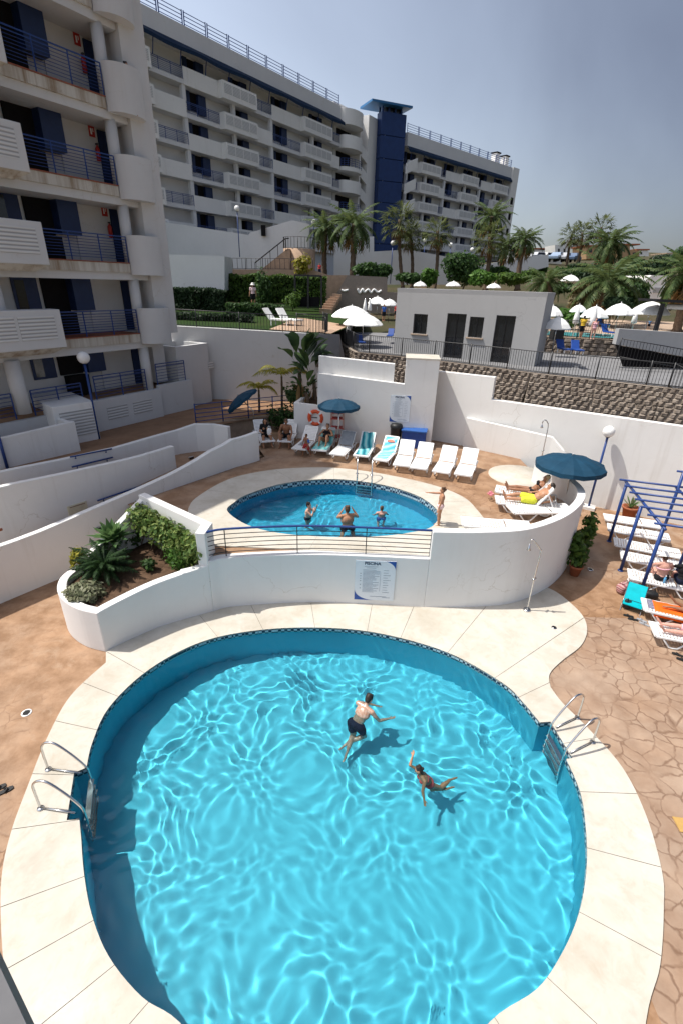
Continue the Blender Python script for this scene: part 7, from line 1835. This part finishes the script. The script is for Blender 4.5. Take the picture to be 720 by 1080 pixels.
# blue covered loungers on the terrace
def far_lounger(label, x, y, D, rz, mat='box plastic', raised=.9, sc=.62):
    p = WD(x, y, D); key = ('far', mat)
    if key not in PROTO:
        t = thing('terrace_lounger', label, 'sun lounger', group='loungers on the far terraces', mtx=TR(p, rz, sc)); PROTO[key] = t
        mb = MB(); mb.box((0, -.2, .33), (.62, 1.3, .1)); mb.build('seat', mat, t, world=False, bevel=.02)
        mb = MB(); mb.hexa([V((sx*.31, .42+l*cos(raised)-hh*sin(raised), .33+l*sin(raised)+hh*cos(raised))) for hh in (-.05, .05) for sx, l in ((-1, 0), (1, 0), (1, .75), (-1, .75))]); mb.build('backrest', mat, t, world=False, bevel=.02)
        for sx in (-.27, .27):
            for yy in (-.7, .35): mb = MB(); mb.seg((sx, yy, 0), (sx, yy, .3), .05, .05); mb.build('leg', 'white plastic', t, world=False)
    else: dup(PROTO[key], TR(p, rz, sc), label)
far_lounger('blue padded lounger with raised back on the terrace right of the hall', 593, 372, 27, .1); far_lounger('second blue padded lounger by the stone block wall, right of a taller one', 607, 373, 26.6, -.1)
far_lounger('blue padded lounger under the nearest white parasol left of the hall', 380, 364, 29.5, .2); far_lounger('blue padded lounger against the left corner of the hall', 411, 357, 33, -.2); far_lounger('blue padded lounger beside the far pool fence, left of the bar', 641, 354, 33, .3); far_lounger('blue padded lounger behind the far pool fence near the folded parasol', 634, 345, 36, .2)
far_lounger('white lounger on the paved corner of the lawn terrace, left of its twin', 294, 343, 31, 1.2, 'white canvas', .9, 1.0); far_lounger('white lounger on the paved corner of the lawn terrace, by the curved fence', 306, 343, 31.3, .9, 'white canvas', .9, 1.0)
mb = MB(); p = WD(600, 352, 31); t = thing('terrace_bin', 'dark square bin behind the half hidden parasol by the hall', 'bin', WD(585.5, 358, 30.5)); mb = MB(); mb.box((0, 0, .45), (.6, .6, .9)); mb.build('body', 'bin plastic', t, world=False, bevel=.05); mb = MB(); mb.box((0, 0, .93), (.66, .66, .08)); mb.build('lid', 'bin plastic', t, world=False, bevel=.02)
# white box building and others on the slope
def block(label, front, Y, th, mat, name='small_building', wins=(), roofmat=None, cat='building'):
    t = thing(name, label, cat, WY(front[0][0], front[0][1], Y)); pxslab('wall', front, Y, th, mat, t)
    for (x0, y0, x1, y1) in wins:
        w_ = pxslab('window', [(x0, y0), (x1, y0), (x1, y1), (x0, y1)], Y-.06, .1, 'dark glass', t)
    xs_ = [p[0] for p in front]; ys_ = min(p[1] for p in front)
    if roofmat: pxslab('roof', [(min(xs_)-1, ys_-.8), (max(xs_)+1, ys_-.8), (max(xs_)+1, ys_+.6), (min(xs_)-1, ys_+.6)], Y-.3, th+.6, roofmat, t)
    return t
t = thing('white_kiosk', 'white boxy building with open dark front on the slope at right', 'building', WY(688, 312, 47))
a, b = WY(687, 290, 47), WY(704, 290.5, 47); zb_ = WY(688, 315, 47).z; lft = WY(671, 309, 44)
mb = MB(); mb.hexa([V((a.x, 47, zb_)), V((b.x, 47, zb_)), V((b.x, 51, zb_)), V((a.x-.2, 51, zb_)), V((a.x, 47, a.z)), V((b.x, 47, b.z)), V((b.x, 51, b.z)), V((a.x-.2, 51, a.z))]); mb.build('wall', 'white stucco', t)
mb = MB(); mb.add([(a.x-.01, 47, a.z), (a.x-.01, 47, zb_), (lft.x, 44.5, zb_), (lft.x, 44.5, zb_+.6), (a.x-.25, 47, a.z), (a.x-.25, 47, zb_), (lft.x-.25, 44.5, zb_), (lft.x-.25, 44.5, zb_+.6)], [(0, 1, 2, 3), (7, 6, 5, 4), (0, 3, 7, 4), (3, 2, 6, 7), (1, 0, 4, 5), (2, 1, 5, 6)]); mb.build('side_wall', 'white stucco', t)
mb = MB(); c0, c1 = WY(690, 303, 46.95), WY(702, 309, 46.95); mb.hexa([V((c0.x, 46.9, c1.z)), V((c1.x, 46.9, c1.z)), V((c1.x, 46.99, c1.z)), V((c0.x, 46.99, c1.z)), V((c0.x, 46.9, c0.z)), V((c1.x, 46.9, c0.z)), V((c1.x, 46.99, c0.z)), V((c0.x, 46.99, c0.z))]); mb.build('shutter', 'grey render', t)
block('long low white house with a flat roof behind the skyline date palm', [(556, 262), (590, 265), (592, 272), (592, 282), (552, 282)], 128, 8, 'white stucco', 'house', [(562, 266, 568, 271), (574, 267, 581, 272), (584, 268, 589, 273)], 'terracotta')
block('plain white house wall between parked cars and skyline palms', [(585, 258), (600, 258.5), (600, 272), (585, 272)], 120, 6, 'white stucco', 'house', [(588, 262, 590, 266), (594, 262, 596, 266)])
M('ochre wall', (.42, .27, .15), .85, .2); M('tan wall', (.5, .38, .27), .85, .2)
block('ochre house with a small upper storey behind the spiky date palm', [(618, 263), (618, 259), (630, 259), (630, 262), (641, 262), (641, 273), (618, 273)], 150, 9, 'ochre wall', 'house', [(621, 262, 624, 266), (633, 265, 636, 269)], 'terracotta')
block('ochre house with a square tower right of the spiky date palm', [(652, 264), (652, 257.5), (664, 257.5), (664, 263), (674, 264), (674, 271), (652, 271)], 158, 9, 'ochre wall', 'house', [(655, 261, 658, 265), (667, 266, 670, 269)], 'terracotta')
block('small white house low on the hill at right', [(672, 264), (682, 263), (684, 266), (684, 270), (672, 270)], 190, 8, 'white stucco', 'house', [(675, 265.5, 677, 268)], 'terracotta')
block('little white house beneath the dark round tree at the right edge', [(704, 267), (716, 267), (716, 273), (704, 273)], 165, 8, 'white stucco', 'house', [(707, 269, 709, 271)], 'tan wall')
# parked cars
def car(label, p, rz, mat):
    key = 'car'
    t = thing('parked_car', label, 'car', p, rz, 'cars parked along the upper road')
    mb = MB(); prof = [(-2.1, .35), (-2.15, .75), (-1.75, .92), (-1.0, .98), (-.55, 1.42), (.75, 1.46), (1.35, 1.0), (2.0, .88), (2.12, .6), (2.1, .35)]
    n = len(prof); vs = [(x, s*(.84 if z < 1.1 else .66), z) for s in (-1, 1) for x, z in prof]
    mb.add(vs, [tuple(range(n)), tuple(range(2*n-1, n-1, -1))]+[(i, (i+1) % n, n+(i+1) % n, n+i) for i in range(n)]); mb.build('body', mat, t, world=False, bevel=.05)
    mb = MB()
    for s in (-1, 1): mb.hexa([V(q) for q in ((-.85, s*.80, 1.0), (1.1, s*.80, 1.0), (1.1, s*.845, 1.0), (-.85, s*.845, 1.0), (-.5, s*.66, 1.38), (.7, s*.66, 1.38), (.7, s*.70, 1.38), (-.5, s*.70, 1.38))])
    mb.hexa([V(q) for q in ((1.33, -.7, 1.0), (1.40, -.7, 1.0), (1.40, .7, 1.0), (1.33, .7, 1.0), (.78, -.58, 1.42), (.85, -.58, 1.42), (.85, .58, 1.42), (.78, .58, 1.42))])
    mb.build('windscreen', 'dark glass', t, world=False)
    for x in (-1.3, 1.3):
        for s in (-1, 1): mb = MB(); mb.tube([(x, s*.66, .33), (x, s*.88, .33)], .33, 14); mb.build('wheel', 'bin plastic', t, world=False)
for (x, y, D, rz, c, nm, lab) in [
  (566, 273.5, 100, .4, (.55, .57, .6), 'car silver', 'silver car at the left end of the row on the upper road'),
  (576, 274, 101, .4, (.62, .62, .6), 'car white', 'white car second from the left on the upper road'),
  (586, 276, 100, .9, (.25, .33, .45), 'car blue grey', 'blue grey car in the middle of the row behind the round bush'),
  (594, 276, 101, .9, (.42, .44, .47), 'car grey', 'grey car left of the skyline palms'),
  (603, 277, 102, .9, (.10, .15, .25), 'car navy', 'dark blue car just behind the thin skyline palm')]:
    car(lab, (WD(x, y, D).x, WD(x, y, D).y, max(hgt(WD(x, y, D).x, WD(x, y, D).y), 12.66)), rz, M(nm, c, .25, .6, var=.03))
# terracotta pot on the ramp at the left edge
pt = W(-1, 573, 1.0); t = thing('plant_pot', 'terracotta pot on the ramp at the far left edge', 'pot', pt); mb = MB(); mb.lathe([(0, 0), (.2, 0), (.3, .5), (.33, .5), (.33, .58), (.27, .58), (.24, .4), (0, .38)], 18); mb.build('vessel', 'terracotta', t, world=False); mb = MB(); mb.lathe([(0, .44), (.26, .43)], 18); mb.build('soil_fill', 'soil', t, world=False)
CAUSTIC_RECEIVERS = [pool1, pool2]+[c for w_ in WET for c in w_.children]
# ------------------------------------------------------------------ caustics from the sun through the water
sl.cycles.is_caustics_light = True
for o in (water1, water2): o.cycles.is_caustics_caster = True
for o in CAUSTIC_RECEIVERS: o.cycles.is_caustics_receiver = True
